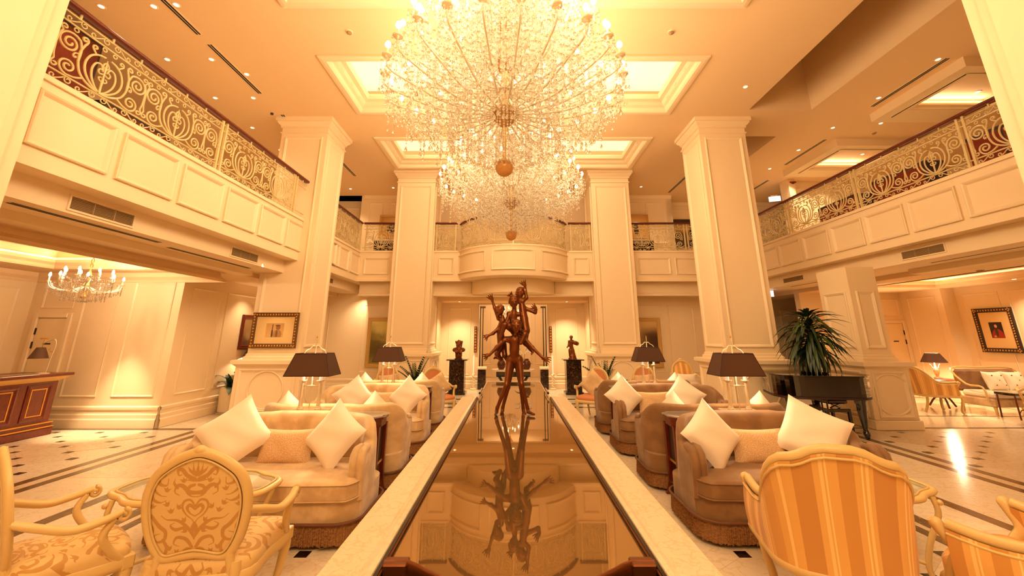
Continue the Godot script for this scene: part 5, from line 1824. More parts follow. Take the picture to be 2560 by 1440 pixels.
	cushion(Vector3(-1.53, 0.63, -8.60), 0.42, 0.42, 0.5, 0.3, 0.5, M.velvet, "tan cushion leaning in the oval-backed chair by the left pedestal")
	cushion(Vector3(1.62, 0.66, -8.60), 0.44, 0.44, -0.7, 0.3, -0.5, M.velvet, "tan cushion leaning in the oval-backed chair by the right pedestal")
	cushion(Vector3(-2.72, 0.62, -9.16), 0.40, 0.36, 0.1, 0.3, 0.3, M.velvet, "small tan cushion in the chair behind the far left lamp")
	cushion(Vector3(2.84, 0.62, -9.16), 0.40, 0.36, 0.1, 0.3, -0.3, M.velvet, "small tan cushion in the chair behind the far right lamp")
	var so := louis_proto(M.stripe, oval, "striped_armchair")
	so.position = Vector3(4.12, 0, -10.0)
	so.rotation.y = -0.1
	so.set_meta("label", "striped oval-backed armchair with a pink cushion left of the right near pillar")
	cushion(Vector3(4.12, 0.62, -9.98), 0.44, 0.24, 0.0, 0.3, -0.1, M.silk, "pale pink cushion in the striped oval-backed armchair")

var bones := []

func limb(q: Array) -> void:
	# a chain of joints in cm: x, y, z, radius
	for i in range(0, q.size() - 4, 4):
		bones.append([Vector3(q[i], q[i + 1], q[i + 2]) * 0.01, q[i + 3] * 0.01, Vector3(q[i + 4], q[i + 5], q[i + 6]) * 0.01, q[i + 7] * 0.01, 0.02])

func bone(a: Vector3, ra: float, c: Vector3, rc: float, bl := 0.008) -> void:
	bones.append([a, ra, c, rc, bl])

func hand(q: Array) -> void:
	# wrist and fingertip in cm; palm, four fingers and a thumb
	var w := Vector3(q[0], q[1], q[2]) * 0.01
	var tp := Vector3(q[3], q[4], q[5]) * 0.01
	var d := tp - w
	var nr := Vector3(-d.y, d.x, 0).normalized()
	var palm := w + d * 0.45
	bone(w, 0.017, palm, 0.020, 0.012)
	for i in 4:
		var s := i - 1.5
		var base := palm + nr * s * 0.014
		var mid := base + d * 0.32 * (1.0 - 0.08 * absf(s)) + nr * s * 0.010 + Vector3(0, 0, 0.008)
		var tip := base + d * 0.64 * (1.0 - 0.12 * absf(s)) + nr * s * 0.018 + Vector3(0, 0, 0.026)
		bone(base, 0.010, mid, 0.009, 0.003)
		bone(mid, 0.009, tip, 0.0072, 0.003)
	var th := w + d * 0.22 - nr * 0.022
	bone(w + d * 0.12, 0.014, th, 0.0115)
	bone(th, 0.0115, th + d * 0.3 - nr * 0.008, 0.0085)

func head(q: Array, fx: float, fz: float) -> void:
	# centre in cm and skull radius; fx, fz: where the face looks
	var c := Vector3(q[0], q[1], q[2]) * 0.01
	var r: float = q[3] * 0.01
	var f := Vector3(fx, 0, fz).normalized()
	var s := f.cross(Vector3.UP)
	bone(c + Vector3(0, 0.25 * r, 0) - f * 0.15 * r, r, c + Vector3(0, -0.35 * r, 0) + f * 0.1 * r, r * 0.84)
	bone(c + Vector3(0, -0.75 * r, 0) + f * 0.42 * r, r * 0.5, c + Vector3(0, -1.08 * r, 0) + f * 0.52 * r, r * 0.36)
	bone(c + Vector3(0, -0.02 * r, 0) + f * 0.92 * r, r * 0.12, c + Vector3(0, -0.42 * r, 0) + f * 1.1 * r, r * 0.17)
	for k in [-1.0, 1.0]:
		bone(c + Vector3(0, 0.08 * r, 0) + f * 0.88 * r + s * k * 0.2 * r, r * 0.14, c + Vector3(0, 0.06 * r, 0) + f * 0.74 * r + s * k * 0.52 * r, r * 0.14)
		bone(c + s * k * 0.95 * r - f * 0.05 * r, r * 0.15, c + s * k * 0.95 * r + Vector3(0, -0.4 * r, 0), r * 0.11)
	bone(c + Vector3(0, -0.72 * r, 0) + f * 0.86 * r - s * 0.2 * r, r * 0.09, c + Vector3(0, -0.72 * r, 0) + f * 0.86 * r + s * 0.2 * r, r * 0.09)
	bone(c + Vector3(0, -0.86 * r, 0) + f * 0.82 * r - s * 0.16 * r, r * 0.09, c + Vector3(0, -0.86 * r, 0) + f * 0.82 * r + s * 0.16 * r, r * 0.09)

func sdf_mesh(cell: float) -> MB:
	# surface nets over the smooth union of the tapered bones
	var lo := Vector3.ONE * 1e9
	var hi := -lo
	for q in bones:
		for p in [[q[0], q[1]], [q[2], q[3]]]:
			lo = lo.min(p[0] - Vector3.ONE * (p[1] + 3 * cell))
			hi = hi.max(p[0] + Vector3.ONE * (p[1] + 3 * cell))
	var nx := int((hi.x - lo.x) / cell) + 2
	var ny := int((hi.y - lo.y) / cell) + 2
	var nz := int((hi.z - lo.z) / cell) + 2
	var F := PackedFloat32Array()
	F.resize(nx * ny * nz)
	F.fill(1.0)
	for q in bones:
		var a: Vector3 = q[0]
		var ra: float = q[1]
		var ab: Vector3 = q[2] - a
		var dr: float = q[3] - ra
		var il := 1.0 / maxf(ab.length_squared(), 1e-9)
		var blend: float = q[4]
		var mg := maxf(ra, q[3]) + blend + 1.8 * cell
		var l2 := (a.min(q[2]) - Vector3.ONE * mg - lo) / cell
		var h2 := (a.max(q[2]) + Vector3.ONE * mg - lo) / cell
		var z0 := maxi(0, int(l2.z))
		var z1 := mini(nz - 1, int(h2.z) + 1)
		for y in range(maxi(0, int(l2.y)), mini(ny - 1, int(h2.y) + 1) + 1):
			for x in range(maxi(0, int(l2.x)), mini(nx - 1, int(h2.x) + 1) + 1):
				var p := Vector3(lo.x + x * cell, lo.y + y * cell, lo.z + z0 * cell) - a
				var k := (y * nx + x) * nz + z0
				for z in range(z0, z1 + 1):
					var t := clampf(p.dot(ab) * il, 0.0, 1.0)
					var d := (p - ab * t).length() - ra - dr * t
					var e := F[k]
					var h := blend - absf(d - e)
					if h > 0.0: F[k] = minf(d, e) - h * h * 0.25 / blend
					elif d < e: F[k] = d
					p.z += cell
					k += 1
	var b := mb()
	var id := {}
	var sx := nz
	var sy := nx * nz
	var off := [0, 1, sx, sx + 1, sy, sy + 1, sy + sx, sy + sx + 1]
	var V := PackedVector3Array()
	for y in ny - 1:
		for x in nx - 1:
			var k := y * sy + x * sx
			for z in nz - 1:
				var f0 := F[k]
				if f0 < 0.12:
					var neg := 0
					for o in 8:
						if F[k + off[o]] < 0.0: neg += 1
					if neg > 0 and neg < 8:
						var s := Vector3.ZERO
						var c := 0
						for o in 8:
							var fo := F[k + off[o]]
							for ax in 3:
								var o2: int = o | (1 << ax)
								if o2 == o: continue
								var f2 := F[k + off[o2]]
								if (fo < 0.0) != (f2 < 0.0):
									var t := fo / (fo - f2)
									var q := Vector3((o >> 1) & 1, (o >> 2) & 1, o & 1)
									if ax == 0: q.z += t
									elif ax == 1: q.x += t
									else: q.y += t
									s += q
									c += 1
						id[k] = V.size()
						V.append(lo + (Vector3(x, y, z) + s / c) * cell)
				k += 1
	var N := PackedVector3Array()
	N.resize(V.size())
	for k: int in id:
		var f0 := F[k]
		for ax in 3:
			var st: int = [1, sx, sy][ax]
			var u: int = [sx, sy, 1][ax]
			var w: int = [sy, 1, sx][ax]
			if (f0 < 0.0) == (F[k + st] < 0.0): continue
			if not (id.has(k - u) and id.has(k - w) and id.has(k - u - w)): continue
			var q := [id[k], id[k - u], id[k - u - w], id[k - w]]
			var m := (V[q[2]] - V[q[0]]).cross(V[q[3]] - V[q[1]])
			# outwards is towards growing distance
			var g := Vector3(1 if ax == 1 else 0, 1 if ax == 2 else 0, 1 if ax == 0 else 0) * (1.0 if f0 < 0.0 else -1.0)
			if m.dot(g) < 0:
				q.reverse()
				m = -m
			for i in q: N[i] += m
			b.ix.append_array(PackedInt32Array([q[0], q[2], q[1], q[0], q[3], q[2]]))
	b.v = V
	for i in N.size(): N[i] = N[i].normalized()
	b.n = N
	b.uv.resize(V.size())
	return b

func build_statue() -> void:
	var t := thing("bronze_sculpture", "tall bronze sculpture of slender bald figures climbing on one another, standing in the pool", "sculpture", Vector3(0, 0.53, -6.05))
	bones = []
	head([2.9, 122, 8, 7.8], 0, 1)
	limb([1.8, 110.7, 3, 3.4, 1.2, 104.4, 0, 4])
	limb([-12.9, 102.7, 0, 4, 0.6, 101.6, 2, 6.8, 15.3, 102.7, 0, 4])
	limb([0.6, 100.5, 2, 8, -0, 88.1, 2, 6.8, -0, 77.4, 0, 6.8])
	limb([-5.8, 75.2, 0, 5.6, 6.4, 75.2, 0, 5.6])
	limb([-12.9, 102.7, 0, 3.7, -25.4, 91.6, 8, 2.7, -35.3, 81.4, 16, 1.9])
	hand([-35.3, 81.4, 16, -43.4, 77.8, 20])
	limb([15.3, 102.7, 0, 3.7, 25.9, 91.1, 8, 2.7, 37.9, 79.3, 16, 1.9])
	hand([37.9, 79.3, 16, 49.8, 73, 20])
	limb([-7, 72.4, 0, 5.4, -11.4, 40.5, 8, 3.4, -24.4, 8.8, 0, 2.4, -25.5, 3.2, -2, 2.6])
	limb([-25.5, 3, 0, 2.4, -26.7, 2, 12, 1.5])
	limb([7.5, 72.4, 0, 5.4, 10.1, 41.6, 8, 3.4, 18, 9.8, 0, 2.4, 19.7, 3.7, -2, 2.6])
	limb([19.6, 3.5, 0, 2.4, 27.5, 2.2, 10, 1.5])
	limb([-2.9, 72.6, -16, 5.2, -9.4, 34.5, -16, 3.2, -16.9, 6.9, -18, 2.3, -17.4, 2.1, -18, 2.4])
	limb([-17.4, 2.1, -18, 2.2, -19.5, 0.6, -8, 1.4])
	limb([3.7, 72.6, -16, 5.2, 10, 34.5, -16, 3.2, 12.8, 5.5, -20, 2.3, 13.4, 1.2, -20, 2.4])
	limb([13.4, 1.2, -20, 2.2, 16, -0.3, -10, 1.4])
	limb([0.7, 75.7, -12, 6.4, 0.7, 98.6, -12, 6.8])
	head([-1.1, 157.6, -2, 7.4], 0.15, 1)
	limb([0.1, 148.2, -4, 3.2, -0.5, 141.2, -5, 4])
	limb([-1.1, 138.8, -5, 5, -1.7, 127.1, -6, 6, 0.7, 114.3, -8, 6.8])
	limb([-8.3, 140, -5, 3.6, 6.7, 138.8, -5, 3.6])
	limb([0.1, 114.2, -6, 5.3, -14.1, 123.2, 6, 3.7, -19.9, 106.2, 5, 2.7, -21, 91.5, 2, 2.2])
	limb([-21, 91.5, 2, 2, -24.9, 87.1, 6, 1.3])
	limb([3.7, 114.2, -6, 5.3, 15.1, 109.5, 8, 3.7, 9.2, 97.2, 10, 2.6])
	limb([-7.7, 139.4, -5, 3, -11.8, 126.8, 2, 2.6, -2.3, 117.5, 8, 1.8])
	head([8.8, 172.5, -12, 7.2], -0.7, 0.5)
	limb([9.4, 164.5, -12, 3, 11.2, 154.8, -12, 4])
	limb([11.8, 151.2, -12, 5.3, 14.7, 132.5, -10, 6, 16.8, 115.4, -6, 6.8])
	limb([11.2, 156.6, -12, 3.2, 18.6, 164.3, -10, 2.8, 16.9, 180.2, -10, 1.8])
	hand([16.9, 180.2, -10, 12.6, 189.3, -8])
	limb([13, 150, -12, 3.2, 31.7, 142, -10, 2.7, 33.5, 146.1, -8, 1.8])
	hand([33.5, 146.1, -8, 26.8, 151.9, -6])
	limb([8.7, 157.7, -10, 2.9, -1.1, 161.5, -6, 2.4, -4.1, 165.6, -4, 1.7])
	hand([-4.1, 165.6, -4, -7.7, 169.6, -2])
	limb([16.9, 114.3, -8, 5.6, 16.3, 96.8, -14, 3.5, 23.8, 88.9, -10, 2.8, 26.6, 84.4, -6, 1.8])
	limb([26.6, 84.4, -6, 1.7, 25.1, 81.2, -2, 1.2])
	head([-21.5, 145.1, -2, 6.8], -0.55, 0.8)
	limb([-17.9, 135.2, -4, 2.9, -17.3, 130.5, -5, 3.8])
	limb([-17.9, 128.2, -5, 4.8, -21.5, 115.4, -8, 5.4, -19.1, 95.7, -14, 6.2])
	limb([-23.8, 132.2, -3, 2.9, -29.3, 147.9, 0, 2.5, -33, 158.6, 0, 1.7])
	hand([-33, 158.6, 0, -37.8, 166.8, 2])
	limb([-22, 120, -6, 2.9, -31.3, 111.3, -2, 2.4, -38.3, 107.9, 0, 1.7])
	hand([-38.3, 107.9, 0, -44, 103.9, 2])
	limb([-19, 94.5, -12, 5.4, -25.3, 82.2, -6, 3.7, -20.1, 74, -12, 2.6])
	limb([-20.1, 74, -12, 2.8, -27.4, 77.2, -16, 2, -30.2, 75.1, -12, 1.3])
	limb([-16.7, 94.5, -16, 5.3, -14.2, 79.7, -12, 3.6, -10.7, 72.6, -16, 2.8])
	obj("figures", sdf_mesh(0.0085), M.bronze, t)
	for s in [-1.0, 1.0]:
		obj("foot_plate", mb().lathe([0.0, -0.22, 0.06, -0.22, 0.06, -0.004, 0.0, -0.004], 14, Vector3(s * 0.22, 0, 0.0)), M.darkbronze, t)

func blade(len: float, w: float, droop: float, fold := 0.25) -> ArrayMesh:
	# a long leaf from the origin along +z, rising then drooping
	var b := mb()
	var P := []
	for k in 9:
		var t := k / 8.0
		var ww := w * (0.35 + 0.65 * sin(PI * minf(1.0, t * 0.9 + 0.12))) * (1.0 if t < 0.97 else 0.1)
		var c := Vector3(0, len * (0.35 * t - droop * t * t), len * t * (1.0 - 0.25 * droop * t))
		P.append(PackedVector3Array([c + Vector3(-ww / 2, 0, 0), c - Vector3(0, ww * fold, 0), c + Vector3(ww / 2, 0, 0)]))
	b.grid(P)
	return b.mesh()

func leaf_at(parent: Node, m: Mesh, mt: Material, p: Vector3, yaw: float, pitch: float, sc := 1.0) -> void:
	var o := obj("leaf", m, mt, parent)
	o.basis = Basis(Vector3.UP, yaw) * Basis(Vector3.RIGHT, -pitch) * Basis().scaled(Vector3.ONE * sc)
	o.position = p

func canvas(w: int, h: int, f: Callable) -> StandardMaterial3D:
	var im := Image.create(w, h, false, Image.FORMAT_RGB8)
	for y in h:
		for x in w: im.set_pixel(x, y, f.call((x + 0.5) / w, (y + 0.5) / h))
	var m := mat(Color.WHITE, 0.5)
	m.albedo_texture = ImageTexture.create_from_image(im)
	return m

func picture(label: String, xf: Transform3D, w: float, h: float, fw: float, fm: Material, art: Material, mount := 0.0, aw := 0.0, ah := 0.0, carved := 0) -> Node3D:
	var t := thing("framed_picture", label, "picture")
	t.transform = xf
	var f := mb()
	f.frame(w, h, [0.0, 0.0, 0.0, 0.03, fw * 0.25, 0.045, fw * 0.5, 0.03, fw * 0.75, 0.036, fw, 0.016, fw, 0.0])
	obj("picture_frame", f, fm, t)
	if carved > 0:
		var c := mb()
		for s in 4:
			var L := w if s % 2 == 0 else h
			var n := int(L / 0.055)
			for k in n:
				var u := -L / 2 + L * (k + 0.5) / n
				var v: float = (h if s % 2 == 0 else w) / 2 - fw * 0.5
				var p := Vector3(u, v, 0.035)
				if s == 1: p = Vector3(v, u, 0.035)
				elif s == 2: p = Vector3(u, -v, 0.035)
				elif s == 3: p = Vector3(-v, u, 0.035)
				c.ball(p, Vector3(0.02, 0.02, 0.014), 6, 4)
		tag(obj("carving", c, M.gold, t), "", "", "", "stuff")
	if mount > 0.0:
		var g := mb()
		g.quad(Vector3(-w / 2 + fw, -h / 2 + fw, 0.008), Vector3(w / 2 - fw, -h / 2 + fw, 0.008), Vector3(w / 2 - fw, h / 2 - fw, 0.008), Vector3(-w / 2 + fw, h / 2 - fw, 0.008))
		obj("mount", g, mat(Color(0.85, 0.70, 0.46), 0.7), t)
	else:
		aw = w - 2 * fw
		ah = h - 2 * fw
	var a := mb()
	a.quad(Vector3(-aw / 2, -ah / 2, 0.011), Vector3(aw / 2, -ah / 2, 0.011), Vector3(aw / 2, ah / 2, 0.011), Vector3(-aw / 2, ah / 2, 0.011))
	obj("picture_sheet", a, art, t)
	obj("backing", mb().bx(-w / 2 + 0.01, w / 2 - 0.01, -h / 2 + 0.01, h / 2 - 0.01, -0.012, 0.006), M.dark, t)
	return t

func el(x: float, y: float, cx: float, cy: float, rx: float, ry: float) -> bool:
	return pow((x - cx) / rx, 2) + pow((y - cy) / ry, 2) < 1.0

func build_piano() -> void:
	var t := thing("grand_piano", "small glossy black grand piano with closed lid behind the right sofas", "piano")
	var pl := v2([4.50, -7.55, 4.40, -7.2, 4.46, -6.95, 4.62, -6.84, 4.9, -6.78, 5.3, -6.72, 5.55, -6.70, 5.82, -6.92, 5.9, -7.25, 5.95, -8.1, 5.6, -8.15, 5.0, -8.1, 4.65, -7.9])
	var out := smooth(pl, 3, true)
	obj("case", mb().ext(out, 0.66, 0.955), M.black, t)
	var lid := []
	for p: Vector2 in out: lid.append(Vector2(5.2, -7.4) + (p - Vector2(5.2, -7.4)) * 1.025)
	obj("lid", mb().ext(lid, 0.958, 0.982), M.black, t)
	obj("bottom_rail", mb().ext(out, 0.62, 0.655), M.dark, t)
	for q in [[5.66, -6.98], [5.62, -7.95], [4.72, -7.3]]:
		obj("leg", mb().lathe([0.05, 0.09, 0.035, 0.12, 0.035, 0.16, 0.055, 0.3, 0.075, 0.5, 0.08, 0.56, 0.09, 0.58, 0.09, 0.62], 8, Vector3(q[0], 0, q[1])), M.black, t)
		var c := mb()
		c.tube([Vector3(q[0] - 0.015, 0.035, q[1]), Vector3(q[0] + 0.015, 0.035, q[1])], 0.035, 10)
		c.bx(q[0] - 0.03, q[0] + 0.03, 0.05, 0.09, q[1] - 0.03, q[1] + 0.03)
		obj("caster", c, M.black, t)
	for s in [-0.06, 0.06]: obj("pedal_rod", mb().tube([Vector3(5.3, 0.62, -7.3 + s), Vector3(5.3, 0.08, -7.3 + s)], 0.014, 6), M.black, t)
	obj("pedal_box", mb().bx(5.2, 5.4, 0.05, 0.13, -7.4, -7.2, 0.01), M.black, t)
	t = thing("piano_bench", "black adjustable piano bench half hidden under the right end of the piano", "bench")
	for q in [[5.45, -7.5], [5.45, -7.85], [5.79, -7.42], [5.79, -7.8]]: obj("leg", mb().bx(q[0] - 0.022, q[0] + 0.022, 0, 0.38, q[1] - 0.022, q[1] + 0.022, 0.004), M.black, t)
	obj("apron", mb().bx(5.43, 5.81, 0.33, 0.385, -7.87, -7.4, 0.004), M.black, t)
	obj("seat", mb().bx(5.44, 5.8, 0.46, 0.53, -7.86, -7.41, 0.02), M.black, t)
	for s in [-1.0, 1.0]: obj("scissor_bar", mb().tube([Vector3(5.62 - s * 0.09, 0.385, -7.5), Vector3(5.62 + s * 0.09, 0.46, -7.5)], 0.009, 6), M.black, t)
	# tall plant in a dark green pot on the lid
	t = thing("potted_palm", "bushy plant of long dark strap leaves standing on the piano lid", "plant", Vector3(5.22, 0.982, -7.3))
	obj("saucer", mb().lathe([0.0, 0.0, 0.2, 0.0, 0.22, 0.025, 0.2, 0.03, 0.0, 0.02], 20), M.black, t)
	obj("pot", mb().lathe([0.0, 0.02, 0.10, 0.02, 0.13, 0.12, 0.14, 0.2, 0.12, 0.27, 0.13, 0.29, 0.11, 0.29, 0.0, 0.24], 16), mat(Color(0.07, 0.09, 0.03), 0.2), t)
	obj("stem", mb().tube([Vector3(0, 0.2, 0), Vector3(0.02, 0.5, 0), Vector3(0.05, 0.95, 0)], 0.025, 7), M.dark, t)
	var bl := [blade(0.66, 0.055, 0.85), blade(0.56, 0.05, 1.05), blade(0.74, 0.07, 0.65), blade(0.42, 0.10, 0.5)]
	for k in 170:
		var f := k / 170.0
		var y := 0.3 + 0.68 * f + rng.randf_range(-0.02, 0.02)
		var sc := 0.62 + 0.4 * sin(PI * clampf(f * 0.9 + 0.1, 0, 1))
		leaf_at(t, bl[k % 3] if f < 0.93 else bl[3], M.leaf if k % 4 else M.leaf2, Vector3(0.02 + 0.04 * f, y, 0), k * 2.4, lerpf(-0.35, 0.7, pow(f, 1.6)) + rng.randf_range(-0.25, 0.25), sc)

func small_chandelier(at: Vector3, D: float, R: float, n: int, label: String, lit := true) -> void:
	var t := thing("small_chandelier", label, "chandelier", at)
	obj("ceiling_cup", mb().lathe([0.0, -0.16, 0.02, -0.15, 0.03, -0.10, 0.08, -0.03, 0.09, 0.0], 14), M.gold, t)
	for k in 3: obj("chain_link", mb().tube(smooth([Vector3(0, -0.16 - k * 0.085, 0), Vector3(0.022 if k % 2 else 0.0, -0.205 - k * 0.085, 0.0 if k % 2 else 0.022), Vector3(0, -0.25 - k * 0.085, 0), Vector3(-0.022 if k % 2 else 0.0, -0.205 - k * 0.085, 0.0 if k % 2 else -0.022)], 3, true), 0.006, 5, true), M.gold, t)
	obj("stem", mb().lathe([0.0, -D + 0.06, 0.05, -D + 0.12, 0.02, -D + 0.2, 0.05, -D + 0.3, 0.02, -D + 0.36, 0.035, -D + 0.46, 0.012, -D + 0.55, 0.012, -0.4], 10), M.crystalgold, t)
	var arm := mb().tube(smooth([Vector3(0.03, -D + 0.28, 0), Vector3(R * 0.5, -D + 0.2, 0), Vector3(R * 0.9, -D + 0.24, 0), Vector3(R, -D + 0.32, 0)], 5), 0.008, 5).mesh()
	var cup := mb().lathe([0.006, -0.01, 0.035, 0.012, 0.012, 0.016, 0.010, 0.08, 0.0, 0.08], 8).mesh()
	var bulb := mb().lathe([0.008, 0.08, 0.018, 0.10, 0.012, 0.135, 0.0, 0.15], 8).mesh()
	var beads := []
	for k in n:
		var a := TAU * k / n
		obj("arm", arm, M.arm, t).rotation.y = -a
		var p := Vector3(cos(a) * R, -D + 0.33 + 0.1 * (k % 2), sin(a) * R) * Vector3(1.0 if k % 2 == 0 else 0.7, 1, 1.0 if k % 2 == 0 else 0.7)
		obj("candle_cup", cup, M.cup, t).position = p
		obj("bulb", bulb, M.bulb, t).position = p
		if k % 4 == 0 and lit: omni(p + Vector3(0, 0.11, 0), 1.1, WARM, 0.017, t, "bulb_light")
		for m in 6: beads.append(Transform3D(Basis(), p + Vector3(0, -0.02 - m * 0.028, 0)))
		for m in 10: beads.append(Transform3D(Basis(), p.lerp(Vector3(0, -D + 0.5, 0), (m + 0.5) / 10.0) + Vector3(0, -0.08 * sin(PI * (m + 0.5) / 10.0), 0)))
		for m in 8: beads.append(Transform3D(Basis(), Vector3(cos(a), 0, sin(a)) * R * (1.0 - m / 8.0) + Vector3(0, -D + 0.2 - 0.16 * sin(PI / 2 * m / 8.0), 0)))
		for m in 9: beads.append(Transform3D(Basis(), Vector3(cos(a + 0.2), 0, sin(a + 0.2)) * R * 0.6 + Vector3(0, -D + 0.3 - m * 0.03, 0)))
	multi(t, "crystal_bead", octa(0.014, 0.034), M.crystal, beads)

func build_lobby() -> void:
	small_chandelier(Vector3(-6.98, 3.1, -6.5), 1.0, 0.42, 16, "small crystal chandelier with candle bulbs over the reception on the left")
	# wall washers by the lobby wall
	for q in [[-7.15, -6.98, 4.0, "near the wall panels"], [-8.25, -5.2, 1.5, "by the reception desk"], [-8.6, -6.4, 1.0, "over the reception desk"]]:
		downlight(Vector3(q[0], 3.1 if q[1] < -6.9 else (2.8 if q[0] < -8.35 else 3.1), q[1]), "small round downlight in the reception ceiling " + q[3], "", q[2], 32)
	spot(Vector3(-7.15, 2.75, -6.95), 34.0, WARM, 19, 0.03, Vector3(0.0, -2.7, -0.55))
	for q in [[-6.05, -7.0, "before the passage"], [-6.05, -9.6, "in the passage above the potted plant"]]:
		downlight(Vector3(q[0], 2.8, q[1]), "small round downlight " + q[2], "", 4.0, 50)
	var t := thing("smoke_detector", "small smoke detector on the reception ceiling left of the small chandelier", "smoke detector", Vector3(-7.9, 3.1, -6.0))
	obj("base", mb().lathe([0.0, -0.03, 0.04, -0.025, 0.06, 0.0], 14), M.grille, t)
	# reception desk
	t = thing("reception_desk", "red-brown panelled reception desk with gold lines at the left edge", "desk")
	var zf := -7.30
	var zn := -3.2
	obj("body", mb().bx(-8.6, -7.88, 0.12, 0.86, zf, zn), M.wood, t)
	obj("plinth", mb().bx(-8.6, -7.82, 0.0, 0.12, zf - 0.05, zn, 0.01), M.wood, t)
	for q in [[0.125, -7.815], [0.19, -7.84]]: obj("gold_line", mb().bx(-8.5, q[1], q[0], q[0] + 0.018, zf - 0.045, zn), M.gold, t)
	obj("plinth_step", mb().bx(-8.6, -7.845, 0.143, 0.19, zf - 0.03, zn), M.wood, t)
	obj("cornice", mb().grid([[Vector3(-7.88, 0.86, zf), Vector3(-7.88, 0.86, zn)], [Vector3(-7.85, 0.88, zf - 0.03), Vector3(-7.85, 0.88, zn)], [Vector3(-7.80, 0.92, zf - 0.08), Vector3(-7.80, 0.92, zn)], [Vector3(-7.79, 0.94, zf - 0.09), Vector3(-7.79, 0.94, zn)]]), mat(Color(0.86, 0.68, 0.38), 0.4), t)
	obj("counter_top", mb().bx(-8.7, -7.75, 0.94, 0.985, zf - 0.12, zn, 0.012), M.wood, t)
	for q in [[-7.22, -6.86], [-6.74, -5.3], [-5.15, -3.8]]:
		var z: float = (q[0] + q[1]) / 2.0
		var w: float = q[1] - q[0]
		var f := mb()
		f.frame(w, 0.56, [0.0, 0.0, 0.0, 0.012, 0.025, 0.016, 0.045, 0.004, 0.05, 0.0])
		obj("panel", f, M.wood, t).transform = face(Vector3(-7.88, 0.535, z), Vector3.RIGHT)
		f = mb()
		f.frame(w - 0.13, 0.43, [0.0, 0.0, 0.0, 0.006, 0.016, 0.006, 0.016, 0.0])
		obj("gold_line", f, M.gold, t).transform = face(Vector3(-7.88, 0.535, z), Vector3.RIGHT)
	# adjustable lamp on the desk
	t = thing("desk_lamp", "slim curved-arm desk lamp with dark shade on the reception desk", "lamp", Vector3(-7.92, 0.985, -7.05))
	obj("base", mb().lathe([0.0, 0.0, 0.09, 0.0, 0.09, 0.014, 0.03, 0.025, 0.0, 0.025], 18), M.silver, t)
	obj("arm", mb().tube(smooth(v3([0.05, 0.02, 0.0, 0.07, 0.25, 0.0, 0.1, 0.45, 0.0, 0.06, 0.56, 0.0, -0.05, 0.53, 0.0, -0.12, 0.49, 0.0]), 5), 0.007, 6), M.silver, t)
	obj("curl", mb().tube(smooth(v3([0.085, 0.36, 0, 0.03, 0.36, 0, 0.0, 0.39, 0, 0.02, 0.42, 0]), 5), 0.004, 5), M.brass, t)
	obj("weight_bar", mb().bx(-0.19, -0.06, 0.565, 0.585, -0.01, 0.01), M.brass, t)
	obj("hanger", mb().tube([Vector3(-0.12, 0.57, 0), Vector3(-0.13, 0.43, 0)], 0.005, 6), M.brass, t)
	obj("lamp_shade", mb().lathe([0.125, 0.25, 0.055, 0.43, 0.05, 0.43, 0.12, 0.25], 20, Vector3(-0.14, 0, 0)), M.shade, t)
	tag(obj("writing_tray", mb().bx(-8.1, -7.86, 0.985, 1.0, -6.95, -6.45, 0.004), M.black), "flat dark tray lying on the reception desk", "tray")
	tag(obj("card", mb().bx(-7.84, -7.78, 0.985, 0.992, -6.9, -6.4, 0.001), mat(Color(0.95, 0.9, 0.82), 0.6)), "pale card lying at the front edge of the reception desk", "card")
	# plant, cabinet, lamp and picture in the passage
	t = thing("potted_plant", "broad-leaved green plant in a white cylinder pot beside the left near pillar", "plant", Vector3(-6.2, 0, -9.25))
	obj("pot", mb().lathe([0.0, 0.03, 0.15, 0.03, 0.165, 0.06, 0.175, 0.5, 0.17, 0.52, 0.15, 0.52, 0.0, 0.46], 22), M.pot, t)
	obj("saucer", mb().lathe([0.0, 0.0, 0.17, 0.0, 0.18, 0.02, 0.0, 0.03], 20), M.pot, t)
	var lf := [blade(0.5, 0.17, 0.9, 0.15), blade(0.42, 0.15, 0.4, 0.15)]
	for k in 11: leaf_at(t, lf[k % 2], M.leaf if k % 3 else M.leaf2, Vector3(0, 0.5, 0), k * 2.3 + 0.6, 0.35 + 0.5 * (k % 3), 0.8 + 0.06 * (k % 4))
	t = thing("side_cabinet", "dark red-brown side cabinet half hidden behind the left near pillar", "cabinet", Vector3(-6.22, 0, -10.1))
	obj("body", mb().bx(-0.18, 0.18, 0.06, 0.78, -0.45, 0.45, 0.008), M.wood, t)
	obj("cabinet_top", mb().bx(-0.2, 0.2, 0.78, 0.81, -0.47, 0.47, 0.006), M.wood, t)
	for s in [-0.22, 0.22]:
		var d := obj("door", mb().bx(0.18, 0.192, 0.1, 0.74, s - 0.2, s + 0.2, 0.003), M.wood, t)
		obj("knob", mb().ball(Vector3(0.2, 0.45, s * 0.2), 0.014, 8, 6), M.brass, d)
	t = thing("table_lamp", "dark-shaded lamp glowing on the cabinet behind the left near pillar", "lamp", Vector3(-6.25, 0.81, -9.95))
	obj("base", mb().lathe([0.0, 0.0, 0.08, 0.0, 0.08, 0.02, 0.02, 0.04, 0.035, 0.12, 0.02, 0.2, 0.012, 0.3, 0.0, 0.3], 14), M.silver, t)
	obj("lamp_shade", mb().lathe([0.2, 0.30, 0.1, 0.56, 0.095, 0.56, 0.195, 0.30], 20), M.shade, t)
	obj("bulb", mb().ball(Vector3(0, 0.38, 0), 0.035, 10, 8), M.lamp, t)
	omni(Vector3(0, 0.38, 0), 2.2, WARM2, 0.03, t, "bulb_light")
	picture("tall red-brown framed picture seen edge-on in the passage", face(Vector3(-6.44, 1.7, -10.1), Vector3.RIGHT), 0.9, 0.8, 0.09, M.wood, canvas(16, 16, func(x, y): return Color(0.6, 0.45, 0.25).lerp(Color(0.3, 0.2, 0.1), y)))
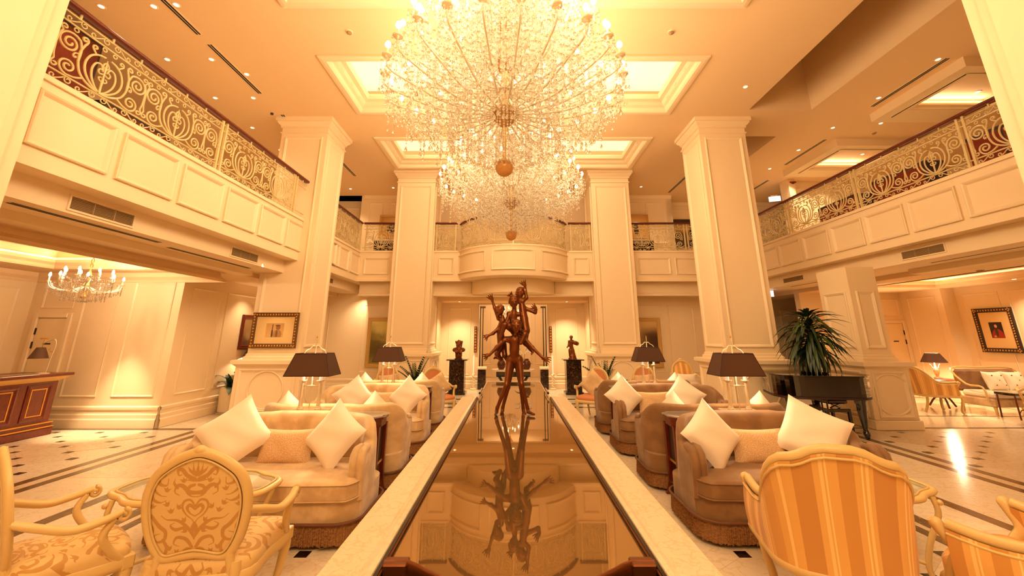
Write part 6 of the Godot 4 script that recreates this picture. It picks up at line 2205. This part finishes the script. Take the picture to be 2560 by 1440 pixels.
	# etching on the left near pillar
	var et := canvas(90, 66, func(x, y):
		var c := Color(0.72, 0.52, 0.28).lerp(Color(0.80, 0.62, 0.38), y)
		if el(x, y, 0.68, 0.32, 0.13, 0.16): c = Color(0.52, 0.35, 0.18)
		if el(x, y, 0.66, 0.17, 0.15, 0.06): c = Color(0.36, 0.23, 0.11)
		if el(x, y, 0.66, 0.82, 0.25, 0.36): c = Color(0.62, 0.44, 0.24)
		if el(x, y, 0.62, 0.8, 0.06, 0.3): c = Color(0.45, 0.30, 0.15)
		if absf(x - 0.36 + (y - 0.5) * 0.03) < 0.022 and y > 0.08: c = Color(0.25, 0.14, 0.07)
		if absf(x - 0.37) < 0.045 and y > 0.5: c = Color(0.27, 0.16, 0.08)
		return c)
	picture("sepia etching of a man with a rifle in a gilt carved frame, left near pillar", face(Vector3(-4.86, 1.72, -8.33), Vector3.BACK), 0.94, 0.70, 0.085, mat(Color(0.40, 0.26, 0.10), 0.4, 0.4), et, 1.0, 0.36, 0.27, 1)
	# small spots hidden on the ledges wash the pillars, as picture lights do
	for q in [[-4.83, -8.05]]: spot(Vector3(q[0], 3.0, -7.6), 4.0, WARM, 22, 0.03, Vector3(0, -1.0, -0.30))

func build_lounge_walls(w: Node) -> void:
	wall_panels(w, Vector3(0, 0, -11.5), Vector3.BACK, Vector3.RIGHT, [[10.7, 0.55]], 2.15, 2.62)
	wall_panels(w, Vector3(0, 0, -11.5), Vector3.BACK, Vector3.RIGHT, [[9.7, 0.8]], 0.5, 2.62)
	wall_panels(w, Vector3(11.05, 0, -10.9), Vector3.LEFT, Vector3.BACK, [[0.0, 0.75]], 0.5, 2.62)
	wall_panels(w, Vector3(11.4, 0, -9.5), Vector3.LEFT, Vector3.BACK, [[-0.3, 0.75], [0.75, 1.0], [2.1, 1.3], [3.6, 1.3]], 0.5, 2.62)
	door(Vector3(10.68, 0, -11.5), 0.0, 0.56, 1.95, 2, true)
	var s := mb()
	strip(s, Vector3(8.2, 0, -11.5), Vector3(10.35, 0, -11.5), Vector3.BACK, BASE)
	strip(s, Vector3(11.05, 0, -11.45), Vector3(11.05, 0, -10.35), Vector3.LEFT, BASE)
	strip(s, Vector3(11.4, 0, -10.3), Vector3(11.4, 0, 4.9), Vector3.LEFT, BASE)
	struct("baseboard_lounge", s, M.trim)

func find(nm: String) -> Node3D:
	return get_node(nm)

func build_lounge() -> void:
	dup(find("striped_tub_chair"), "striped tub chair in the right lounge, the nearer to the small dark table", Vector3(9.32, 0, -9.42), PI / 2 - 0.25)
	dup(find("striped_tub_chair"), "striped tub chair in the right lounge, half hidden behind another beside the pier", Vector3(9.0, 0, -10.3), PI / 2 - 0.1)
	dup(find("oval_back_armchair"), "brown oval-backed chair cut by the right edge before the tufted sofa", Vector3(9.92, 0, -7.9), PI * 0.75)
	# tufted settee
	var t := thing("settee", "wood-framed settee with tufted cream cushions at the right edge", "sofa", Vector3(10.55, 0, -9.15))
	obj("seat_cushion", mb().box(Vector3(0, 0.40, 0.05), Vector3(1.3, 0.14, 0.62), 0.05), M.silk, t)
	obj("base", mb().box(Vector3(0, 0.26, 0.05), Vector3(1.36, 0.16, 0.64), 0.02), M.velvet, t)
	obj("backrest", mb().box(Vector3(0, 0.66, -0.28), Vector3(1.36, 0.46, 0.12), 0.05), M.velvetdark, t)
	obj("frame_rail", mb().tube(smooth(v3([-0.7, 0.3, 0.3, -0.7, 0.56, 0.25, -0.7, 0.60, -0.05, -0.68, 0.9, -0.3, 0.0, 0.92, -0.32, 0.68, 0.9, -0.3, 0.7, 0.60, -0.05, 0.7, 0.56, 0.25, 0.7, 0.3, 0.3]), 4), 0.02, 6), M.cream, t)
	for q in [[-0.64, 0.34], [0.64, 0.34], [-0.64, -0.28], [0.64, -0.28]]: obj("leg", mb().lathe([0.015, 0.0, 0.022, 0.05, 0.03, 0.18], 8, Vector3(q[0], 0, q[1])), M.cream, t)
	for q in [[10.45, "left"], [10.88, "right"]]:
		var c := thing("tufted_cushion", "pale tufted cushion leaning on the settee, %s one" % q[1], "cushion", Vector3(q[0], 0.66, -9.16))
		c.rotation.x = -0.25
		obj("cover", pillow_mesh(0.42, 0.40, 0.2), M.silk, c)
		for p in [[0.0, 0.0], [0.1, 0.1], [-0.1, 0.1], [0.1, -0.1], [-0.1, -0.1]]: obj("button", mb().ball(Vector3(p[0], p[1], 0.093 - 0.3 * (p[0] * p[0] + p[1] * p[1])), 0.012, 8, 6), M.cord, c)
	# small tables and lamp
	t = thing("small_table", "small dark table with slim red-brown legs between chair and settee in the lounge", "table", Vector3(10.22, 0, -8.62))
	obj("table_top", mb().box(Vector3(0, 0.47, 0), Vector3(0.56, 0.05, 0.36), 0.008), M.black, t)
	for q in [[-0.25, 0.15], [0.25, 0.15], [-0.25, -0.15], [0.25, -0.15]]: obj("leg", mb().tube([Vector3(q[0], 0.45, q[1]), Vector3(q[0] * 1.06, 0.0, q[1] * 1.06)], 0.014, 6), M.wood, t)
	obj("stretcher", mb().tube(smooth(v3([-0.25, 0.12, 0.15, 0, 0.16, 0.0, 0.25, 0.12, -0.15]), 4), 0.009, 5), M.wood, t)
	t = thing("end_table", "red-brown tripod end table under the lounge lamp", "table", Vector3(9.98, 0, -9.9))
	obj("table_top", mb().lathe([0.0, 0.60, 0.30, 0.60, 0.32, 0.615, 0.30, 0.63, 0.0, 0.63], 24), M.wood, t)
	obj("pillar", mb().lathe([0.03, 0.2, 0.045, 0.28, 0.025, 0.4, 0.04, 0.56, 0.06, 0.6], 12), M.wood, t)
	for k in 3: obj("leg", mb().tube(smooth([Vector3(0, 0.26, 0), Vector3(cos(k * 2.1) * 0.14, 0.2, sin(k * 2.1) * 0.14), Vector3(cos(k * 2.1) * 0.26, 0.02, sin(k * 2.1) * 0.26)], 4), 0.02, 6), M.wood, t)
	t = thing("table_lamp", "round-based lamp with dark shade on the tripod table in the right lounge", "lamp", Vector3(9.98, 0.63, -9.9))
	obj("base", mb().lathe([0.0, 0.0, 0.08, 0.0, 0.085, 0.02, 0.02, 0.05, 0.05, 0.12, 0.06, 0.18, 0.02, 0.26, 0.01, 0.36, 0.0, 0.36], 14), M.silver, t)
	for s in [-1.0, 1.0]: obj("arm", mb().tube(smooth(v3([0, 0.24, 0, s * 0.07, 0.25, 0, s * 0.09, 0.30, 0, s * 0.12, 0.33, 0]), 4), 0.007, 6), M.silver, t)
	obj("lamp_shade", mb().lathe([0.24, 0.37, 0.13, 0.58, 0.125, 0.58, 0.235, 0.37], 22), M.shade, t)
	obj("bulb", mb().ball(Vector3(0, 0.42, 0), 0.035, 10, 8), M.lamp, t)
	omni(Vector3(0, 0.42, 0), 7.0, WARM2, 0.03, t, "bulb_light")
	# portrait
	var art := canvas(80, 110, func(x, y):
		var c := Color(0.16, 0.10, 0.06)
		if el(x, y, 0.52, 0.92, 0.46, 0.5): c = Color(0.58, 0.10, 0.06)
		if el(x, y, 0.47, 0.62, 0.12, 0.3): c = Color(0.22, 0.17, 0.10)
		if el(x, y, 0.50, 0.23, 0.15, 0.13): c = Color(0.12, 0.07, 0.04)
		if el(x, y, 0.49, 0.25, 0.11, 0.11): c = Color(0.80, 0.58, 0.38)
		if el(x, y, 0.28, 0.9, 0.1, 0.06): c = Color(0.75, 0.52, 0.33)
		return c)
	picture("portrait of a person in a red coat in a dark carved frame, right lounge wall", face(Vector3(11.37, 1.74, -9.62), Vector3.LEFT), 0.80, 1.02, 0.10, M.dark, art, 1.0, 0.26, 0.36, 1)
	for q in [[10.3, -7.0, "nearest"], [10.85, -8.6, "second"], [8.6, -9.6, "over the striped chairs"]]: downlight(Vector3(q[0], 2.8, q[1]) if q[0] > 10.6 or q[0] < 9.0 else Vector3(q[0], 3.1, q[1]), "small round downlight in the lounge ceiling, " + q[2], "", 8.0, 65)
	t = thing("smoke_detector", "small smoke detector on the lounge ceiling in the right aisle", "smoke detector", Vector3(8.75, 2.8, -7.4))
	obj("base", mb().lathe([0.0, -0.03, 0.04, -0.025, 0.06, 0.0], 14), M.grille, t)

func pedestal(x: float, label: String) -> void:
	var t := thing("pedestal", label, "pedestal", Vector3(x, 0, -12.2))
	obj("foot", mb().box(Vector3(0, 0.03, 0), Vector3(0.52, 0.06, 0.52), 0.006), M.darkmarble, t)
	obj("shaft", mb().box(Vector3(0, 0.49, 0), Vector3(0.43, 0.86, 0.43), 0.006), M.darkmarble, t)
	obj("cap", mb().box(Vector3(0, 0.935, 0), Vector3(0.60, 0.03, 0.5), 0.005), M.darkmarble, t)

func zz_plant(x: float, z: float, label: String, flip: float) -> void:
	var t := thing("potted_plant", label, "plant", Vector3(x, 0, z))
	obj("pot", mb().lathe([0.0, 0.0, 0.14, 0.0, 0.18, 0.2, 0.19, 0.42, 0.17, 0.44, 0.0, 0.4], 18), M.pot, t)
	var st := []
	for v in 3:
		var b := mb()
		var L := 0.75
		var sp := []
		for k in 7: sp.append(Vector3(0, L * k / 6.0 * (1.0 - 0.04 * k * v * 0.5), 0.03 * k * k * 0.1 * (1 + v)))
		b.tube(sp, [0.012, 0.011, 0.01, 0.008, 0.006, 0.004, 0.002], 5)
		for k in 12:
			var f := (k + 2) / 14.0
			var p: Vector3 = (sp[int(f * 6)] as Vector3).lerp(sp[mini(6, int(f * 6) + 1)], fposmod(f * 6, 1.0))
			for s in [-1.0, 1.0]:
				var ln := 0.13 * (1.1 - 0.5 * f)
				var d := Vector3(s * 0.8, 0.6, 0.1).normalized() * ln
				var wv := Vector3(-s * 0.35, 0.5, 0.6).normalized() * ln * 0.26
				b.quad(p, p + d * 0.5 - wv, p + d, p + d * 0.5 + wv)
		st.append(b.mesh())
	for k in 16:
		var o := obj("stem", st[k % 3], M.leaf if k % 2 else M.leaf2, t)
		o.basis = Basis(Vector3.UP, k * 2.4) * Basis(Vector3.RIGHT, 0.25 + 0.3 * (k % 3)) * Basis().scaled(Vector3.ONE * (0.8 + 0.08 * (k % 4)))
		o.position = Vector3(0, 0.42, 0)

func build_far() -> void:
	pedestal(-1.62, "dark veined marble pedestal carrying a bust, left of the portal")
	pedestal(1.74, "dark veined marble pedestal carrying a robed statuette, right of the portal")
	var t := thing("bust", "dark bronze bust of a woman with an ornate headdress on the left pedestal", "sculpture", Vector3(-1.60, 0.95, -12.2))
	bones = []
	limb([0, 0, 0, 9, 0, 10, 0, 9.5])
	limb([-13, 26, 0, 6, 0, 27, 2, 8, 13, 26, 0, 6])
	limb([0, 12, 0, 10, 0, 24, 0, 10])
	limb([-6, 21, 8, 5, -6, 20, 9, 5])
	limb([6, 21, 8, 5, 6, 20, 9, 5])
	limb([0, 28, 0, 4.5, 0, 36, 1, 4])
	head([0, 43, 2, 6.5], 0.1, 1)
	limb([-8, 47, 0, 3, 0, 52, 0, 3, 8, 47, 0, 3])
	limb([-9, 50, 1, 2.5, -8, 46, 1, 2])
	limb([9, 50, 1, 2.5, 8, 46, 1, 2])
	limb([-7, 44, -3, 3, -6, 32, -4, 2])
	limb([7, 44, -3, 3, 6, 32, -4, 2])
	obj("figure", sdf_mesh(0.012), M.bronze, t)
	obj("socle", mb().box(Vector3(0, 0.01, 0), Vector3(0.22, 0.03, 0.2), 0.004), M.darkmarble, t)
	t = thing("statuette", "small dark bronze statuette of a robed figure holding a drum on the right pedestal", "sculpture", Vector3(1.74, 0.95, -12.2))
	bones = []
	limb([0, 2, 0, 10, 0, 6, 0, 9])
	limb([3, 6, 0, 8, 0, 24, 0, 6.5, -3, 38, 0, 6])
	limb([-6, 10, 2, 5, -8, 26, 2, 4])
	limb([-3, 38, 0, 6, -2, 48, 0, 7])
	limb([-8, 50, 0, 4, 4, 50, 0, 4])
	limb([4, 50, 0, 3.5, 13, 46, 4, 3, 10, 44, 7, 2.5])
	limb([8, 46, 6, 6, 14, 44, 5, 6])
	limb([-8, 49, 0, 3.5, -11, 38, 3, 2.8, -16, 33, 5, 1.8])
	limb([-2, 53, 0, 3, -2, 57, 0, 3])
	head([-2, 62, 1, 5], -0.2, 1)
	obj("figure", sdf_mesh(0.011), M.bronze, t)
	obj("socle", mb().lathe([0.0, -0.002, 0.13, -0.002, 0.12, 0.04, 0.0, 0.05], 16), M.bronze, t)
	# portal: dark metal frame, low dark planters, twisted white posts
	for s in [-1.0, 1.0]:
		var nm := "left" if s < 0 else "right"
		t = thing("door_jamb", "pair of tall thin black metal uprights on the %s of the portal" % nm, "door frame", Vector3(s * 1.07, 0, -13.36))
		for q in [0.0, -s * 0.085]: obj("upright", mb().bx(q - 0.016, q + 0.016, 0.66, 2.56, -0.02, 0.02), M.black, t)
		obj("bracket", mb().bx(-0.02 if s < 0 else -0.16, 0.16 if s < 0 else 0.02, 2.50, 2.56, -0.05, 0.0), M.grille, t)
		t = thing("planter_box", "low dark stone block with cream cap at the foot of the %s uprights" % nm, "planter", Vector3(s * 0.98, 0, -13.2))
		obj("block", mb().box(Vector3(0, 0.3, 0), Vector3(0.25, 0.60, 0.2), 0.005), M.darkmarble, t)
		obj("cap", mb().box(Vector3(0, 0.63, 0), Vector3(0.28, 0.07, 0.24), 0.008), M.trim, t)
		t = thing("twisted_post", "slim twisted white candle post glowing just outside the %s of the portal" % nm, "floor lamp", Vector3(s * 1.24, 0, -13.1))
		obj("base", mb().lathe([0.0, 0.0, 0.1, 0.0, 0.1, 0.03, 0.04, 0.05, 0.0, 0.05], 14), M.trim, t)
		for k in 2:
			var hp := []
			for q in 25: hp.append(Vector3(cos(q * 0.7 + k * PI) * 0.025, 0.05 + q * 0.017, sin(q * 0.7 + k * PI) * 0.025))
			obj("twist", mb().tube(hp, 0.028, 6), M.trim, t)
		obj("candle", mb().tube([Vector3(0, 0.47, 0), Vector3(0, 1.0, 0)], 0.016, 8), M.wax, t)
		t = thing("wall_plaque", "narrow carved reddish panel hanging edge-on on the %s of the portal" % nm, "wall hanging", Vector3(s * 1.22, 1.5, -13.36))
		obj("board", mb().box(Vector3.ZERO, Vector3(0.09, 0.82, 0.04), 0.01), M.wood, t)
		var c := mb()
		for k in 9: c.ball(Vector3(0, -0.36 + k * 0.09, 0.022), Vector3(0.03, 0.035, 0.012), 6, 4)
		tag(obj("carving", c, M.gold, t), "", "", "", "stuff")
	# marble-topped centre table with vases and an orchid
	t = thing("centre_table", "white marble-topped table on a black curved base behind the pool", "table", Vector3(0.0, 0, -11.25))
	obj("table_top", mb().ext(rrect(1.16, 0.6, 0.29, 8), 0.70, 0.74, true), M.coping, t)
	obj("frieze", mb().box(Vector3(0, 0.63, 0), Vector3(0.9, 0.13, 0.42), 0.01), M.black, t)
	for s in [-1.0, 1.0]: obj("leg", mb().tube(smooth(v3([s * 0.40, 0.58, 0, s * 0.30, 0.4, 0, s * 0.34, 0.2, 0, s * 0.40, 0.03, 0]), 5), 0.04, 8), M.black, t)
	obj("plinth", mb().box(Vector3(0, 0.02, 0), Vector3(0.96, 0.04, 0.44), 0.006), M.black, t)
	var vz := mb().lathe([0.0, 0.0, 0.07, 0.0, 0.1, 0.06, 0.115, 0.14, 0.09, 0.21, 0.055, 0.24, 0.065, 0.27, 0.05, 0.27, 0.0, 0.22], 18).mesh()
	for q in [[-0.32, "left"], [0.36, "right"]]: tag(obj("vase", vz, mat(Color(0.32, 0.14, 0.05), 0.12)), "brown glazed round vase on the marble table, %s of the bronze sculpture" % q[1], "vase").position = Vector3(q[0], 0.74, -11.22)
	t = thing("orchid", "white orchid with dark leaves on the marble table right of the sculpture", "plant", Vector3(0.27, 0.74, -11.35))
	obj("pot", mb().lathe([0.0, 0.0, 0.06, 0.0, 0.08, 0.14, 0.0, 0.13], 14), M.black, t)
	for k in 6: leaf_at(t, blade(0.3, 0.08, 0.8), M.leaf, Vector3(0, 0.13, 0), k * 1.05, 0.5)
	for k in 2:
		var s := -1.0 if k else 1.0
		obj("flower_stem", mb().tube(smooth(v3([0, 0.13, 0, s * 0.05, 0.4, 0, s * 0.12, 0.55, 0.05, s * 0.22, 0.55, 0.1]), 5), 0.005, 5), M.leaf, t)
		for j in 6:
			var fb := mb()
			for p in 5: fb.ball(Vector3(cos(p * 1.257) * 0.022, sin(p * 1.257) * 0.022, 0), Vector3(0.02, 0.02, 0.006), 6, 4)
			obj("flower", fb, mat(Color(0.95, 0.92, 0.85), 0.5), t).position = Vector3(s * (0.06 + j * 0.03), 0.42 + 0.03 * j - 0.012 * j * j * 0.4, 0.05 + j * 0.012)
	small_chandelier(Vector3(-0.1, 3.0, -15.3), 0.9, 0.3, 10, "small crystal chandelier in the corridor behind the sculpture")
	# paintings
	var n1 := FastNoiseLite.new()
	n1.frequency = 0.03
	var green := canvas(96, 170, func(x, y):
		var v: float = smoothstep(0.15, 0.75, y + 0.35 * (0.5 - x) + 0.12 * n1.get_noise_2d(x * 90, y * 160))
		return Color(0.86, 0.80, 0.48).lerp(Color(0.36, 0.30, 0.06), v).lerp(Color(0.62, 0.56, 0.16), smoothstep(0.7, 1.0, y) * 0.6))  # misty art; part of the gradient is spot light put into the colour
	var brown := canvas(96, 170, func(x, y):
		var v: float = smoothstep(0.2, 0.95, x * 0.9 + 0.12 * n1.get_noise_2d(x * 90, y * 160) + 0.25 * y)
		return Color(0.84, 0.70, 0.46).lerp(Color(0.26, 0.15, 0.06), v * smoothstep(0.05, 0.4, y)))  # misty art as well, with some spot falloff painted into the browns
	var fr := mat(Color(0.80, 0.64, 0.36), 0.4, 0.2)
	picture("tall misty yellow-green landscape in a pale gilt frame left of the left far pillar", face(Vector3(-3.86, 1.42, -12.56), Vector3.BACK), 1.2, 1.46, 0.11, fr, green)
	picture("tall misty brown landscape in a pale gilt frame right of the right far pillar", face(Vector3(3.92, 1.42, -12.56), Vector3.BACK), 1.2, 1.46, 0.11, fr, brown)
	for x in [-3.86, 3.92]: spot(Vector3(x, 2.85, -11.95), 5.0, WARM, 22, 0.03, Vector3(-0.1 * signf(x), -1.0, -0.62))
	var up1 := canvas(40, 40, func(x, y): return Color(0.20, 0.12, 0.05) if el(x, y, 0.55, 0.6, 0.25, 0.22) else Color(0.72, 0.52, 0.26))
	picture("square gold-toned picture upstairs, left of the left far pillar", face(Vector3(-4.3, 5.35, -13.57), Vector3.BACK), 0.85, 0.85, 0.06, fr, up1)
	var up2 := canvas(40, 50, func(x, y): return Color(0.20, 0.12, 0.05) if el(x, y, 0.5, 0.6, 0.1, 0.28) else Color(0.80, 0.60, 0.33))
	picture("tan picture with one dark figure upstairs, right of the right far pillar", face(Vector3(4.35, 5.35, -13.57), Vector3.BACK), 0.9, 0.9, 0.05, fr, up2)
	var up3 := canvas(40, 40, func(x, y): return Color(0.75, 0.6, 0.35).lerp(Color(0.30, 0.22, 0.12), smoothstep(0.3, 0.6, y)))
	picture("picture in a heavy dark frame upstairs beside the right near pillar", face(Vector3(6.25, 5.3, -14.37), Vector3.BACK), 1.0, 1.1, 0.16, M.dark, up3)
	# consoles and dark furniture glimpsed through the railings upstairs
	for q in [[-4.3, "left"], [4.35, "right"]]:
		t = thing("upstairs_console", "narrow pale console table upstairs behind the %s far railing" % q[1], "table", Vector3(q[0], SL, -13.35))
		obj("table_top", mb().box(Vector3(0, 0.72, 0), Vector3(0.95, 0.05, 0.32), 0.006), M.coping, t)
		for s in [-0.42, 0.42]: obj("leg", mb().box(Vector3(s, 0.35, 0), Vector3(0.05, 0.70, 0.26), 0.005), M.dark, t)
		obj("back_panel", mb().box(Vector3(0, 0.35, -0.12), Vector3(0.8, 0.6, 0.02)), M.dark, t)
	for q in [[-6.98, -3.5, 2.2, 1, "left", "nearest, tallest"], [-6.98, -4.95, 2.2, 1, "left", "second, tall"], [-6.98, -6.5, 1.35, 1, "left", "third, low"], [-6.98, -8.2, 1.1, 1, "left", "fourth, low"], [8.75, -4.9, 1.3, -1, "right", "nearest"], [8.75, -6.3, 1.15, -1, "right", "second along"], [8.75, -8.3, 1.1, -1, "right", "third along"], [8.75, -10.0, 1.0, -1, "right", "farthest"]]:
		t = thing("dark_cabinet", "dark brown upstairs cabinet glimpsed through the %s railing, %s" % [q[4], q[5]], "cabinet", Vector3(q[0], SL, q[1]), PI / 2 * q[3])
		var h: float = q[2]
		obj("body", mb().box(Vector3(0, h / 2, 0), Vector3(1.3, h, 0.42), 0.01), M.dark, t)
		for s in [-0.31, 0.31]:
			var d := obj("door", mb().box(Vector3(s, h / 2, 0.215), Vector3(0.58, h - 0.16, 0.02), 0.004), M.wood, t)
			obj("knob", mb().ball(Vector3(s * 0.25, h * 0.5, 0.235), 0.014, 8, 5), M.brass, d)
	# mantel ornaments on the far pillars, plants between sofas and wall
	for q in [[-2.30, "left"], [2.32, "right"]]:
		t = thing("porcelain_ornament", "small white porcelain figure on the ledge of the %s far pillar" % q[1], "ornament", Vector3(q[0], 1.15, -11.32))
		obj("body", mb().lathe([0.0, 0.0, 0.06, 0.0, 0.07, 0.04, 0.045, 0.1, 0.03, 0.14, 0.045, 0.19, 0.03, 0.24, 0.0, 0.25], 12), M.pot, t)
		obj("base", mb().box(Vector3(0, 0.004, 0), Vector3(0.16, 0.012, 0.1), 0.002), M.pot, t)
	zz_plant(-2.30, -9.9, "tall feathery green plant in a pale pot beside the left far pillar", 1.0)
	zz_plant(2.15, -9.9, "arching feathery green plant in a pale pot beside the right far pillar", -1.0)
	# lift doorway at the far right
	t = thing("lift_door", "dark marble lift surround with pale door and call panels right of the right far pillar", "lift", Vector3(5.98, 0, -14.38))
	obj("door_leaf", mb().bx(-0.35, 0.28, 0, 1.75, 0.0, 0.03), M.panel, t)
	obj("door_gap", mb().bx(-0.02, 0.10, 0.02, 1.6, 0.03, 0.036), M.dark, t)
	obj("surround", mb().bx(0.28, 0.54, 0, 2.66, 0.0, 0.06, 0.004), M.darkmarble, t)
	obj("lintel", mb().bx(-0.6, 0.28, 2.56, 2.66, 0.0, 0.06, 0.004), M.darkmarble, t)
	obj("lintel", mb().bx(-0.6, 0.28, 1.75, 1.83, 0.0, 0.06, 0.004), M.darkmarble, t)
	obj("sign_plate", mb().bx(0.34, 0.48, 1.28, 1.48, 0.06, 0.068), M.pot, t)
	var cp := obj("call_panel", mb().bx(0.34, 0.48, 0.55, 1.12, 0.06, 0.07), M.grille, t)
	for y in [0.68, 0.78]: obj("button", mb().ball(Vector3(0.41, y, 0.071), Vector3(0.014, 0.014, 0.005), 8, 5), M.dark, cp)
	obj("display", mb().bx(0.37, 0.45, 0.92, 1.06, 0.07, 0.074), M.black, cp)
	t = thing("white_table", "small white-topped round table before the striped armchair near the lift", "table", Vector3(3.82, 0, -9.4))
	obj("table_top", mb().lathe([0.0, 0.58, 0.26, 0.58, 0.28, 0.595, 0.26, 0.61, 0.0, 0.61], 22), M.coping, t)
	for k in 3: obj("leg", mb().tube([Vector3(cos(k * 2.1) * 0.12, 0.58, sin(k * 2.1) * 0.12), Vector3(cos(k * 2.1) * 0.2, 0.0, sin(k * 2.1) * 0.2)], 0.014, 6), M.cream, t)
	for k in 3: downlight(Vector3([-4.6, 0.0, 4.6][k], [2.92, 2.66, 2.92][k], [-12.55 + 0.3, -12.9, -12.25][k]), "small round downlight under the far balcony, %s" % ["left bay", "centre niche", "right bay"][k], "", 9.0, 65)
	for s in [-1.0, 1.0]: downlight(Vector3(s * 1.7, 2.66, -12.75), "small round downlight over the %s pedestal" % ("left" if s < 0 else "right"), "", 9.0, 55)
